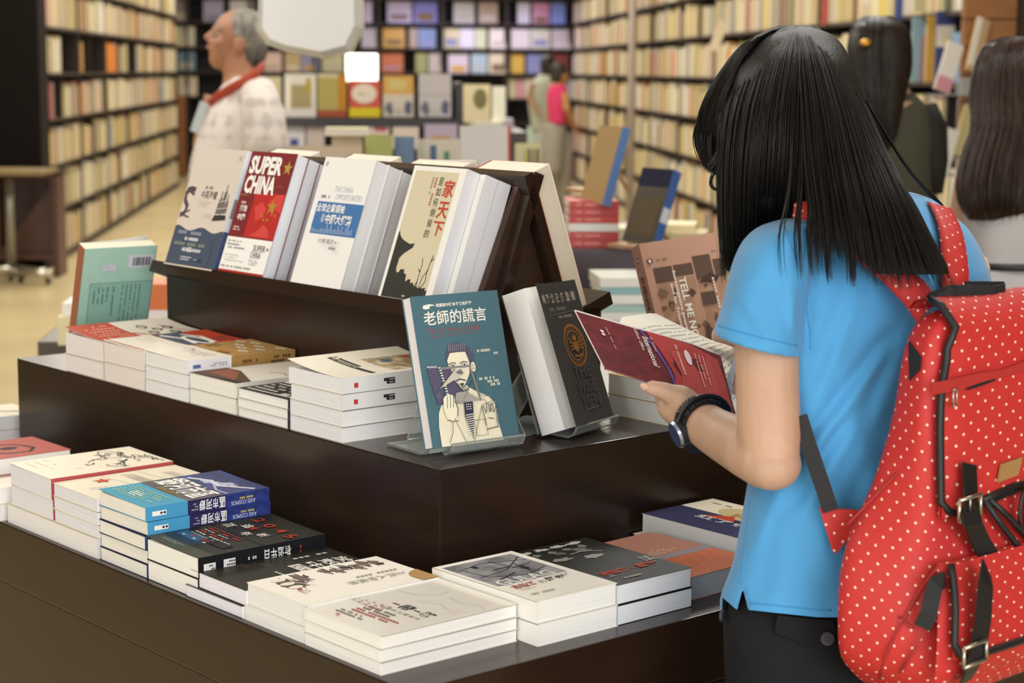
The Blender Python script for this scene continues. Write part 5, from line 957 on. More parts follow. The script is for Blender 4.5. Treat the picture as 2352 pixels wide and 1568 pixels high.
# blue-backed book on the red pile, dark blue one beside it
easel_book('tan book with a blue spine leaning on top of the red pile', 1352, 468, 5.30, 0.13, 0.222, 0.03, -64, 16, '#ad8d58', '#587bb2', None)
easel('small wooden easel behind the blue spined book on the red pile', 1322, 470, 5.42, 0.10, 0.13, -64, zr + 0.002)
easel_book('dark book with a blue and white spine leaning beyond the red pile', 1448, 560, 5.0, 0.12, 0.205, 0.032, -52, 20, '#4c4338', '#3f5f9c', lambda a: (a.rect(0, 0.75, 1, 1, '#26263c', 1), a.rect(0.1, 0.1, 0.9, 0.6, '#5e523f', 1)), lambda s: s.rect(0.1, 0.3, 0.9, 0.5, '#c9cdd8', 1))
easel('small wooden easel behind the dark blue spined book', 1420, 558, 5.12, 0.10, 0.13, -52, 0.9125)
for l_, px_, py_, d_, w_, t_, c_, yw in (('cream book lying left of the dark leaning book', 1408, 545, 5.25, 0.075, 0.05, '#e3d9b8', 6), ('cream book lying right of the dark leaning book', 1500, 553, 5.4, 0.12, 0.05, '#e2d4a8', -8), ('buff book lying beneath the cream one on the right', 1540, 565, 5.35, 0.10, 0.03, '#c9b98c', -8)):
    flat(l_, px_, py_, d_, w_, 0.17, t_, c_, yw, group=GP, z=0.9125)
zl = 0.7655
for i, (c_, t_, nm_) in enumerate((('#cfd6d2', 0.022, 'bottom'), ('#dfe1dc', 0.022, 'second'), ('#9fc0bc', 0.020, 'third'), ('#e2e2dc', 0.024, 'fourth'), ('#86b2b6', 0.018, 'fifth'), ('#dcdcd4', 0.024, 'top'))):
    flat('white and teal paperback below the brown table front, %s of the pile from below' % nm_, 1378, 715, 4.62, 0.16, 0.20, t_ - 0.001, c_, 4 + (i % 3), group=GP, z=zl); zl += t_
# tall grey white book in front of the pale stacks
up_book('large pale grey book with a red edge standing behind the rack', 1056, 1170, 430, 292, 5.5, '#c6c2bb', lambda a: a.rect(0.95, 0, 1, 1, '#b9534a', 1), 0.035, 6, 6)
block_table('narrow brown table under the large pale grey book', hx_of(1046, 5.6), hx_of(1160, 5.6), 5.45, 5.9, 1.055, hexc='#5a4634')
up_book('striped stack of magazines right of the large grey book', 1182, 1236, 420, 330, 6.3, '#d6cf9a', lambda a: [a.rect(0.1 + 0.18 * i, 0, 0.2 + 0.18 * i, 0.86, ('#d8d3c4', '#c9bf52', '#3c3830', '#8d7a4c', '#4a4038')[i], 1) for i in range(5)], 0.10, 3, 4)
block_table('small brown stand under the striped magazines', hx_of(1180, 6.3), hx_of(1245, 6.3), 6.25, 6.75, 1.02, hexc='#5a4634')
for l_, px_, py_, d_, w_, t_, c_, yw in (('cream album lying on the table right of the display shelf', 1088, 288, 9.72, 0.15, 0.05, '#e8e2d4', 8), ('pale violet grey book lying beside the cream album', 1140, 284, 9.9, 0.09, 0.06, '#b2a8b4', 4)):
    flat(l_, px_, py_, d_, w_, 0.2, t_, c_, yw, z=1.0855)
# small table and piles beyond the mint book, left
block_table('small dark table beyond the far end of the display table', hx_of(60, 4.5), hx_of(420, 4.5), 4.62, 5.25, 0.72, hexc='#4a4038')
for l_, px_, py_, d_, w_, l2, t_, c_, z_ in (('grey book at the bottom of the pile right of the mint book', 330, 760, 4.5, 0.09, 0.16, 0.03, '#6d6458', 0.7205), ('cream book in the pile right of the mint book', 330, 740, 4.5, 0.09, 0.16, 0.05, '#e4d3a8', 0.751), ('white book under the orange one', 330, 700, 4.5, 0.09, 0.16, 0.02, '#e9e2e4', 0.8015), ('orange book on top of the pile right of the mint book', 335, 690, 4.5, 0.085, 0.15, 0.062, '#d9743f', 0.822), ('pale yellow book in the pile left of the mint book', 132, 740, 4.6, 0.06, 0.16, 0.07, '#e4d8ac', 0.7205), ('white book on top of the pile left of the mint book', 142, 700, 4.62, 0.05, 0.14, 0.03, '#ece6dc', 0.791)):
    flat(l_, px_, py_, d_, w_, l2, t_, c_, 4, z=z_)
bt = thing('bottle', 'small white capped bottle beside the far corner of the display table', 'bottle', Matrix.Translation(Vector((atd(136, 800, 4.55).x - 0.02, 4.78, 0.7205)))) 
m_ = MB(); m_.tube([Vector((0, 0, 0)), Vector((0, 0, 0.05)), Vector((0, 0, 0.06))], [0.016, 0.016, 0.009], mat('#4b4a58', 0.4), 14); m_.build('body', bt)
m_ = MB(); m_.tube([Vector((0, 0, 0.0605)), Vector((0, 0, 0.09))], [0.008, 0.007], mat('#d9dae6', 0.4), 12); m_.build('cap', bt)
for l_, px_, z_, c_ in (('ivory book on the low pile behind the pink and slate book', 374, 0.7, '#e4dcbc'),):
    block_table('low dark stand behind the far end of the rack', hx_of(372, 5.5), hx_of(430, 5.5), 5.4, 5.8, 0.76, hexc='#4c4440')
    flat(l_, 374, 560, 5.45, 0.09, 0.2, 0.06, c_, 4, z=0.7605)
# ------------------------------------------------------------------ people
FWD = Vector((_f.x, _f.y, 0)).normalized()
def hull_ring(xl, yl, xr, yr, d, hd, n=32, e=2.3, tw=0.0):
    """Rounded cross-section whose sides were surveyed at (xl,yl) and (xr,yr), at depth d, hd thick each way."""
    hd = float(hd); L = atd(xl, yl, d - tw * (xr - xl) / 580); R_ = atd(xr, yr, d + tw * (xr - xl) / 580); c = (L + R_) / 2; a = (R_ - L) / 2; out = []
    for i in range(n):
        t = 2 * math.pi * i / n; cs, sn = math.cos(t), math.sin(t)
        x = math.copysign(abs(cs) ** (2 / e), cs); y = math.copysign(abs(sn) ** (2 / e), sn)
        out.append(c + a * x + FWD * (hd * y))
    return out
def resample(rows, k):
    """Catmull-Rom between the surveyed rows, k steps each."""
    out = []; R_ = [np.array(r, float) for r in rows]
    for i in range(len(R_) - 1):
        p0, p1, p2, p3 = R_[max(0, i - 1)], R_[i], R_[i + 1], R_[min(len(R_) - 1, i + 2)]
        for j in range(k):
            t = j / k; out.append(0.5 * ((2 * p1) + (-p0 + p2) * t + (2 * p0 - 5 * p1 + 4 * p2 - p3) * t * t + (-p0 + 3 * p1 - 3 * p2 + p3) * t ** 3))
    out.append(R_[-1]); return out
def hull(rows, m, k=4, n=32, fold=None, e=2.3, caps=True, tw=0.0):
    """rows: (xl, xr, y, d, hd) or (xl, yl, xr, yr, d, hd)"""
    rows = [r if len(r) == 6 else (r[0], r[2], r[1], r[2], r[3], r[4]) for r in rows]
    rg = [hull_ring(*r, n=n, e=e, tw=tw) for r in resample(rows, k)]
    if fold: rg = [[fold(p, i / n, j / max(1, len(rg) - 1)) for i, p in enumerate(r)] for j, r in enumerate(rg)]
    b_ = MB(); b_.rings(rg, m, caps); return b_
def sphere(b_, c, ax, ay, az, m, nu=20, nv=12):
    c = Vector(c); rg = []
    for j in range(1, nv):
        t = math.pi * j / nv; rg.append([c + az * math.cos(t) + (ax * math.cos(2 * math.pi * i / nu) + ay * math.sin(2 * math.pi * i / nu)) * math.sin(t) for i in range(nu)])
    b_.rings(rg, m, True)
def fuse(b_, name, voxel, smooth, m, parent):
    """One continuous skin over overlapping volumes."""
    me = b_.mesh('tmp'); o = bpy.data.objects.new('tmp', me); COL.objects.link(o)
    r = o.modifiers.new('r', 'REMESH'); r.mode = 'VOXEL'; r.voxel_size = voxel; r.use_smooth_shade = True
    s = o.modifiers.new('s', 'SMOOTH'); s.factor = 0.5; s.iterations = smooth
    dg = bpy.context.evaluated_depsgraph_get(); dg.update(); out = bpy.data.meshes.new_from_object(o.evaluated_get(dg))
    bpy.data.objects.remove(o); bpy.data.meshes.remove(me)
    out.name = name; out.materials.clear(); out.materials.append(m)
    for p in out.polygons: p.use_smooth = True
    return obj(name, out, parent)
def head_parts(b_, c, face, up, s, m):
    """Skull, jaw, nose, brow, lips, ears; c = middle of the head, s = head height."""
    f = face.normalized(); l = up.cross(f).normalized(); u = f.cross(l)
    P = lambda x, y, z: c + (f * x + l * y + u * z) * s
    sphere(b_, P(-0.05, 0, 0.12), f * 0.42 * s, l * 0.335 * s, u * 0.39 * s, m)
    sphere(b_, P(0.10, 0, -0.10), f * 0.27 * s, l * 0.265 * s, u * 0.33 * s, m)
    sphere(b_, P(0.17, 0, -0.29), f * 0.16 * s, l * 0.17 * s, u * 0.17 * s, m)
    b_.tube([P(0.34, 0, 0.08), P(0.395, 0, 0.0), P(0.44, 0, -0.075)], [0.045 * s, 0.055 * s, 0.06 * s], m, 10)
    sphere(b_, P(0.36, 0, -0.085), f * 0.06 * s, l * 0.10 * s, u * 0.05 * s, m, 12, 8)
    b_.tube([P(0.29, 0.17, 0.11), P(0.345, 0, 0.115), P(0.29, -0.17, 0.11)], 0.05 * s, m, 8)
    b_.tube([P(0.29, 0.09, -0.19), P(0.345, 0, -0.185), P(0.29, -0.09, -0.19)], 0.042 * s, m, 8)
    for k in (-1, 1):
        sphere(b_, P(-0.04, 0.335 * k, -0.02), f * 0.085 * s, l * 0.045 * s, u * 0.14 * s, m, 12, 8)
        sphere(b_, P(0.22, 0.17 * k, -0.06), f * 0.11 * s, l * 0.10 * s, u * 0.10 * s, m, 12, 8)
    return P
def face_marks(parent, P, s, f, l, u, brow='#3a302a', lip='#a86a5c'):
    e = MB(); R_ = 0.052 * s
    for k in (-1, 1):
        sphere(e, P(0.305, 0.145 * k, 0.03), f * R_ * 0.8, l * R_ * 1.25, u * R_ * 0.7, mat('#958a7e', 0.4), 12, 8)
        sphere(e, P(0.340, 0.145 * k, 0.03), f * R_ * 0.3, l * R_ * 0.55, u * R_ * 0.55, mat('#1d1512', 0.2), 12, 8)
        e.build('eye', parent); e = MB()
    e = MB()
    for k in (-1, 1): e.tube([P(0.335, 0.07 * k, 0.145), P(0.335, 0.15 * k, 0.165), P(0.28, 0.24 * k, 0.14)], 0.016 * s, mat(brow, 0.8), 6); e.build('eyebrow', parent); e = MB()
    e = MB(); e.tube([P(0.325, 0.095, -0.19), P(0.38, 0, -0.178), P(0.325, -0.095, -0.19)], [(0.014 * s, 0.012 * s), (0.03 * s, 0.026 * s), (0.014 * s, 0.012 * s)], mat(lip, 0.45), 8); e.build('lips', parent)
HAIR_M = mat('#0f0c0b', 0.48, 'hair', spec=0.35, hs=(240, 240, 14))
def strands(b_, guides, n, rad, m, seed, jit=0.010, seg=15, lens=(0.86, 1.0), sides=4, bunch=0.0):
    """Hair between ordered guide curves of (x, y, d)."""
    R = random.Random(seed); G = [resample(g, 6) for g in guides]
    def at(g, t):
        q = t * (len(g) - 1); i = min(int(q), len(g) - 2); w_ = q - i; return g[i] * (1 - w_) + g[i + 1] * w_
    for k in range(n):
        s_ = R.random() * (len(G) - 1)
        i = min(int(s_), len(G) - 2); w_ = s_ - i; w_ = w_ * (1 - bunch) + bunch * (round(w_ * 3) / 3); L = R.uniform(*lens); dj = R.gauss(0, 1) * jit; xj = R.gauss(0, 2.2); wav = R.uniform(0, 6.3); wa = R.uniform(0, 2.5)
        pts = []
        for q in range(seg):
            t = q / (seg - 1) * L; p = at(G[i], t) * (1 - w_) + at(G[i + 1], t) * w_
            pts.append(atd(p[0] + xj * t * 1.6 + wa * math.sin(wav + 5 * t), p[1], p[2] + dj * (0.25 + t) - abs(dj) * 0.1))
        r0 = rad * R.uniform(0.7, 1.25)
        b_.tube(pts, [r0 * (1.0 if q < seg * 0.7 else max(0.08, 1 - (q / (seg - 1) - 0.7) / 0.32)) for q in range(seg)], m, sides, False)

# ---------------------------------------------------------------- the reader in the blue polo shirt
SKIN = mat('#c09c84', 0.5, 'skin', sss=0.12)
GC = atd(1955, 1200, 2.15)
girl = thing('person', 'girl in blue polo shirt and dark trousers reading an opened book', 'person', Matrix.Translation(Vector((GC.x, GC.y, 0))))
GI = girl.matrix_world.inverted()
def gb(b_, name, parent=girl):       # geometry surveyed in the world, stored about her base
    o = b_.build(name, parent); o.matrix_parent_inverse = Matrix.Identity(4); o.data.transform(GI); return o
BLUE = mat('#4598d2', 0.75, 'cloth', sheen=0.25); NAVY = mat('#15161a', 0.85, 'cloth', spec=0.25)
sk = MB(); FW3 = TA; RT3 = TB
hc = atd(1812, 285, 2.21); face = Vector((-0.80, 0.42, -0.42)).normalized(); upv = Vector((-0.42, 0.2, 0.88))
HP = head_parts(sk, hc, face, upv, 0.198, SKIN)
nb = atd(1945, 520, 2.17)
sk.tube([hc + (nb - hc) * 0.3, hc + (nb - hc) * 0.7, nb, nb - ZV * 0.05], [0.052, 0.05, 0.058, 0.07], SKIN, 16)
sk.tube([atd(1985, 560, 2.17), atd(1975, 760, 2.16), atd(1960, 1000, 2.15), atd(1955, 1250, 2.15), atd(1955, 1420, 2.15)], [0.07, 0.088, 0.082, 0.088, 0.09], SKIN, 20)
SL_ = atd(1765, 610, 2.045); SR_ = atd(2195, 610, 2.27)
sk.tube([SL_, atd(1985, 590, 2.17), SR_], [0.042, 0.055, 0.042], SKIN, 16)
EL = atd(1768, 1066, 2.0)
sk.tube([SL_, atd(1760, 720, 2.03), atd(1761, 820, 2.02), atd(1764, 920, 2.01), atd(1768, 1010, 2.002), atd(1771, 1062, 2.0)], [0.038, 0.0365, 0.0350, 0.0345, 0.0345, 0.030], SKIN, 18)
sk.tube([atd(1781, 1066, 1.995), atd(1766, 1057, 2.0), atd(1728, 1036, 2.03), atd(1684, 1014, 2.085), atd(1640, 990, 2.135), atd(1600, 962, 2.175)], [0.022, 0.033, 0.0325, 0.0300, 0.0275, 0.0255], SKIN, 18)
sphere(sk, atd(1772, 1064, 2.0), _r * 0.0325, FWD * 0.034, _u * 0.0285, SKIN)
# left hand: palm under the cover, thumb laid along it, four fingers bent round behind it
sk.tube([atd(1606, 966, 2.172), atd(1584, 952, 2.188), atd(1562, 938, 2.205), atd(1546, 927, 2.215)], [0.0250, (0.026, 0.022), (0.028, 0.020), (0.027, 0.015)], SKIN, 16)
sk.tube([atd(1590, 925, 2.190), atd(1562, 914, 2.186), atd(1538, 904, 2.182)], [0.014, 0.0165, 0.0125], SKIN, 12)
sk.tube([atd(1545, 908, 2.183), atd(1526, 898, 2.180), atd(1509, 893, 2.178), atd(1494, 890, 2.178), atd(1482, 889, 2.179)], [0.0125, 0.0112, 0.0098, 0.0092, 0.0068], SKIN, 12)
for i, (x0, y0, x1, y1, x2, y2, x3, y3) in enumerate(((1545, 945, 1522, 925, 1512, 880, 1516, 845), (1556, 952, 1534, 938, 1526, 890, 1528, 848), (1568, 960, 1548, 950, 1540, 904, 1544, 862), (1578, 968, 1560, 962, 1556, 925, 1560, 892))):
    sk.tube([atd(x0, y0, 2.205), atd(x1, y1, 2.232), atd(x2, y2, 2.262), atd(x3, y3, 2.268)], [0.0098, 0.0092, 0.0085, 0.0070], SKIN, 10)
# right arm reaching round to the far side of the book
RE = atd(2140, 1000, 2.42)
sk.tube([SR_, atd(2190, 780, 2.36), RE], [0.042, 0.037, 0.031], SKIN, 16)
sk.tube([RE, atd(1950, 905, 2.42), atd(1760, 815, 2.40)], [0.031, 0.028, 0.022], SKIN, 16)
sk.tube([atd(1770, 820, 2.40), atd(1735, 802, 2.395), atd(1705, 792, 2.392)], [0.023, (0.03, 0.018), (0.03, 0.014)], SKIN, 14)
sk.tube([atd(1735, 790, 2.388), atd(1695, 783, 2.382), atd(1662, 772, 2.380), atd(1634, 769, 2.380)], [0.0125, 0.0105, 0.0095, 0.0075], SKIN, 10)
for i, dy in enumerate((0, 11, 22, 33)):
    sk.tube([atd(1712, 790 + dy, 2.395), atd(1680, 800 + dy, 2.41), atd(1655, 812 + dy, 2.405), atd(1640 + 5 * i, 824 + dy, 2.40)], [0.0098, 0.009, 0.0085, 0.007], SKIN, 10)
# legs down to the floor
sk.tube([atd(1955, 1380, 2.15), atd(1955, 1450, 2.15), atd(1955, 1510, 2.15)], [0.075, 0.085, 0.08], SKIN, 20)
HPc = atd(1955, 1450, 2.15)
for k in (-1, 1):
    hj = HPc + RT3 * 0.075 * k; kn = Vector((hj.x, hj.y, 0.42)) + FW3 * 0.02; an = Vector((hj.x, hj.y, 0.07)) - FW3 * 0.01
    sk.tube([hj, (hj + kn) / 2, kn, (kn + an) / 2 - FW3 * 0.015, an], [0.062, 0.060, 0.048, 0.045, 0.032], SKIN, 16)
    sk.tube([an, an + FW3 * 0.06 - ZV * 0.03, an + FW3 * 0.14 - ZV * 0.045], [0.034, 0.032, 0.022], SKIN, 12)
body = fuse(sk, 'body', 0.0032, 5, SKIN, girl); body.data.transform(GI)
fl_, ll_, ul_ = face, upv.cross(face).normalized(), face.cross(upv.cross(face).normalized())
face_marks(girl, lambda x, y, z: GI @ HP(x, y, z), 0.198, fl_, ll_, ul_)
nl = MB(); sphere(nl, atd(1481, 888, 2.1722), Vector((0.0058, -0.001, 0)), Vector((0, 0.0014, 0)), Vector((-0.002, 0, 0.0046)), mat('#cfa692', 0.3), 12, 8); gb(nl, 'thumbnail')
# polo shirt: trunk, sleeve, collar
def folds(p, a_, t):
    w1 = math.sin(26 * a_ * 2 + 9 * t + 3 * math.sin(7 * t)) * 0.0022 * (0.3 + t); w2 = 0.005 * math.exp(-((a_ - 0.60 - 0.22 * (t - 0.3)) / 0.022) ** 2) * (0.2 < t < 0.95) - 0.004 * math.exp(-((a_ - 0.64 - 0.24 * (t - 0.3)) / 0.02) ** 2) * (0.25 < t < 0.9) + 0.0035 * math.exp(-((a_ - 0.70 - 0.30 * (t - 0.5)) / 0.02) ** 2) * (0.35 < t < 0.95)
    c = atd(1965, 784, 2.16); d = Vector((p.x - c.x, p.y - c.y, 0)); d = d.normalized() if d.length else d
    return p + d * (w1 + w2)
TR = [(1930, 448, 2085, 440, 2.19, 0.055), (1870, 478, 2135, 455, 2.18, 0.075), (1800, 510, 2185, 492, 2.17, 0.095), (1755, 545, 2225, 530, 2.165, 0.108), (1730, 600, 2258, 595, 2.16, 0.116), (1722, 660, 2272, 655, 2.16, 0.120), (1725, 720, 2264, 720, 2.16, 0.122), (1735, 800, 2250, 800, 2.16, 0.120), (1738, 900, 2238, 900, 2.155, 0.116), (1735, 1000, 2228, 1000, 2.15, 0.114), (1724, 1100, 2222, 1100, 2.15, 0.116), (1716, 1150, 2222, 1150, 2.15, 0.118), (1700, 1230, 2230, 1230, 2.15, 0.122), (1680, 1310, 2240, 1310, 2.15, 0.126), (1662, 1372, 2248, 1372, 2.15, 0.128), (1658, 1404, 2252, 1404, 2.15, 0.129), (1656, 1450, 2254, 1450, 2.15, 0.130)]
rows = resample(TR, 5); nR = 72; rg = [hull_ring(*r, n=nR, e=2.2, tw=0.085) for r in rows]
rg = [[folds(p, i / nR, j / (len(rg) - 1)) for i, p in enumerate(r)] for j, r in enumerate(rg)]
b_ = MB(); nq = len(rg) - 1
vs = [p for r in rg for p in r]; fs = []
for j in range(nq):
    for i in range(nR):
        a_, c_ = j * nR + i, j * nR + (i + 1) % nR; fs.append((a_, c_, c_ + nR, a_ + nR))
fs.append(tuple(range(nR))[::-1]); fs.append(tuple(range(nq * nR, nq * nR + nR))); b_.add(vs, fs, BLUE, True)
sv = hull([(1800, 508, 1880, 500, 2.05, 0.045), (1748, 524, 1875, 520, 2.045, 0.058), (1712, 552, 1868, 560, 2.04, 0.062), (1690, 590, 1860, 610, 2.036, 0.062), (1674, 640, 1852, 670, 2.032, 0.060), (1662, 695, 1845, 735, 2.028, 0.058), (1650, 735, 1840, 780, 2.024, 0.056), (1638, 768, 1834, 816, 2.020, 0.054)], BLUE, 4, 40, lambda p, a_, t: p + FWD * (0.0016 * math.sin(30 * a_ + 8 * t)))
off = len(b_.v); b_.v += sv.v; b_.f += [tuple(off + q for q in f) for f in sv.f]; b_.m += [0] * len(sv.f); b_.sm += [True] * len(sv.f)
po = fuse(b_, 'polo_shirt', 0.0035, 4, BLUE, girl)
def hem(x, near):
    if not near: return 1404
    if x < 1690: return 1398 - 26 * max(0, min(1, (1690 - x) / 30))
    if abs(x - 1706) < 12: return 1350 + abs(x - 1706) / 12 * 48
    return 1400 + 17 * max(0, min(1, (x - 1718) / 160))
bm = bmesh.new(); bm.from_mesh(po.data); inf = {}
for v in bm.verts:
    d = v.co - CAM; z = d.dot(_f); x = 1176 + F_PX * d.dot(_r) / z; y = 784 - F_PX * d.dot(_u) / z; inf[v] = (x, y, z, hem(x, z < 2.15 + (x - 1955) / 290 * 0.085))
bmesh.ops.delete(bm, geom=[v for v in bm.verts if inf[v][1] > inf[v][3] + 2.5], context='VERTS')
for v in bm.verts:
    if v.is_boundary: x, y, z, h_y = inf[v]; v.co = atd(x, h_y, z)
CREASE = (((2035, 790), (1850, 1035), 20, 0.0075), ((1945, 985), (1835, 1165), 22, 0.006), ((2000, 1080), (1930, 1260), 26, 0.004), ((1782, 1112), (1722, 1250), 20, 0.004), ((1862, 560), (1842, 790), 14, 0.006), ((1795, 640), (1822, 770), 16, 0.003), ((1700, 700), (1760, 790), 18, 0.003), ((2070, 760), (2000, 960), 24, 0.005), ((1950, 690), (1870, 900), 24, 0.0045), ((1800, 1180), (1760, 1380), 30, 0.003))
for v in bm.verts:
    x, y, z, h_y = inf[v]
    if z > 2.15: continue
    k = 0.0
    for (x0, y0), (x1, y1), w_, dp in CREASE:
        L = math.hypot(x1 - x0, y1 - y0); ux, uy = (x1 - x0) / L, (y1 - y0) / L; t = ((x - x0) * ux + (y - y0) * uy) / L; sd = ((x - x0) * -uy + (y - y0) * ux) / w_
        if -0.15 < t < 1.15: k += dp * 1.6 * sd * math.exp(-sd * sd) * max(0.0, min(1.0, (t + 0.15) * 4)) * max(0.0, min(1.0, (1.15 - t) * 4))
    if k: v.co += FWD * k
bm.normal_update(); bm.to_mesh(po.data)
from mathutils.bvhtree import BVHTree
bv = BVHTree.FromBMesh(bm); bm.free(); po.data.transform(GI)
def on_shirt(x, y, off=0.0004):
    d = ray(x, y).normalized(); loc = bv.ray_cast(CAM, d)[0]; return (loc - d * off) if loc is not None else None
for nm_, P_ in (('sleeve_seam', [(1642 + 190 * t, 745 + 48 * t + 3 * math.sin(3 * t)) for t in [i / 24 for i in range(25)]]), ('side_seam', [(1722 - 20 * t, 1150 + 195 * t) for t in [i / 24 for i in range(25)]]), ('armhole_seam', [(1800 + 62 * math.sin(t * 1.5), 512 + 290 * t) for t in [i / 30 for i in range(31)]]), ('hem_seam', [(1722 + 188 * t, 1384 + 17 * min(1, t * 1.15)) for t in [i / 24 for i in range(25)]])):
    h_ = MB()
    Q = [q for q in (on_shirt(*p) for p in P_) if q is not None]
    if len(Q) > 3: h_.tube(Q, 0.0007, mat('#3f92cc', 0.85), 6); gb(h_, nm_)
cl = hull([(1880, 470, 2075, 450, 2.185, 0.075), (1862, 455, 2062, 432, 2.185, 0.078), (1868, 436, 2055, 416, 2.187, 0.070)], BLUE, 3, 32, None, 2.2, False); gb(cl, 'collar')
# trousers
lt = hull([(1700, 2225, 1325, 2.15, 0.110), (1676, 2240, 1380, 2.15, 0.118), (1664, 2250, 1430, 2.15, 0.124), (1664, 2254, 1500, 2.15, 0.128), (1668, 2256, 1580, 2.15, 0.128), (1680, 2250, 1700, 2.15, 0.124), (1710, 2230, 1800, 2.15, 0.11)], NAVY, 4, 40, None, 2.2, True, 0.085)
for k in (-1, 1):
    hj = HPc + RT3 * 0.078 * k; fl0 = Vector((hj.x, hj.y, 0.09))
    lt.tube([Vector((hj.x, hj.y, 0.66)), Vector((hj.x, hj.y, 0.55)), Vector((hj.x, hj.y, 0.38)) + FW3 * 0.015, fl0], [0.078, 0.088, 0.078, 0.075], NAVY, 20)
gb(lt, 'trousers')
pf = MB(); pp = [atd(x, y, d) for x, y, d in ((1786, 1412, 1.994), (1850, 1420, 1.998), (1914, 1424, 2.008), (1926, 1488, 2.010), (1900, 1499, 2.005), (1840, 1476, 1.996), (1780, 1452, 1.993))]
pf.add(pp + [p + FWD * 0.004 for p in pp], [tuple(range(7))[::-1], tuple(range(7, 14))] + [(i, (i + 1) % 7, 7 + (i + 1) % 7, 7 + i) for i in range(7)], NAVY)
gb(pf, 'pocket_flap')
for x, y, d, sc_ in ((1901, 1467, 2.0025, 1.0), (1659, 1413, 2.055, 0.9)):
    bn = MB(); c = atd(x, y, d); r = 0.0068 * sc_; ux = _r if x > 1800 else (_r * 0.5 + FWD * 0.87)
    nn = ux.cross(_u).normalized()
    bn.prism([(r * math.cos(t * 0.2618), r * math.sin(t * 0.2618)) for t in range(24)], ux, _u, nn, c, 0.0022, mat('#30323a', 0.45)); 
    for q in range(4): bn.disc(c + nn * 0.0024 + ux * (0.0016 * (1 if q % 2 else -1)) + _u * (0.0016 * (1 if q > 1 else -1)), ux, _u, 0.0009, 0.0009, mat('#17171b', 0.6), 10)
    for q in range(4): bn.disc(c - nn * 0.0002 + ux * (0.0016 * (1 if q % 2 else -1)) + _u * (0.0016 * (1 if q > 1 else -1)), ux, _u, 0.0009, 0.0009, mat('#17171b', 0.6), 10)
    bn.tube([c + (ux * math.cos(t * 0.2618) + _u * math.sin(t * 0.2618)) * r - nn * 0.0003 for t in range(25)], 0.0008, mat('#3c3f48', 0.45), 6, False); gb(bn, 'button')
for k in (-1, 1):
    hj = HPc + RT3 * 0.085 * k; s0 = Vector((hj.x, hj.y, 0.0)); sh = MB()
    sh.rings([[s0 + FW3 * (x + 0.02) + RT3 * yy + ZV * zz for x, yy in [((-0.09 + 0.20 * (0.5 + 0.5 * math.cos(t))) * sx, 0.042 * math.sin(t) * sx) for t in [2 * math.pi * i / 20 for i in range(20)]]] for sx, zz in ((0.96, 0.002), (1.0, 0.02), (0.96, 0.05), (0.7, 0.085))], mat('#2a2a2e', 0.6), True); gb(sh, 'shoe')
# glasses
gl = MB(); GM_ = mat('#191619', 0.25)
gl.tube([atd(1676, 322, 2.215), atd(1655, 350, 2.235), atd(1630, 381, 2.250)], [(0.0034, 0.0055)] * 3, GM_, 8)
ring_c = atd(1664, 404, 2.290); rx_ = Vector((0.62, 0.72, -0.1)).normalized(); ry_ = Vector((0.45, -0.1, 0.88)).normalized()
for k in (0, 1): gl.tube([ring_c + rx_ * (0.058 * k) + rx_ * 0.025 * math.cos(t * 0.2618) + ry_ * 0.019 * math.sin(t * 0.2618) for t in range(25)], 0.0022, GM_, 8, False)
gl.tube([ring_c + rx_ * 0.025, ring_c + rx_ * 0.033], 0.002, GM_, 8); gl.tube([ring_c + rx_ * 0.083, ring_c + rx_ * 0.083 - face * 0.11], 0.0025, GM_, 8)
gl.tube([atd(1630, 381, 2.250), atd(1637, 392, 2.275), ring_c - rx_ * 0.02], 0.0028, GM_, 8); gb(gl, 'glasses')
# watch
wt = thing('watch_anchor', '', '', Matrix()) if False else None
WA = (atd(1595, 958, 2.18) - atd(1640, 990, 2.135)).normalized(); WC = atd(1614, 972, 2.162); w1 = WA.cross(Vector((0, 0, 1))).normalized(); w2 = w1.cross(WA).normalized()
wb = MB(); WBK = mat('#17171a', 0.42)
for i in range(22):
    t = 2 * math.pi * i / 22; nrm_ = w1 * math.cos(t) + w2 * math.sin(t); tg = -w1 * math.sin(t) + w2 * math.cos(t); c = WC + nrm_ * 0.0292
    P_ = [c + WA * (0.0105 * a_) + tg * (0.0040 * b2) + nrm_ * (0.0030 * c2) for c2 in (-1, 1) for b2 in (-1, 1) for a_ in (-1, 1)]
    wb.add(P_, [(0, 2, 3, 1), (4, 5, 7, 6), (0, 1, 5, 4), (2, 6, 7, 3), (0, 4, 6, 2), (1, 3, 7, 5)], WBK)
wb.tube([WC + (w1 * math.cos(t * 0.2618) + w2 * math.sin(t * 0.2618)) * 0.0290 for t in range(25)], [(0.0026, 0.0095)] * 25, WBK, 8, False)
wstrap = gb(wb, 'wrist_watch')
wf_ = MB(); dirn = (atd(1620, 1050, 2.085) - WC); dirn = (dirn - WA * dirn.dot(WA)).normalized(); tg = WA.cross(dirn).normalized()
for r0, r1, z0, z1, mm in ((0.0165, 0.0170, 0.024, 0.034, mat('#24252b', 0.3)), (0.0170, 0.0150, 0.034, 0.037, mat('#9aa3b3', 0.2, metal=0.8)), (0.0142, 0.0142, 0.0368, 0.0372, mat('#3d4c74', 0.1, coat=1.0))):
    wf_.rings([[WC + dirn * z + (WA * math.cos(2 * math.pi * i / 28) + tg * math.sin(2 * math.pi * i / 28)) * r for i in range(28)] for r, z in ((r0, z0), (r1, z1))], mm, True, False)
gb(wf_, 'watch_case', wstrap)
wk = MB(); c = WC + (atd(1612, 930, 2.12) - WC).normalized() * 0.0315; wk.bbox(-0.007, 0.007, -0.004, 0.004, -0.0015, 0.0015, mat('#7c4248', 0.3, metal=0.5), 0.0008)
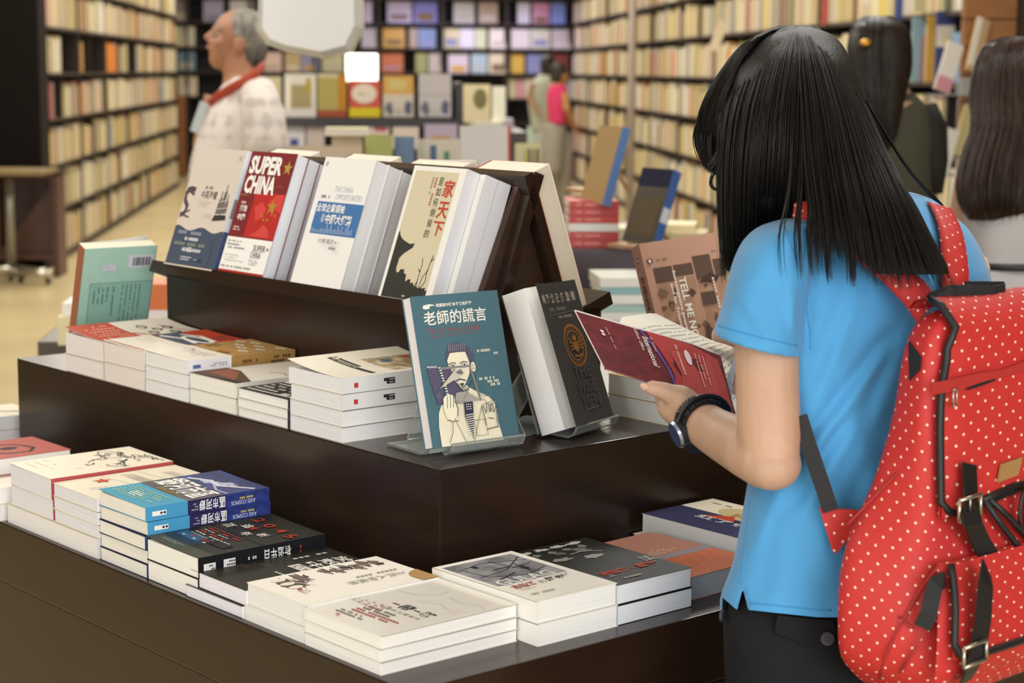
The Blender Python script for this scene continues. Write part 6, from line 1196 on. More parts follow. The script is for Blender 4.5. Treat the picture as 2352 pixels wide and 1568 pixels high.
wkf = frame(c, WA, WA.cross((c - WC).normalized())); wk.v = [tuple(wkf @ Vector(p)) for p in wk.v]; gb(wk, 'watch_clasp', wstrap)
# hair
ha = hull([(1815, 1862, 64, 2.20, 0.025), (1768, 1898, 76, 2.20, 0.06), (1722, 1924, 98, 2.20, 0.088), (1682, 1948, 140, 2.195, 0.110), (1656, 1972, 205, 2.19, 0.118), (1660, 1995, 290, 2.175, 0.118), (1664, 2022, 360, 2.16, 0.11), (1668, 2060, 420, 2.14, 0.085), (1672, 2080, 455, 2.125, 0.06), (1700, 2075, 480, 2.12, 0.04)], HAIR_M, 4, 40)
hb = hull([(1900, 2045, 380, 2.075, 0.03), (1925, 2098, 460, 2.042, 0.03), (1950, 2140, 540, 2.022, 0.026), (1985, 2172, 600, 2.005, 0.018), (2010, 2180, 628, 1.998, 0.010)], HAIR_M, 4, 24)
hw = hull([(1668, 1790, 420, 2.13, 0.05), (1664, 1775, 500, 2.15, 0.045), (1664, 1740, 560, 2.165, 0.035), (1668, 1700, 620, 2.17, 0.02)], HAIR_M, 4, 24)
hbg = hull([(1715, 1775, 112, 2.26, 0.02), (1655, 1745, 180, 2.27, 0.03), (1616, 1705, 250, 2.285, 0.025), (1603, 1662, 305, 2.295, 0.014), (1606, 1646, 345, 2.297, 0.010), (1624, 1648, 385, 2.295, 0.005)], HAIR_M, 4, 24)
for q in (hb, hw, hbg):
    o_ = len(ha.v); ha.v += q.v; ha.f += [tuple(o_ + i for i in f) for f in q.f]; ha.m += [0] * len(q.f); ha.sm += [True] * len(q.f)
cr = [(1832, 70), (1838, 68)]
G_side = [[(1792, 80, 2.24), (1712, 132, 2.20), (1668, 215, 2.16), (1652, 320, 2.13), (1650, 470, 2.13), (1658, 655, 2.135)],
          [(1800, 76, 2.22), (1735, 140, 2.15), (1696, 240, 2.10), (1680, 350, 2.09), (1676, 490, 2.11), (1680, 640, 2.14)],
          [(1812, 72, 2.19), (1765, 145, 2.11), (1735, 260, 2.065), (1722, 380, 2.07), (1718, 490, 2.10), (1716, 590, 2.15)],
          [(1822, 70, 2.17), (1792, 145, 2.09), (1772, 260, 2.050), (1764, 380, 2.055), (1758, 480, 2.10), (1752, 580, 2.16)],
          [(1830, 68, 2.16), (1818, 145, 2.085), (1806, 260, 2.045), (1800, 380, 2.045), (1796, 470, 2.08), (1788, 545, 2.14)],
          [(1836, 67, 2.155), (1842, 145, 2.085), (1838, 260, 2.042), (1836, 380, 2.035), (1834, 450, 2.045), (1828, 510, 2.075)]]
def nearer(G): return [[(x, y, d - 0.036 * max(0.0, min(1.0, (y - 330) / 140))) for x, y, d in g] for g in G]
def crown(G):
    out = []
    for g in G:
        (x0, y0, d0), (x1, y1, d1) = g[0], g[1]; out.append([(x0, 60, 2.20), (x0 * 0.72 + x1 * 0.28, 78, d1 + (2.20 - d1) * 0.50), (x0 * 0.4 + x1 * 0.6, 106, d1 + (2.20 - d1) * 0.17), (x1, y1, d1 - 0.006)] + g[2:])
    return out
strands(ha, crown(G_side), 2400, 0.00075, HAIR_M, 5, 0.006, 15, (0.9, 1.0))
G_back = [[(1834, 68, 2.155), (1836, 145, 2.085), (1842, 260, 2.040), (1850, 380, 2.030), (1862, 470, 2.028), (1868, 540, 2.024)],
          [(1838, 67, 2.155), (1856, 145, 2.085), (1872, 260, 2.038), (1884, 380, 2.026), (1896, 480, 2.022), (1908, 570, 2.014)],
          [(1842, 66, 2.155), (1876, 145, 2.088), (1902, 260, 2.042), (1922, 380, 2.028), (1945, 490, 2.018), (1966, 600, 2.008)],
          [(1848, 66, 2.16), (1896, 145, 2.095), (1930, 260, 2.055), (1958, 380, 2.036), (1988, 500, 2.018), (2012, 640, 2.004)],
          [(1856, 67, 2.17), (1914, 145, 2.11), (1952, 260, 2.075), (1990, 380, 2.050), (2030, 500, 2.022), (2068, 652, 2.004)],
          [(1864, 69, 2.19), (1930, 145, 2.135), (1972, 250, 2.10), (2018, 365, 2.068), (2072, 490, 2.036), (2128, 640, 2.012)],
          [(1872, 72, 2.21), (1942, 145, 2.165), (1984, 240, 2.13), (2034, 350, 2.09), (2096, 470, 2.055), (2192, 655, 2.016)]]
strands(ha, crown(nearer(G_back)), 3200, 0.00075, HAIR_M, 6, 0.006, 16, (0.87, 1.03), 4, 0.5)
for gx, gy, cnt, seed in ((1960, 660, 60, 31), (1909, 655, 34, 32), (1886, 640, 14, 33), (1868, 642, 9, 34), (1840, 645, 12, 35), (1800, 640, 4, 36), (1935, 600, 10, 37)):
    bx = 1834 + (gx - 1800) * 0.25
    strands(ha, nearer([[(bx - 6, 110, 2.10), (bx + (gx - bx) * 0.3, 280, 2.036), (bx + (gx - bx) * 0.55, 430, 2.022), (gx - 18, 540, 2.012), (gx - 8, gy, 2.004)], [(bx + 8, 110, 2.10), (bx + (gx - bx) * 0.36, 280, 2.036), (bx + (gx - bx) * 0.66, 430, 2.022), (gx - 2, 540, 2.010), (gx + 4, gy, 2.002)]]), cnt, 0.00085, HAIR_M, seed, 0.0025, 14, (0.93, 1.0))
G_front = [[(1792, 60, 2.20), (1712, 98, 2.195), (1652, 172, 2.225), (1614, 245, 2.265), (1600, 312, 2.292)],
           [(1797, 60, 2.20), (1730, 92, 2.145), (1680, 160, 2.150), (1650, 230, 2.180), (1634, 300, 2.225)],
           [(1800, 60, 2.20), (1740, 92, 2.160), (1698, 150, 2.150), (1664, 235, 2.140), (1652, 330, 2.135)]]
strands(ha, G_front, 1300, 0.00075, HAIR_M, 12, 0.004, 15, (0.9, 1.0))
G_bang = [[(1796, 80, 2.25), (1706, 128, 2.29), (1642, 208, 2.305), (1606, 278, 2.31), (1600, 330, 2.31), (1624, 392, 2.30)],
          [(1800, 82, 2.24), (1716, 140, 2.27), (1652, 220, 2.285), (1620, 290, 2.29), (1616, 345, 2.29), (1634, 400, 2.285)],
          [(1806, 84, 2.22), (1726, 150, 2.23), (1668, 228, 2.25), (1640, 292, 2.262), (1634, 345, 2.268), (1646, 388, 2.27)]]
strands(ha, G_bang, 450, 0.0008, HAIR_M, 8, 0.006, 14, (0.86, 1.0))
strands(ha, [[(1990, 230, 2.14), (2080, 380, 2.17), (2160, 470, 2.24), (2225, 560, 2.26), (2262, 690, 2.27)], [(1995, 240, 2.14), (2090, 395, 2.17), (2168, 478, 2.24), (2222, 565, 2.26), (2256, 660, 2.27)]], 26, 0.0009, HAIR_M, 9, 0.004, 14, (0.85, 1.0))
gb(ha, 'hair')

# ---------------------------------------------------------------- the opened red book in her hands
ob = thing('opened_book', 'opened paperback with a red and maroon cover held by the girl', 'book', Matrix.Translation(atd(1560, 830, 2.3)))
OI = ob.matrix_world.inverted()
def ogb(b_, name): o = b_.build(name, ob); o.data.transform(OI); return o
def sheet(fn, nx, ny, m, t=0.0008, arts=None):
    b2 = MB(); V = [fn(i / nx, j / ny) for j in range(ny + 1) for i in range(nx + 1)]
    F = [(j * (nx + 1) + i, j * (nx + 1) + i + 1, (j + 1) * (nx + 1) + i + 1, (j + 1) * (nx + 1) + i) for j in range(ny) for i in range(nx)]
    b2.add(V, F, m, True); return b2
def bil(c00, c10, c11, c01, bend=None):
    C_ = [np.array(c, float) for c in (c00, c10, c11, c01)]
    def fn(x, y, off=0.0):
        p = C_[0] * (1 - x) * (1 - y) + C_[1] * x * (1 - y) + C_[2] * x * y + C_[3] * (1 - x) * y
        if bend is not None: p = p + np.array(bend(x, y), float)
        return atd(p[0], p[1], p[2] - off)
    return fn
# cover facing us: x from the free edge (left) to the spine (right), y from the foot up
cfn = bil((1388, 846, 2.205), (1682, 962, 2.215), (1640, 806, 2.30), (1320, 713, 2.305), lambda x, y: (38 * y * x ** 3 * 0.4 + 10 * (x ** 2) * (1 - y) , -14 * math.sin(math.pi * x) * (1 - y) * 0.6 + 16 * (x > 0.8) * (x - 0.8) * y * 3, 0))
cv = sheet(cfn, 20, 10, mat('#6d1a22', 0.6, 'mottle', c2='#551519', mscale=60.0, spec=0.1))
a = Art(cv, lambda x, y, hh: cfn(x, y, 0.0012 + hh * 3), 0.7)
a.poly([(0.56, 0.0), (0.60, 0.35), (0.56, 0.7), (0.50, 1.0), (0.62, 1.0), (0.8, 0.98), (0.97, 0.9), (0.985, 0.5), (0.985, 0.02), (0.8, 0.0)], '#a22a28'); a.poly([(0.60, 0.0), (0.66, 0.4), (0.63, 0.75), (0.70, 0.98), (0.92, 0.93), (0.92, 0.4), (0.85, 0.03)], '#a8352f')
a.line([(0.46, 1.0), (0.52, 0.75), (0.57, 0.4), (0.575, 0.0)], 0.022, '#4c3a83')
a.text('International', 0.455, 0.38, 0.50, 0.88, '#e6d9d6', 0.01, -90); a.text('Labour Office', 0.415, 0.62, 0.44, 0.98, '#e6d9d6', 0.0, -90); a.lines(0.51, 0.5, 0.535, 0.94, 1, '#b98a90', 0.6, True, 4, 16)
a.lines(0.13, 0.5, 0.16, 0.82, 1, '#e3cfcd', 0.8, True, 4, 6); a.lines(0.185, 0.35, 0.20, 0.85, 1, '#c99b9d', 0.5, True, 5, 18); a.ell(0.755, 0.74, 0.022, 0.12, '#d9c0c4'); a.lines(0.80, 0.25, 0.88, 0.85, 3, '#d9a59c', 0.3, True, 6, 20); a.lines(0.68, 0.35, 0.70, 0.9, 1, '#d9a59c', 0.7, True, 6, 20)
ogb(cv, 'front_cover')
ce_ = MB(); ce_.tube([cfn(i / 16, 1.0) for i in range(17)], 0.0012, mat('#e5d6d2', 0.5), 6); ce_.tube([cfn(i / 16, 0.0) for i in range(17)], 0.0009, mat('#7d2b33', 0.5), 6); ce_.tube([cfn(0, i / 8) for i in range(9)], 0.0009, mat('#cdb9b6', 0.5), 6); ogb(ce_, 'cover_edge')
# the leaves: a curved sheet from behind the cover over the arch to the spine
PGM = mat('#ece7da', 0.7)
pf_ = [[(1318, 712, 2.31), (1372, 742, 2.312), (1470, 786, 2.312), (1580, 838, 2.308), (1655, 885, 2.290), (1680, 962, 2.225)],
       [(1418, 752, 2.33), (1462, 764, 2.335), (1545, 800, 2.33), (1622, 846, 2.32), (1668, 898, 2.295), (1684, 962, 2.23)],
       [(1428, 728, 2.36), (1508, 752, 2.365), (1580, 792, 2.36), (1645, 842, 2.345), (1680, 900, 2.31), (1688, 962, 2.24)],
       [(1492, 719, 2.395), (1560, 750, 2.40), (1622, 782, 2.395), (1680, 818, 2.38), (1700, 880, 2.34), (1696, 955, 2.26)],
       [(1508, 720, 2.40), (1580, 756, 2.405), (1640, 783, 2.40), (1700, 805, 2.39), (1735, 860, 2.35), (1712, 940, 2.28)]]
PG = [resample(r, 5) for r in pf_]
def pfn(x, y, off=0.0):      # x along the reading lines (left edge to spine), y over the arch
    q = y * (len(PG) - 1); i = min(int(q), len(PG) - 2); w_ = q - i; k = x * (len(PG[0]) - 1); j = min(int(k), len(PG[0]) - 2); v_ = k - j
    p = (PG[i][j] * (1 - v_) + PG[i][j + 1] * v_) * (1 - w_) + (PG[i + 1][j] * (1 - v_) + PG[i + 1][j + 1] * v_) * w_
    return atd(p[0], p[1], p[2] - off)
pg = sheet(pfn, 24, 24, PGM); a = Art(pg, lambda x, y, hh: pfn(x, y, 0.0015 + hh * 3), 0.8)
R = random.Random(4)
for i in range(17):
    x = 0.17 + 0.042 * i
    y = 0.30 + 0.012 * i
    while y < 0.98:
        if R.random() < 0.9: a.poly([(x, y), (x + 0.010, y), (x + 0.010, y + 0.010), (x, y + 0.010)], '#98948c'); a.k -= 1
        y += 0.021
ogb(pg, 'leaf')
bk = MB(); pts = [(1690, 965, 2.25), (1672, 920, 2.262), (1674, 870, 2.285), (1690, 828, 2.32), (1712, 806, 2.35)]
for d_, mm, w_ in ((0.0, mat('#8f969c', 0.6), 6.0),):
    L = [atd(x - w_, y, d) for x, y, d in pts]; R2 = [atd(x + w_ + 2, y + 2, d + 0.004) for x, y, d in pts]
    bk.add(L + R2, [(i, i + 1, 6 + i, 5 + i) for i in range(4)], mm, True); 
ogb(bk, 'page_block')
rb = MB(); rb.add([atd(1676, 966, 2.27), atd(1740, 950, 2.30), atd(1740, 815, 2.38), atd(1690, 845, 2.34)], [(0, 1, 2, 3)], mat('#b98e6c', 0.5)); rb.add([p + Vector((0, 0.004, 0)) for p in (atd(1676, 966, 2.27), atd(1740, 950, 2.30), atd(1740, 815, 2.38), atd(1690, 845, 2.34))], [(3, 2, 1, 0)], mat('#a8392f', 0.4)); ogb(rb, 'back_cover')
# ---------------------------------------------------------------- red polka dot backpack
BX, BY = TB, -TA
BC = GC + BY * 0.0
bag = thing('backpack', 'red backpack with white polka dots on the back of the girl', 'backpack', Matrix.Translation(GC + BY * 0.17))
BI = bag.matrix_world.inverted()
def bgb(b_, name, parent=None): o = b_.build(name, parent or bag); o.data.transform(BI); return o
DOT = mat('#bf2c2a', 0.62, 'dots', den=78.0); BLK = mat('#16171a', 0.45, 'grain'); WEB = mat('#1b1c20', 0.75, 'cloth')
BZ = 0.030
def bp(x, y, z): return GC + BX * x + BY * y + ZV * (z + BZ)
def rrect(l, r, b0, b1, z, lb=0.0, n=64, e=4.5):
    z, l, r, b0, b1 = map(float, (z, l, r, b0, b1)); cx, cy, ax, ay = (r - l) / 2, (b0 + b1) / 2, (r + l) / 2, (b1 - b0) / 2; out = []; lb = float(lb)
    for i in range(n + 1):
        t = math.pi * 0.5 + 2 * math.pi * i / n; cs, sn = -math.cos(t), -math.sin(t)
        yy = math.copysign(abs(sn) ** (2 / e), sn); xx = cx + ax * math.copysign(abs(cs) ** (2 / e), cs)
        xx -= (lb - l) * (0.5 - 0.5 * yy) * max(0.0, (r - xx) / (r + l))      # wider against the back than at the outer face
        out.append((xx, cy + ay * yy, z))
    return out
#      z      l      r     b0     b1
PRF = [(0.215, 0.042, 0.15, 0.14, 0.165, 0.0),
       (0.205, 0.082, 0.172, 0.126, 0.176, 0.045),
       (0.17, 0.102, 0.185, 0.118, 0.182, 0.066),
       (0.12, 0.114, 0.188, 0.112, 0.19, 0.08),
       (0.06, 0.13, 0.19, 0.1, 0.206, 0.115),
       (0.01, 0.144, 0.192, 0.092, 0.22, 0.158),
       (-0.04, 0.154, 0.195, 0.09, 0.234, 0.178),
       (-0.1, 0.164, 0.197, 0.09, 0.246, 0.182),
       (-0.15, 0.164, 0.195, 0.09, 0.248, 0.176),
       (-0.185, 0.15, 0.185, 0.096, 0.24, 0.15),
       (-0.212, 0.122, 0.16, 0.11, 0.215, 0.11),
       (-0.222, 0.072, 0.12, 0.14, 0.19, 0.04)]
PRF = [(z * 0.76 if z < 0 else z, *q) for z, *q in PRF]
PRF = [(z + (0.022 if z > 0.16 else 0.008 if z > 0.1 else 0), l, r, max(b0, 0.116), b1, lb + 0.02) for z, l, r, b0, b1, lb in PRF]
PR = resample(PRF, 5); rgs = []; uvs = []; arc_z = 0
for j, (z, l, r, b0, b1, lb) in enumerate(PR):
    ring = [bp(*q) for q in rrect(l, r, b0, b1, z, lb)]
    n = len(ring)
    ring = [p + (BX * -0.55 + BY * 0.8) * (0.0035 * math.sin(3.1 * q / n * 6.28 + 22 * z) * max(0, min(1, (0.15 - z) * 6))) for q, p in enumerate(ring)]
    rgs.append(ring)
L0 = [0.0]
for j in range(1, len(rgs)): L0.append(L0[-1] + sum((rgs[j][k] - rgs[j - 1][k]).length for k in (16, 32, 48)) / 3)
for j, ring in enumerate(rgs):
    s_ = [0.0]
    for q in range(1, len(ring)): s_.append(s_[-1] + (ring[q] - ring[q - 1]).length)
    mid = s_[len(s_) // 2]; uvs += [(v - mid, -L0[j]) for v in s_]
bb_ = MB(); bb_.rings(rgs, DOT, False, True, False, uvs); nn = len(rgs[0])
for e_ in (0, len(rgs) - 1): bb_.add(rgs[e_][:-1], [tuple(range(nn - 1))], DOT, False, [(p.x, p.y) for p in rgs[e_][:-1]])
main = bgb(bb_, 'main_bag')
def b1_at(z): return [float(q) for q in _b1(z)]
def _b1(z):
    for k in range(len(PR) - 1):
        if PR[k][0] >= z >= PR[k + 1][0]:
            t = (PR[k][0] - z) / max(1e-6, PR[k][0] - PR[k + 1][0]); return PR[k] * (1 - t) + PR[k + 1] * t
    return PR[0] if z > PR[0][0] else PR[-1]
def on_front(px, py, off=0.006, off_d=None):
    """Point on the bag's outer face met by the surveyed line of sight."""
    q = ray(px, py); y = 0.2
    for _ in range(12):
        t = ((GC - CAM).dot(BY) + y + off) / q.dot(BY); p = CAM + q * t; y = b1_at((p - GC).z - BZ)[4]
    return p
def on_side(px, py, off=0.004):
    """Point on the sloping left side met by the surveyed line of sight."""
    q = ray(px, py); pr = b1_at(0.0); p = None
    for _ in range(14):
        A = bp(-pr[5], pr[3], 0); B = bp(-pr[1], pr[4], 0); e_ = (B - A); nn_ = Vector((e_.y, -e_.x, 0)).normalized()
        if nn_.dot(BX) > 0: nn_ = -nn_
        t = ((A + nn_ * off - CAM).dot(nn_)) / q.dot(nn_); p = CAM + q * t; pr = b1_at((p - GC).z - BZ)
    return p
def ribbon(pts, w, thick, m, name, parent=None, side=None, nrm=BY):
    """A flat strap of width w along pts."""
    m_ = MB(); P_ = [Vector(p) for p in pts]; R_ = []
    for i, p in enumerate(P_):
        t = (P_[min(i + 1, len(P_) - 1)] - P_[max(0, i - 1)]).normalized(); s_ = t.cross(nrm).normalized(); ww = w[i] if isinstance(w, (list, tuple)) else w
        R_.append([p + s_ * ww / 2 + nrm * thick, p - s_ * ww / 2 + nrm * thick, p - s_ * ww / 2, p + s_ * ww / 2])
    m_.rings(R_, m, True, False); return bgb(m_, name, parent)
# flap over the front, with black piping
FW_, FH_ = 14, 22; V = []; U = []
top_path = [(0.128, 0.236), (0.140, 0.249), (0.160, 0.251), (0.180, 0.236)]
def flap_pt(u, v, off=0.007):
    zb = 0.034 + 0.03 * u
    if v < 0.18:
        k = v / 0.18 * 3; i = min(int(k), 2); w_ = k - i; y = top_path[i][0] * (1 - w_) + top_path[i + 1][0] * w_; z = top_path[i][1] * (1 - w_) + top_path[i + 1][1] * w_; xl = -0.075
    else:
        z = 0.226 + (zb - 0.226) * (v - 0.18) / 0.82; pr = b1_at(z); y = pr[4] + off + 0.004 * math.sin(math.pi * u); xl = -pr[1] + 0.012 + 0.006 * math.exp(-((z - 0.19) / 0.02) ** 2)
        y = max(y, 0.186 if v < 0.3 else 0)
    x = xl + (0.178 - xl) * u
    edge = min(u, 1 - u, (1 - v) * 1.2); y -= 0.004 * max(0, 1 - edge / 0.06) if v > 0.25 else 0
    if v > 0.93: pass
    return bp(x, y, z)
fp = MB(); gv = [[flap_pt(i / FW_, j / FH_) for i in range(FW_ + 1)] for j in range(FH_ + 1)]
vs = [p for r in gv for p in r]; vt = [p + (Vector(BY) * -0.004) for p in vs]; acc = [0.0]
for j in range(1, FH_ + 1): acc.append(acc[-1] + (gv[j][7] - gv[j - 1][7]).length)
uv = [((i / FW_ - 0.5) * 0.21, -acc[j]) for j in range(FH_ + 1) for i in range(FW_ + 1)]; NW = FW_ + 1
corner = lambda i, j: j == FH_ - 1 and i in (0,)
fc = [(j * NW + i, j * NW + i + 1, (j + 1) * NW + i + 1, (j + 1) * NW + i) for j in range(FH_) for i in range(FW_)]
fp.add(vs, fc, DOT, True, uv); fp.add(vt, [f[::-1] for f in fc], DOT, True, uv)
flap = bgb(fp, 'flap')
ed = [flap_pt(0, 0.10 + 0.83 * k / 18, 0.006) for k in range(19)] + [flap_pt(0.03, 0.975, 0.006), flap_pt(0.08, 1.0, 0.006)] + [flap_pt(0.08 + 0.92 * k / 12, 1.0, 0.006) for k in range(1, 13)]
tr = MB(); tr.tube(ed, 0.0042, BLK, 10); bgb(tr, 'piping', flap)
zp = MB(); zq = [on_front(x, y, 0.0125) for x, y in ((2140, 905), (2200, 892), (2250, 878), (2300, 866), (2352, 850), (2400, 836))]
for s_ in (0,): pass
ribbon([on_front(x, y, 0.0135) for x, y in ((2140, 893), (2200, 881), (2250, 867), (2300, 856), (2352, 840), (2400, 828))], [0.012, 0.013, 0.010, 0.007, 0.010, 0.012], 0.0016, mat('#ae2b27', 0.7), 'zip_cover', flap)
ribbon([on_front(x, y, 0.0128) for x, y in ((2222, 889), (2250, 880), (2284, 868))], 0.006, 0.0008, mat('#141316', 0.8), 'zip_opening', flap)
zu = MB(); c = on_front(2193, 914, 0.0155); CHM = mat('#b9b2a6', 0.28, metal=0.9)
for a_, b2 in (((-0.003, 0.009), (-0.0022, -0.008)), ((0.003, 0.009), (0.0036, -0.008)), ((-0.0022, -0.008), (0.0036, -0.008)), ((-0.003, 0.009), (0.003, 0.009))): zu.tube([c + BX * a_[0] + ZV * a_[1], c + BX * b2[0] + ZV * b2[1]], 0.0011, CHM, 8)
bgb(zu, 'zip_puller', flap)
pt = MB(); q4 = [on_front(x, y, 0.0150) for x, y in ((2301, 1066), (2349, 1050), (2340, 1090), (2293, 1108))]; pt.add(q4 + [p - BY * 0.002 for p in q4], [(3, 2, 1, 0), (4, 5, 6, 7)] + [(i, (i + 1) % 4, 4 + (i + 1) % 4, 4 + i) for i in range(4)], mat('#a07a4a', 0.7, 'grain')); bgb(pt, 'leather_patch', flap)
# straps and buckles
def buckle(px, py, w, h, off, parent):
    m_ = MB(); c = on_front(px, py, off); P_ = [c + BX * (w * x) + ZV * (h * y) for x, y in ((-0.5, -0.5), (0.5, -0.42), (0.5, 0.58), (-0.5, 0.5), (-0.5, -0.5))]
    for i in range(4): m_.tube([P_[i], P_[i + 1]], 0.0020, CHM, 8)
    m_.tube([c - ZV * h * 0.1, c + ZV * h * 0.55], 0.0012, CHM, 8); return bgb(m_, 'buckle', parent)
s1 = ribbon([on_front(x, y, o) for x, y, o in ((2224, 1064, 0.016), (2226, 1100, 0.017), (2228, 1150, 0.021), (2230, 1185, 0.024), (2238, 1215, 0.016), (2256, 1255, 0.010), (2278, 1292, 0.007))], [0.025, 0.025, 0.026, 0.027, 0.025, 0.025, 0.026], 0.0022, BLK, 'closing_strap', flap)
buckle(2228, 1168, 0.036, 0.022, 0.0275, s1)
ribbon([on_front(x, y, 0.030) for x, y in ((2226, 1176), (2230, 1205))], 0.029, 0.003, BLK, 'strap_keeper', s1)
# front pocket with its own flap
pk = MB(); PZ0, PZ1 = -0.126, -0.006; G = []
def pock(u, v, off=0.0):
    z = PZ1 + (PZ0 - PZ1) * v; pr = b1_at(z); xl = -pr[1] + 0.002 - 0.012 * v; x = xl + (0.185 - xl) * u
    bul = 0.011 * min(1, u / 0.04, (1 - u) / 0.04) ** 0.5 * min(1, 0.35 + v * 2.2, (1 - v) / 0.16 + 0.1) ** 0.6 if 0 < u < 1 else 0.0
    return bp(x, pr[4] + 0.002 + bul + off, z)
gv = [[pock(i / 16, j / 14) for i in range(17)] for j in range(15)]; uv = [((i / 16) * 0.25, -(j / 14) * 0.17) for j in range(15) for i in range(17)]
pk.add([p for r in gv for p in r], [(j * 17 + i, j * 17 + i + 1, (j + 1) * 17 + i + 1, (j + 1) * 17 + i) for j in range(14) for i in range(16)], DOT, True, uv); pocket = bgb(pk, 'front_pocket')
pfl = MB(); gv = [[pock(0.02 + i / 16 * 0.97, j / 12 * 0.74, 0.0065) for i in range(17)] for j in range(13)]
uv = [((i / 16) * 0.25, -(j / 12) * 0.115) for j in range(13) for i in range(17)]
pfl.add([p for r in gv for p in r], [(j * 17 + i, j * 17 + i + 1, (j + 1) * 17 + i + 1, (j + 1) * 17 + i) for j in range(12) for i in range(16)], DOT, True, uv); pflap = bgb(pfl, 'pocket_flap', pocket)
tr = MB(); tr.tube([pock(0.02, 0.0, 0.008)] + [pock(0.02, 0.60 * k / 10, 0.008) for k in range(1, 11)] + [pock(0.035, 0.69, 0.008), pock(0.07, 0.735, 0.008)] + [pock(0.07 + 0.92 * k / 10, 0.74, 0.008) for k in range(1, 11)], 0.0040, BLK, 10); bgb(tr, 'piping', pocket)
def onp(px, py, off):
    q = ray(px, py); t = ((GC - CAM).dot(BY) + 0.268 + off) / q.dot(BY); return CAM + q * t
s2 = ribbon([onp(x, y, o) for x, y, o in ((2264, 1302, -0.006), (2262, 1340, 0.005), (2256, 1420, 0.008), (2246, 1490, 0.010), (2238, 1515, 0.011), (2226, 1545, 0.002), (2210, 1570, -0.008))], 0.026, 0.0022, BLK, 'closing_strap', pocket)
m_ = MB(); c = onp(2240, 1503, 0.0145); P_ = [c + BX * (0.037 * x) + ZV * (0.020 * y) for x, y in ((-0.5, -0.5), (0.5, -0.42), (0.5, 0.58), (-0.5, 0.5), (-0.5, -0.5))]
for i in range(4): m_.tube([P_[i], P_[i + 1]], 0.0020, CHM, 8)
bgb(m_, 'buckle', s2)
# cords, webbing loop, gusset, side seams
for pts in (((2256, 1148), (2290, 1132), (2330, 1114), (2400, 1104)), ((2262, 1150), (2300, 1205), (2345, 1262), (2400, 1310)), ((2272, 1146), (2310, 1180), (2350, 1222), (2400, 1262))):
    m_ = MB(); m_.tube([on_front(x, y, 0.010) for x, y in pts], 0.0036, BLK, 8); bgb(m_, 'drawcord')
m_ = MB(); c = on_front(2362, 1170, 0.014); m_.tube([c + BX * 0.016 * math.cos(t * 0.314) + ZV * 0.026 * math.sin(t * 0.314) for t in range(21)], 0.0022, BLK, 8, False); m_.tube([c + BX * 0.012 * math.cos(t * 0.314) + ZV * 0.022 * math.sin(t * 0.314) + BY * 0.003 for t in range(21)], 0.0022, BLK, 8, False); bgb(m_, 'drawcord')
ribbon([on_front(2172, 1328, 0.008), on_front(2150, 1340, 0.010), on_side(2140, 1372, 0.012), on_side(2133, 1408, 0.010), on_side(2118, 1440, 0.006)], 0.017, 0.002, WEB, 'webbing_loop', None, None, (BY * 0.6 - BX * 0.8))
gs = MB(); q4 = [on_side(x, y, 0.003) for x, y in ((2086, 782), (2114, 820), (2112, 848), (2088, 874))]; gs.add(q4 + [p + BX * 0.002 for p in q4], [(0, 1, 2, 3), (7, 6, 5, 4)] + [(i, (i + 1) % 4, 4 + (i + 1) % 4, 4 + i) for i in range(4)], WEB); bgb(gs, 'gusset')
for pts in (((2158, 1296), (2110, 1360), (2070, 1430), (2035, 1500), (2020, 1560)), ((2064, 1416), (2098, 1444)), ((2126, 1442), (2100, 1490), (2066, 1545)), ((1945, 1205), (1985, 1165), (2030, 1118), (2062, 1085))):
    m_ = MB(); m_.tube([on_side(x, y, 0.0016) for x, y in pts], 0.0014, mat('#a32c2a', 0.7), 6); bgb(m_, 'side_seam')
# carrying loop, shoulder straps, lower strap with its corner tab
ha_ = [atd(x, y, d) for x, y, d in ((2118, 702, 1.985), (2140, 682, 1.975), (2180, 672, 1.975), (2230, 672, 1.99), (2280, 672, 2.01), (2306, 664, 2.03), (2300, 656, 2.045), (2260, 656, 2.04), (2215, 656, 2.03))]
ribbon(ha_, [0.010, 0.015, 0.017, 0.017, 0.015, 0.012, 0.010, 0.010, 0.010], 0.002, WEB, 'carrying_loop')
def strap_sheet(up_, lo_, name, m, t=0.006):
    m_ = MB(); U_ = resample(up_, 4); L_ = resample(lo_, 4); rings = []; uvq = []; s_ = 0.0; prev = None
    for a_, b2 in zip(U_, L_):
        p, q = atd(*a_), atd(*b2); mid = (p + q) / 2; s_ += (mid - prev).length if prev is not None else 0; prev = mid; w_ = (p - q).length
        rings.append([p, p * 0.67 + q * 0.33 - FWD * 0.004, p * 0.33 + q * 0.67 - FWD * 0.004, q, q + FWD * t, p + FWD * t]); uvq += [(w_ / 2, s_), (w_ / 6, s_), (-w_ / 6, s_), (-w_ / 2, s_), (-w_ / 2, s_), (w_ / 2, s_)]
    m_.rings(rings, m, True, True, True, uvq); return bgb(m_, name)
strap_sheet([(1826, 466, 2.030), (1880, 462, 2.012), (1940, 482, 2.010), (2005, 540, 2.012), (2070, 600, 2.015), (2128, 650, 2.005), (2150, 690, 1.995)], [(1822, 500, 2.010), (1872, 512, 2.000), (1925, 545, 2.004), (1972, 598, 2.010), (2030, 648, 2.012), (2085, 708, 2.0), (2105, 740, 1.99)], 'shoulder_strap', DOT)
strap_sheet([(2130, 462, 2.150), (2152, 505, 2.110), (2162, 560, 2.085), (2164, 620, 2.070), (2168, 690, 2.055)], [(2186, 478, 2.160), (2210, 530, 2.120), (2222, 590, 2.095), (2226, 640, 2.080), (2224, 700, 2.065)], 'shoulder_strap', DOT)
ribbon([atd(x, y, d) for x, y, d in ((1836, 955, 1.992), (1858, 1025, 1.990), (1884, 1100, 1.986), (1908, 1172, 1.982))], 0.017, 0.002, WEB, 'lower_strap', None, None, -FWD)
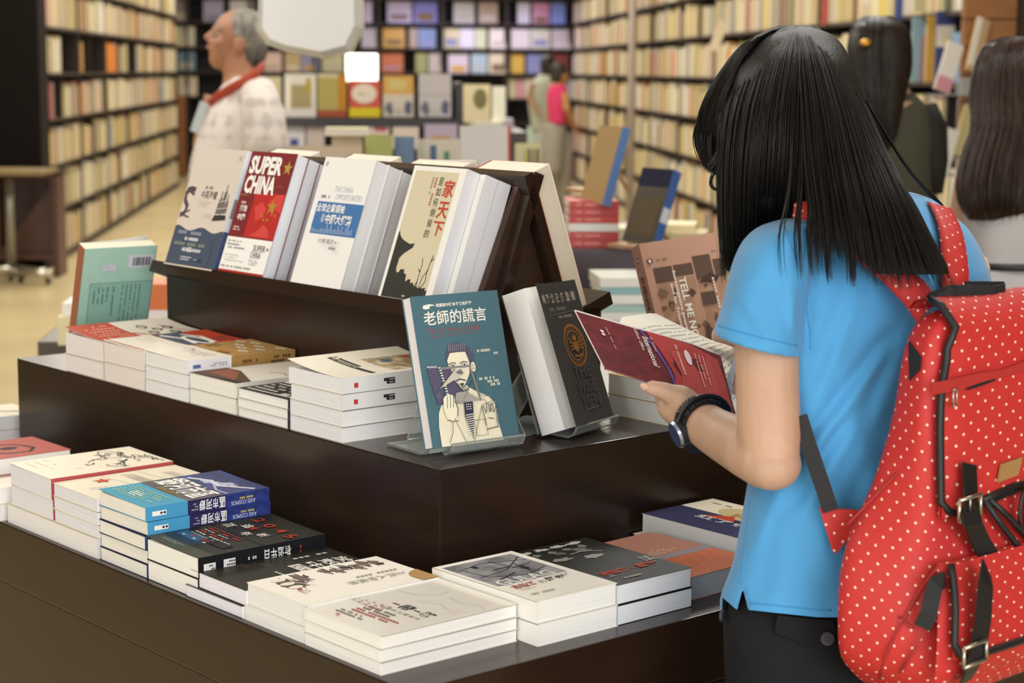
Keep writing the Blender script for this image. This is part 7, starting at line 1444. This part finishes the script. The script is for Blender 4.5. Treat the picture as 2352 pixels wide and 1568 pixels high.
tb_ = MB(); q3 = [atd(x, y, d) for x, y, d in ((1882, 1166, 1.984), (1972, 1172, 1.990), (1966, 1215, 1.988), (1920, 1272, 1.984), (1912, 1264, 1.984))]; tb_.add(q3 + [p + FWD * 0.004 for p in q3], [(4, 3, 2, 1, 0), (5, 6, 7, 8, 9)] + [(i, (i + 1) % 5, 5 + (i + 1) % 5, 5 + i) for i in range(5)], DOT, False, [(p.x, p.z) for p in q3] * 2); bgb(tb_, 'corner_tab')
# ---------------------------------------------------------------- people further back
def figure(label, base_px, d, name='person'):
    p = atd(base_px, 163, d); t_ = thing(name, label, 'person', Matrix.Translation(Vector((p.x, p.y, 0)))); inv = t_.matrix_world.inverted()
    def put(b_, nm, parent=None): o = b_.build(nm, parent or t_); o.data.transform(inv); return o
    def skin(b_, m, vox=0.008, sm=4): o = fuse(b_, 'body', vox, sm, m, t_); o.data.transform(inv); return o
    return t_, put, skin, inv
def legs(b_, c, d, sep, r, m, z0=0.85, foot=0.08):
    for k in (-1, 1):
        x = c.x + sep * k; b_.tube([Vector((x, c.y, z0)), Vector((x, c.y, z0 * 0.55)), Vector((x, c.y, foot))], [r, r * 0.85, r * 0.7], m, 14)
def shoes(put, c, sep, dirn, hexc):
    for k in (-1, 1):
        s_ = MB(); o = Vector((c.x + sep * k, c.y, 0)); l = dirn.cross(ZV)
        s_.rings([[o + dirn * (0.04 + 0.12 * sx * math.cos(t)) + l * (0.045 * sx * math.sin(t)) + ZV * z for t in [2 * math.pi * i / 16 for i in range(16)]] for sx, z in ((0.95, 0.002), (1, 0.03), (0.8, 0.07), (0.5, 0.09))], mat(hexc, 0.6)); put(s_, 'shoe')
# old man with the orange lanyard, looking up to the left
DM = 6.6
om, put, skin, inv = figure('elderly man in a pale plaid shirt with an orange lanyard, looking up', 548, DM)
SK2 = mat('#a9785a', 0.55, 'skin', sss=0.1); b_ = MB()
hcm = atd(541, 98, DM); fm = Vector((-0.92, -0.22, 0.26)).normalized(); um = Vector((0.28, 0.0, 0.96))
PM = head_parts(b_, hcm, fm, um, 0.235, SK2)
nk = atd(556, 205, DM); b_.tube([hcm + (nk - hcm) * 0.25, hcm + (nk - hcm) * 0.7, nk], [0.062, 0.06, 0.075], SK2, 16)
b_.tube([atd(545, 230, DM), atd(545, 350, DM), atd(545, 520, DM)], [0.10, 0.125, 0.12], SK2, 18)
for px, dd, ex in ((500, DM + 0.14, 470), (588, DM - 0.15, 612)):
    b_.tube([atd(px, 225, dd), atd(ex, 330, dd), atd(ex + 4, 430, dd - 0.04), atd(ex - 6, 520, dd - 0.1)], [0.05, 0.043, 0.034, 0.03], SK2, 14)
    for q in range(5): b_.tube([atd(ex - 6, 520, dd - 0.1), atd(ex - 12 + 7 * (q - 2), 548, dd - 0.1 - 0.008 * q), atd(ex - 16 + 8 * (q - 2), 575 - 3 * abs(q - 2), dd - 0.11 - 0.008 * q)], [0.014, 0.011, 0.008], SK2, 8)
cm_ = atd(545, 163, DM); b_.tube([atd(545, 500, DM), Vector((cm_.x, cm_.y, 0.82))], 0.11, SK2, 16); legs(b_, cm_, DM, 0.08, 0.062, SK2); skin(b_, SK2, 0.006)
face_marks(om, lambda x, y, z: inv @ PM(x, y, z), 0.235, fm, um.cross(fm).normalized(), fm.cross(um.cross(fm).normalized()), '#8d857c', '#9a6450')
hb_ = MB(); f_, l_, u_ = fm, um.cross(fm).normalized(), fm.cross(um.cross(fm).normalized())
sphere(hb_, PM(-0.10, 0, 0.17), f_ * 0.40 * 0.235, l_ * 0.355 * 0.235, u_ * 0.375 * 0.235, mat('#8b857b', 0.6, 'hair', hs=(60, 60, 20)), 24, 16); sphere(hb_, PM(-0.26, 0, -0.06), f_ * 0.24 * 0.235, l_ * 0.33 * 0.235, u_ * 0.34 * 0.235, mat('#57524a', 0.6, 'hair', hs=(60, 60, 20)), 24, 14)
put(hb_, 'hair')
SHM = mat('#d6ccc4', 0.8, 'plaid'); sh_ = hull([(532, 606, 176, DM, 0.075), (505, 618, 205, DM, 0.12), (482, 630, 250, DM, 0.165), (464, 638, 290, DM, 0.185), (450, 643, 330, DM, 0.19), (440, 646, 380, DM, 0.19), (436, 648, 450, DM, 0.19), (440, 645, 560, DM, 0.19)], SHM, 5, 40, lambda p, a_, t: p + _r * (0.006 * math.sin(34 * a_ + 6 * t) * t), 2.1)
sh_.tube([atd(592, 205, DM - 0.13), atd(606, 260, DM - 0.18), atd(612, 320, DM - 0.19), atd(604, 372, DM - 0.2)], [0.06, 0.072, 0.072, 0.07], SHM, 20); put(sh_, 'plaid_shirt')
ly = MB(); P1 = [(604, 152, DM - 0.02), (588, 168, DM - 0.10), (562, 186, DM - 0.14), (530, 204, DM - 0.14), (502, 222, DM - 0.115), (486, 240, DM - 0.09), (468, 275, DM - 0.09), (456, 300, DM - 0.10)]
ly.tube([atd(*p) for p in P1[:6]], [(0.009, 0.019)] * 6, mat('#a8432a', 0.7), 8); put(ly, 'lanyard')
bd = MB(); bd.bbox(-0.016, 0.016, -0.003, 0.003, -0.11, 0.0, mat('#b9c2c6', 0.4), 0.002); fr_ = Matrix.Translation(atd(470, 235, DM - 0.12)) @ Matrix.Rotation(0.35, 4, 'Y'); bd.v = [tuple(fr_ @ Vector(v)) for v in bd.v]; put(bd, 'name_badge')
t2 = hull([(442, 644, 545, DM, 0.18), (448, 640, 640, DM, 0.17), (455, 634, 720, DM, 0.16)], mat('#5d5a52', 0.8), 3, 24); legs(t2, cm_, DM, 0.08, 0.10, mat('#5d5a52', 0.8)); put(t2, 'trousers'); shoes(put, cm_, 0.08, Vector((-1, -0.2, 0)).normalized(), '#2c2825')
# woman in the olive top, half-up hair with a golden clip, seen from behind
def back_view(label, d, hair_rows, hair_hex, top_rows, top_hex, cx, headc, hs, skin_hex, extra_top=None, seed=50, lower=None):
    t_, put, skin, inv = figure(label, cx, d); S_ = mat(skin_hex, 0.55, 'skin', sss=0.1); b_ = MB()
    hc_ = atd(headc[0], headc[1], d); fc_ = Vector((headc[2], 0.9, 0.0)).normalized(); P = head_parts(b_, hc_, fc_, ZV, hs, S_)
    sh_y = top_rows[1][2]; c0 = atd(cx, sh_y, d); b_.tube([hc_, (hc_ + c0) / 2, c0], [0.05, 0.05, 0.07], S_, 14); cc = atd(cx, 163, d)
    b_.tube([c0, Vector((cc.x, cc.y, 1.0)), Vector((cc.x, cc.y, 0.8))], [0.09, 0.1, 0.1], S_, 16); legs(b_, cc, d, 0.075, 0.055, S_)
    for k in (-1, 1):
        o = c0 + _r * (0.088 * k) - ZV * 0.03; b_.tube([o, o + _r * 0.03 * k - ZV * 0.26, o + FWD * 0.16 + _r * 0.01 * k - ZV * 0.30], [0.045, 0.036, 0.028], S_, 12); w_ = o + FWD * 0.16 - ZV * 0.30
        for q in range(5): b_.tube([w_, w_ + FWD * 0.05 + _r * 0.013 * (q - 2), w_ + FWD * 0.09 + _r * 0.015 * (q - 2) - ZV * 0.01], [0.014, 0.010, 0.007], S_, 8)
    skin(b_, S_, 0.006); face_marks(t_, lambda x, y, z: inv @ P(x, y, z), hs, fc_, ZV.cross(fc_).normalized(), ZV)
    H_ = mat(hair_hex, 0.4, 'hair', spec=0.4, hs=(110, 110, 8)); h_ = hull(hair_rows, H_, 5, 32)
    G = [[(r[0] + (r[1] - r[0]) * k / 6, r[2], r[3] - r[4] * (1 - abs(2 * k / 6 - 1) ** 2.2) * 1.0 - 0.003) for r in hair_rows] for k in range(7)]
    strands(h_, G, 420, 0.0022, H_, seed, 0.004, 14, (0.9, 1.03)); put(h_, 'hair')
    put(hull(top_rows, mat(top_hex, 0.85, 'cloth'), 5, 36, lambda p, a_, t: p + FWD * (0.004 * math.sin(24 * a_ + 5 * t))), 'top')
    return t_, put, cc
DA = 5.3
wa, put, cc = back_view('woman with half-up dark hair and a golden clip in an olive top', DA, [(1985, 2045, 38, DA, 0.04), (1958, 2082, 62, DA, 0.085), (1948, 2092, 105, DA, 0.10), (1950, 2092, 160, DA - 0.01, 0.095), (1962, 2080, 215, DA - 0.04, 0.075), (1972, 2072, 260, DA - 0.06, 0.055), (1985, 2064, 300, DA - 0.07, 0.04), (2002, 2055, 345, DA - 0.075, 0.02)], '#231c15',
    [(1985, 2085, 205, DA, 0.05), (1960, 2112, 228, DA, 0.075), (1948, 2132, 255, DA, 0.09), (1945, 2142, 320, DA, 0.1), (1950, 2140, 420, DA, 0.1), (1945, 2146, 560, DA, 0.11)], '#403f30', 2040, (2022, 128, -0.25), 0.20, '#b28a72')
b_ = MB(); b_.tube([atd(2118, 250, DA), atd(2136, 300, DA - 0.01), atd(2140, 370, DA - 0.02), atd(2132, 440, DA)], [0.044, 0.05, 0.046, 0.042], mat('#14120f', 0.8, 'cloth'), 16); b_.tube([atd(1968, 250, DA), atd(1955, 320, DA), atd(1955, 420, DA)], [0.04, 0.046, 0.042], mat('#14120f', 0.8, 'cloth'), 16); put(b_, 'sleeves')
b_ = MB(); sphere(b_, atd(1988, 98, DA - 0.105), _r * 0.017, FWD * 0.01, _u * 0.011, mat('#d09a3a', 0.25, metal=0.6), 14, 8); put(b_, 'hair_clip')
b_ = hull([(1965, 2125, 545, DA, 0.1), (1965, 2128, 640, DA, 0.1)], mat('#2a2a30', 0.8), 3, 24); legs(b_, cc, DA, 0.075, 0.085, mat('#2a2a30', 0.8), 0.9); put(b_, 'trousers'); shoes(put, cc, 0.075, Vector((0, 1, 0)), '#222222')
DB = 4.2
wb_, put, cc = back_view('woman with long brown hair in a pale grey dress with a black belt', DB, [(2300, 2372, 86, DB, 0.03), (2262, 2400, 105, DB, 0.07), (2240, 2415, 150, DB, 0.09), (2228, 2420, 220, DB, 0.09), (2232, 2415, 290, DB - 0.03, 0.075), (2212, 2405, 350, DB - 0.05, 0.06), (2198, 2395, 420, DB - 0.07, 0.05), (2205, 2385, 470, DB - 0.08, 0.035), (2225, 2375, 505, DB - 0.08, 0.015)], '#2c1b12',
    [(2262, 2400, 330, DB, 0.05), (2225, 2440, 370, DB, 0.09), (2205, 2465, 430, DB, 0.105), (2208, 2460, 520, DB, 0.105), (2222, 2450, 600, DB, 0.1), (2212, 2460, 660, DB, 0.11), (2195, 2480, 780, DB, 0.125), (2175, 2500, 950, DB, 0.14)], '#a9a6a6', 2330, (2335, 205, -0.15), 0.18, '#b28a72', seed=60)
b_ = hull([(2219, 2453, 596, DB, 0.104), (2219, 2453, 612, DB, 0.104)], mat('#161417', 0.5), 2, 36); put(b_, 'belt'); shoes(put, cc, 0.075, Vector((0, 1, 0)), '#3a3230')
# two readers far down the aisle
def far_figure(label, d, cx, head, hair_hex, top_rows, top_hex, low_rows, low_hex, arm, skin_hex, facing):
    t_, put, skin, inv = figure(label, cx, d); S_ = mat(skin_hex, 0.6, 'skin'); b_ = MB(); hc_ = atd(head[0], head[1], d); f2 = Vector(facing).normalized()
    P = head_parts(b_, hc_, f2, ZV, head[2], S_); c0 = atd(cx, top_rows[0][2] + 6, d); b_.tube([hc_, c0], [0.055, 0.06], S_, 12); cc = atd(cx, 163, d)
    b_.tube([c0, Vector((cc.x, cc.y, 0.8))], [0.08, 0.10], S_, 14); legs(b_, cc, d, 0.08, 0.055, S_)
    for ap in arm:
        b_.tube([atd(*q) for q in ap], [0.042, 0.036, 0.028][:len(ap)] if len(ap) <= 3 else 0.035, S_, 12); w_ = atd(*ap[-1]); dr = (w_ - atd(*ap[-2])).normalized()
        for q in range(5): b_.tube([w_, w_ + dr * 0.06 + ZV * 0.012 * (q - 2), w_ + dr * 0.10 + ZV * 0.013 * (q - 2)], [0.016, 0.011, 0.008], S_, 8)
    skin(b_, S_, 0.010); face_marks(t_, lambda x, y, z: inv @ P(x, y, z), head[2], f2, ZV.cross(f2).normalized(), ZV)
    h_ = MB(); s = head[2]; l2 = ZV.cross(f2).normalized(); sphere(h_, P(-0.10, 0, 0.15), f2 * 0.42 * s, l2 * 0.37 * s, ZV * 0.40 * s, mat(hair_hex, 0.5, 'hair', hs=(60, 60, 12))); sphere(h_, P(-0.25, 0, -0.1), f2 * 0.24 * s, l2 * 0.32 * s, ZV * 0.38 * s, mat(hair_hex, 0.5, 'hair', hs=(60, 60, 12))); put(h_, 'hair')
    put(hull(top_rows, mat(top_hex, 0.85), 4, 28), 'shirt'); lw = hull(low_rows, mat(low_hex, 0.85), 3, 24); legs(lw, cc, d, 0.08, 0.085, mat(low_hex, 0.85)); put(lw, 'trousers'); shoes(put, cc, 0.08, f2, '#2a2a2a')
DG_ = 18.5
far_figure('far person in a loose grey green shirt beside the girl in pink', DG_, 1250, (1262, 152, 0.215), '#17130f', [(1238, 1282, 172, DG_, 0.10), (1222, 1290, 188, DG_, 0.16), (1212, 1290, 215, DG_, 0.18), (1215, 1285, 255, DG_, 0.17), (1222, 1282, 300, DG_, 0.16)], '#a4aa9e', [(1224, 1280, 298, DG_, 0.14), (1226, 1278, 350, DG_, 0.13)], '#9fb3a8', [[(1226, 192, DG_ - 0.1), (1216, 225, DG_ - 0.12), (1232, 250, DG_ - 0.2)], [(1284, 192, DG_), (1292, 228, DG_), (1300, 250, DG_ + 0.1)]], '#9c7a5c', (0.5, 0.8, 0))
DP = 17.0
far_figure('far girl in a bright pink shirt and grey trousers reading by the right shelves', DP, 1278, (1288, 172, 0.205), '#1f1510', [(1268, 1296, 194, DP, 0.09), (1258, 1304, 206, DP, 0.13), (1256, 1304, 240, DP, 0.14), (1262, 1300, 285, DP, 0.13)], '#c0305f', [(1252, 1300, 282, DP, 0.12), (1246, 1296, 340, DP, 0.13), (1250, 1290, 400, DP, 0.12)], '#8b867f', [[(1296, 214, DP - 0.1), (1302, 250, DP - 0.12), (1316, 278, DP - 0.05)], [(1266, 214, DP + 0.1), (1272, 250, DP + 0.2), (1300, 275, DP + 0.2)]], '#a87a50', (0.8, 0.5, -0.1))
# ------------------------------------------------------------------ the spines on the wall bookcases: the ones that show largest are separate books
def project(p):
    d = p - CAM; z = d.dot(_f); return (1176 + F_PX * d.dot(_r) / z, 784 - F_PX * d.dot(_u) / z, z)
bpy.context.view_layer.update(); DG = bpy.context.evaluated_depsgraph_get()
def seen(p):
    x, y, z = project(p)
    if not (0 < x < W_PX and 0 < y < H_PX): return False
    d = p - CAM; L = d.length
    hit, loc, *_r_ = SC.ray_cast(DG, CAM, d / L, distance=L - 0.12)
    return not hit
cand = []
for k_, (m, s_, cn, hx, stem, g) in enumerate(SHELF_BOOKS):
    c = m @ Vector((0, 0, s_[2] * 0.5)); e1 = project(m @ Vector((-s_[0] / 2, 0, s_[2] * 0.5))); e2 = project(m @ Vector((s_[0] / 2, 0, s_[2] * 0.5)))
    x, y, z = project(c)
    if not (-60 < x < W_PX + 60 and -80 < y < H_PX + 80): continue
    cand.append((abs(e1[0] - e2[0]) * s_[2] / z, k_, c))
cand.sort(reverse=True)
N_SINGLE = 110; single = []; rest = []
for a_, k_, c in cand:
    if len(single) < N_SINGLE and seen(c): single.append(k_)
    else: rest.append(k_)
UNIT = {}
def unit(hx):
    if hx not in UNIT:
        m_ = MB(); m_.box(-0.5, 0.5, 0, 1, 0, 1, mat(hx, 0.6)); UNIT[hx] = m_.mesh('shelf_book')
    return UNIT[hx]
for k_ in single:
    m, s_, cn, hx, stem, g = SHELF_BOOKS[k_]
    o = obj('book', unit(hx), None, m @ Matrix.Diagonal((s_[0], s_[1], s_[2], 1)))
    tag(o, '%s spine on the %s' % (cn, stem), 'book', g)
m_ = MB()
for k_ in rest:
    m, s_, cn, hx, stem, g = SHELF_BOOKS[k_]
    vs = [m @ Vector((x * s_[0], y * s_[1], z * s_[2])) for z in (0, 1) for y in (0, 1) for x in (-0.5, 0.5)]
    m_.add(vs, [(0, 2, 3, 1), (4, 5, 7, 6), (0, 1, 5, 4), (2, 6, 7, 3), (0, 4, 6, 2), (1, 3, 7, 5)], mat(hx, 0.6))
tag(m_.build('shelved_books'), 'rows of pale book spines filling the far wall bookcases', 'books', None, 'stuff')
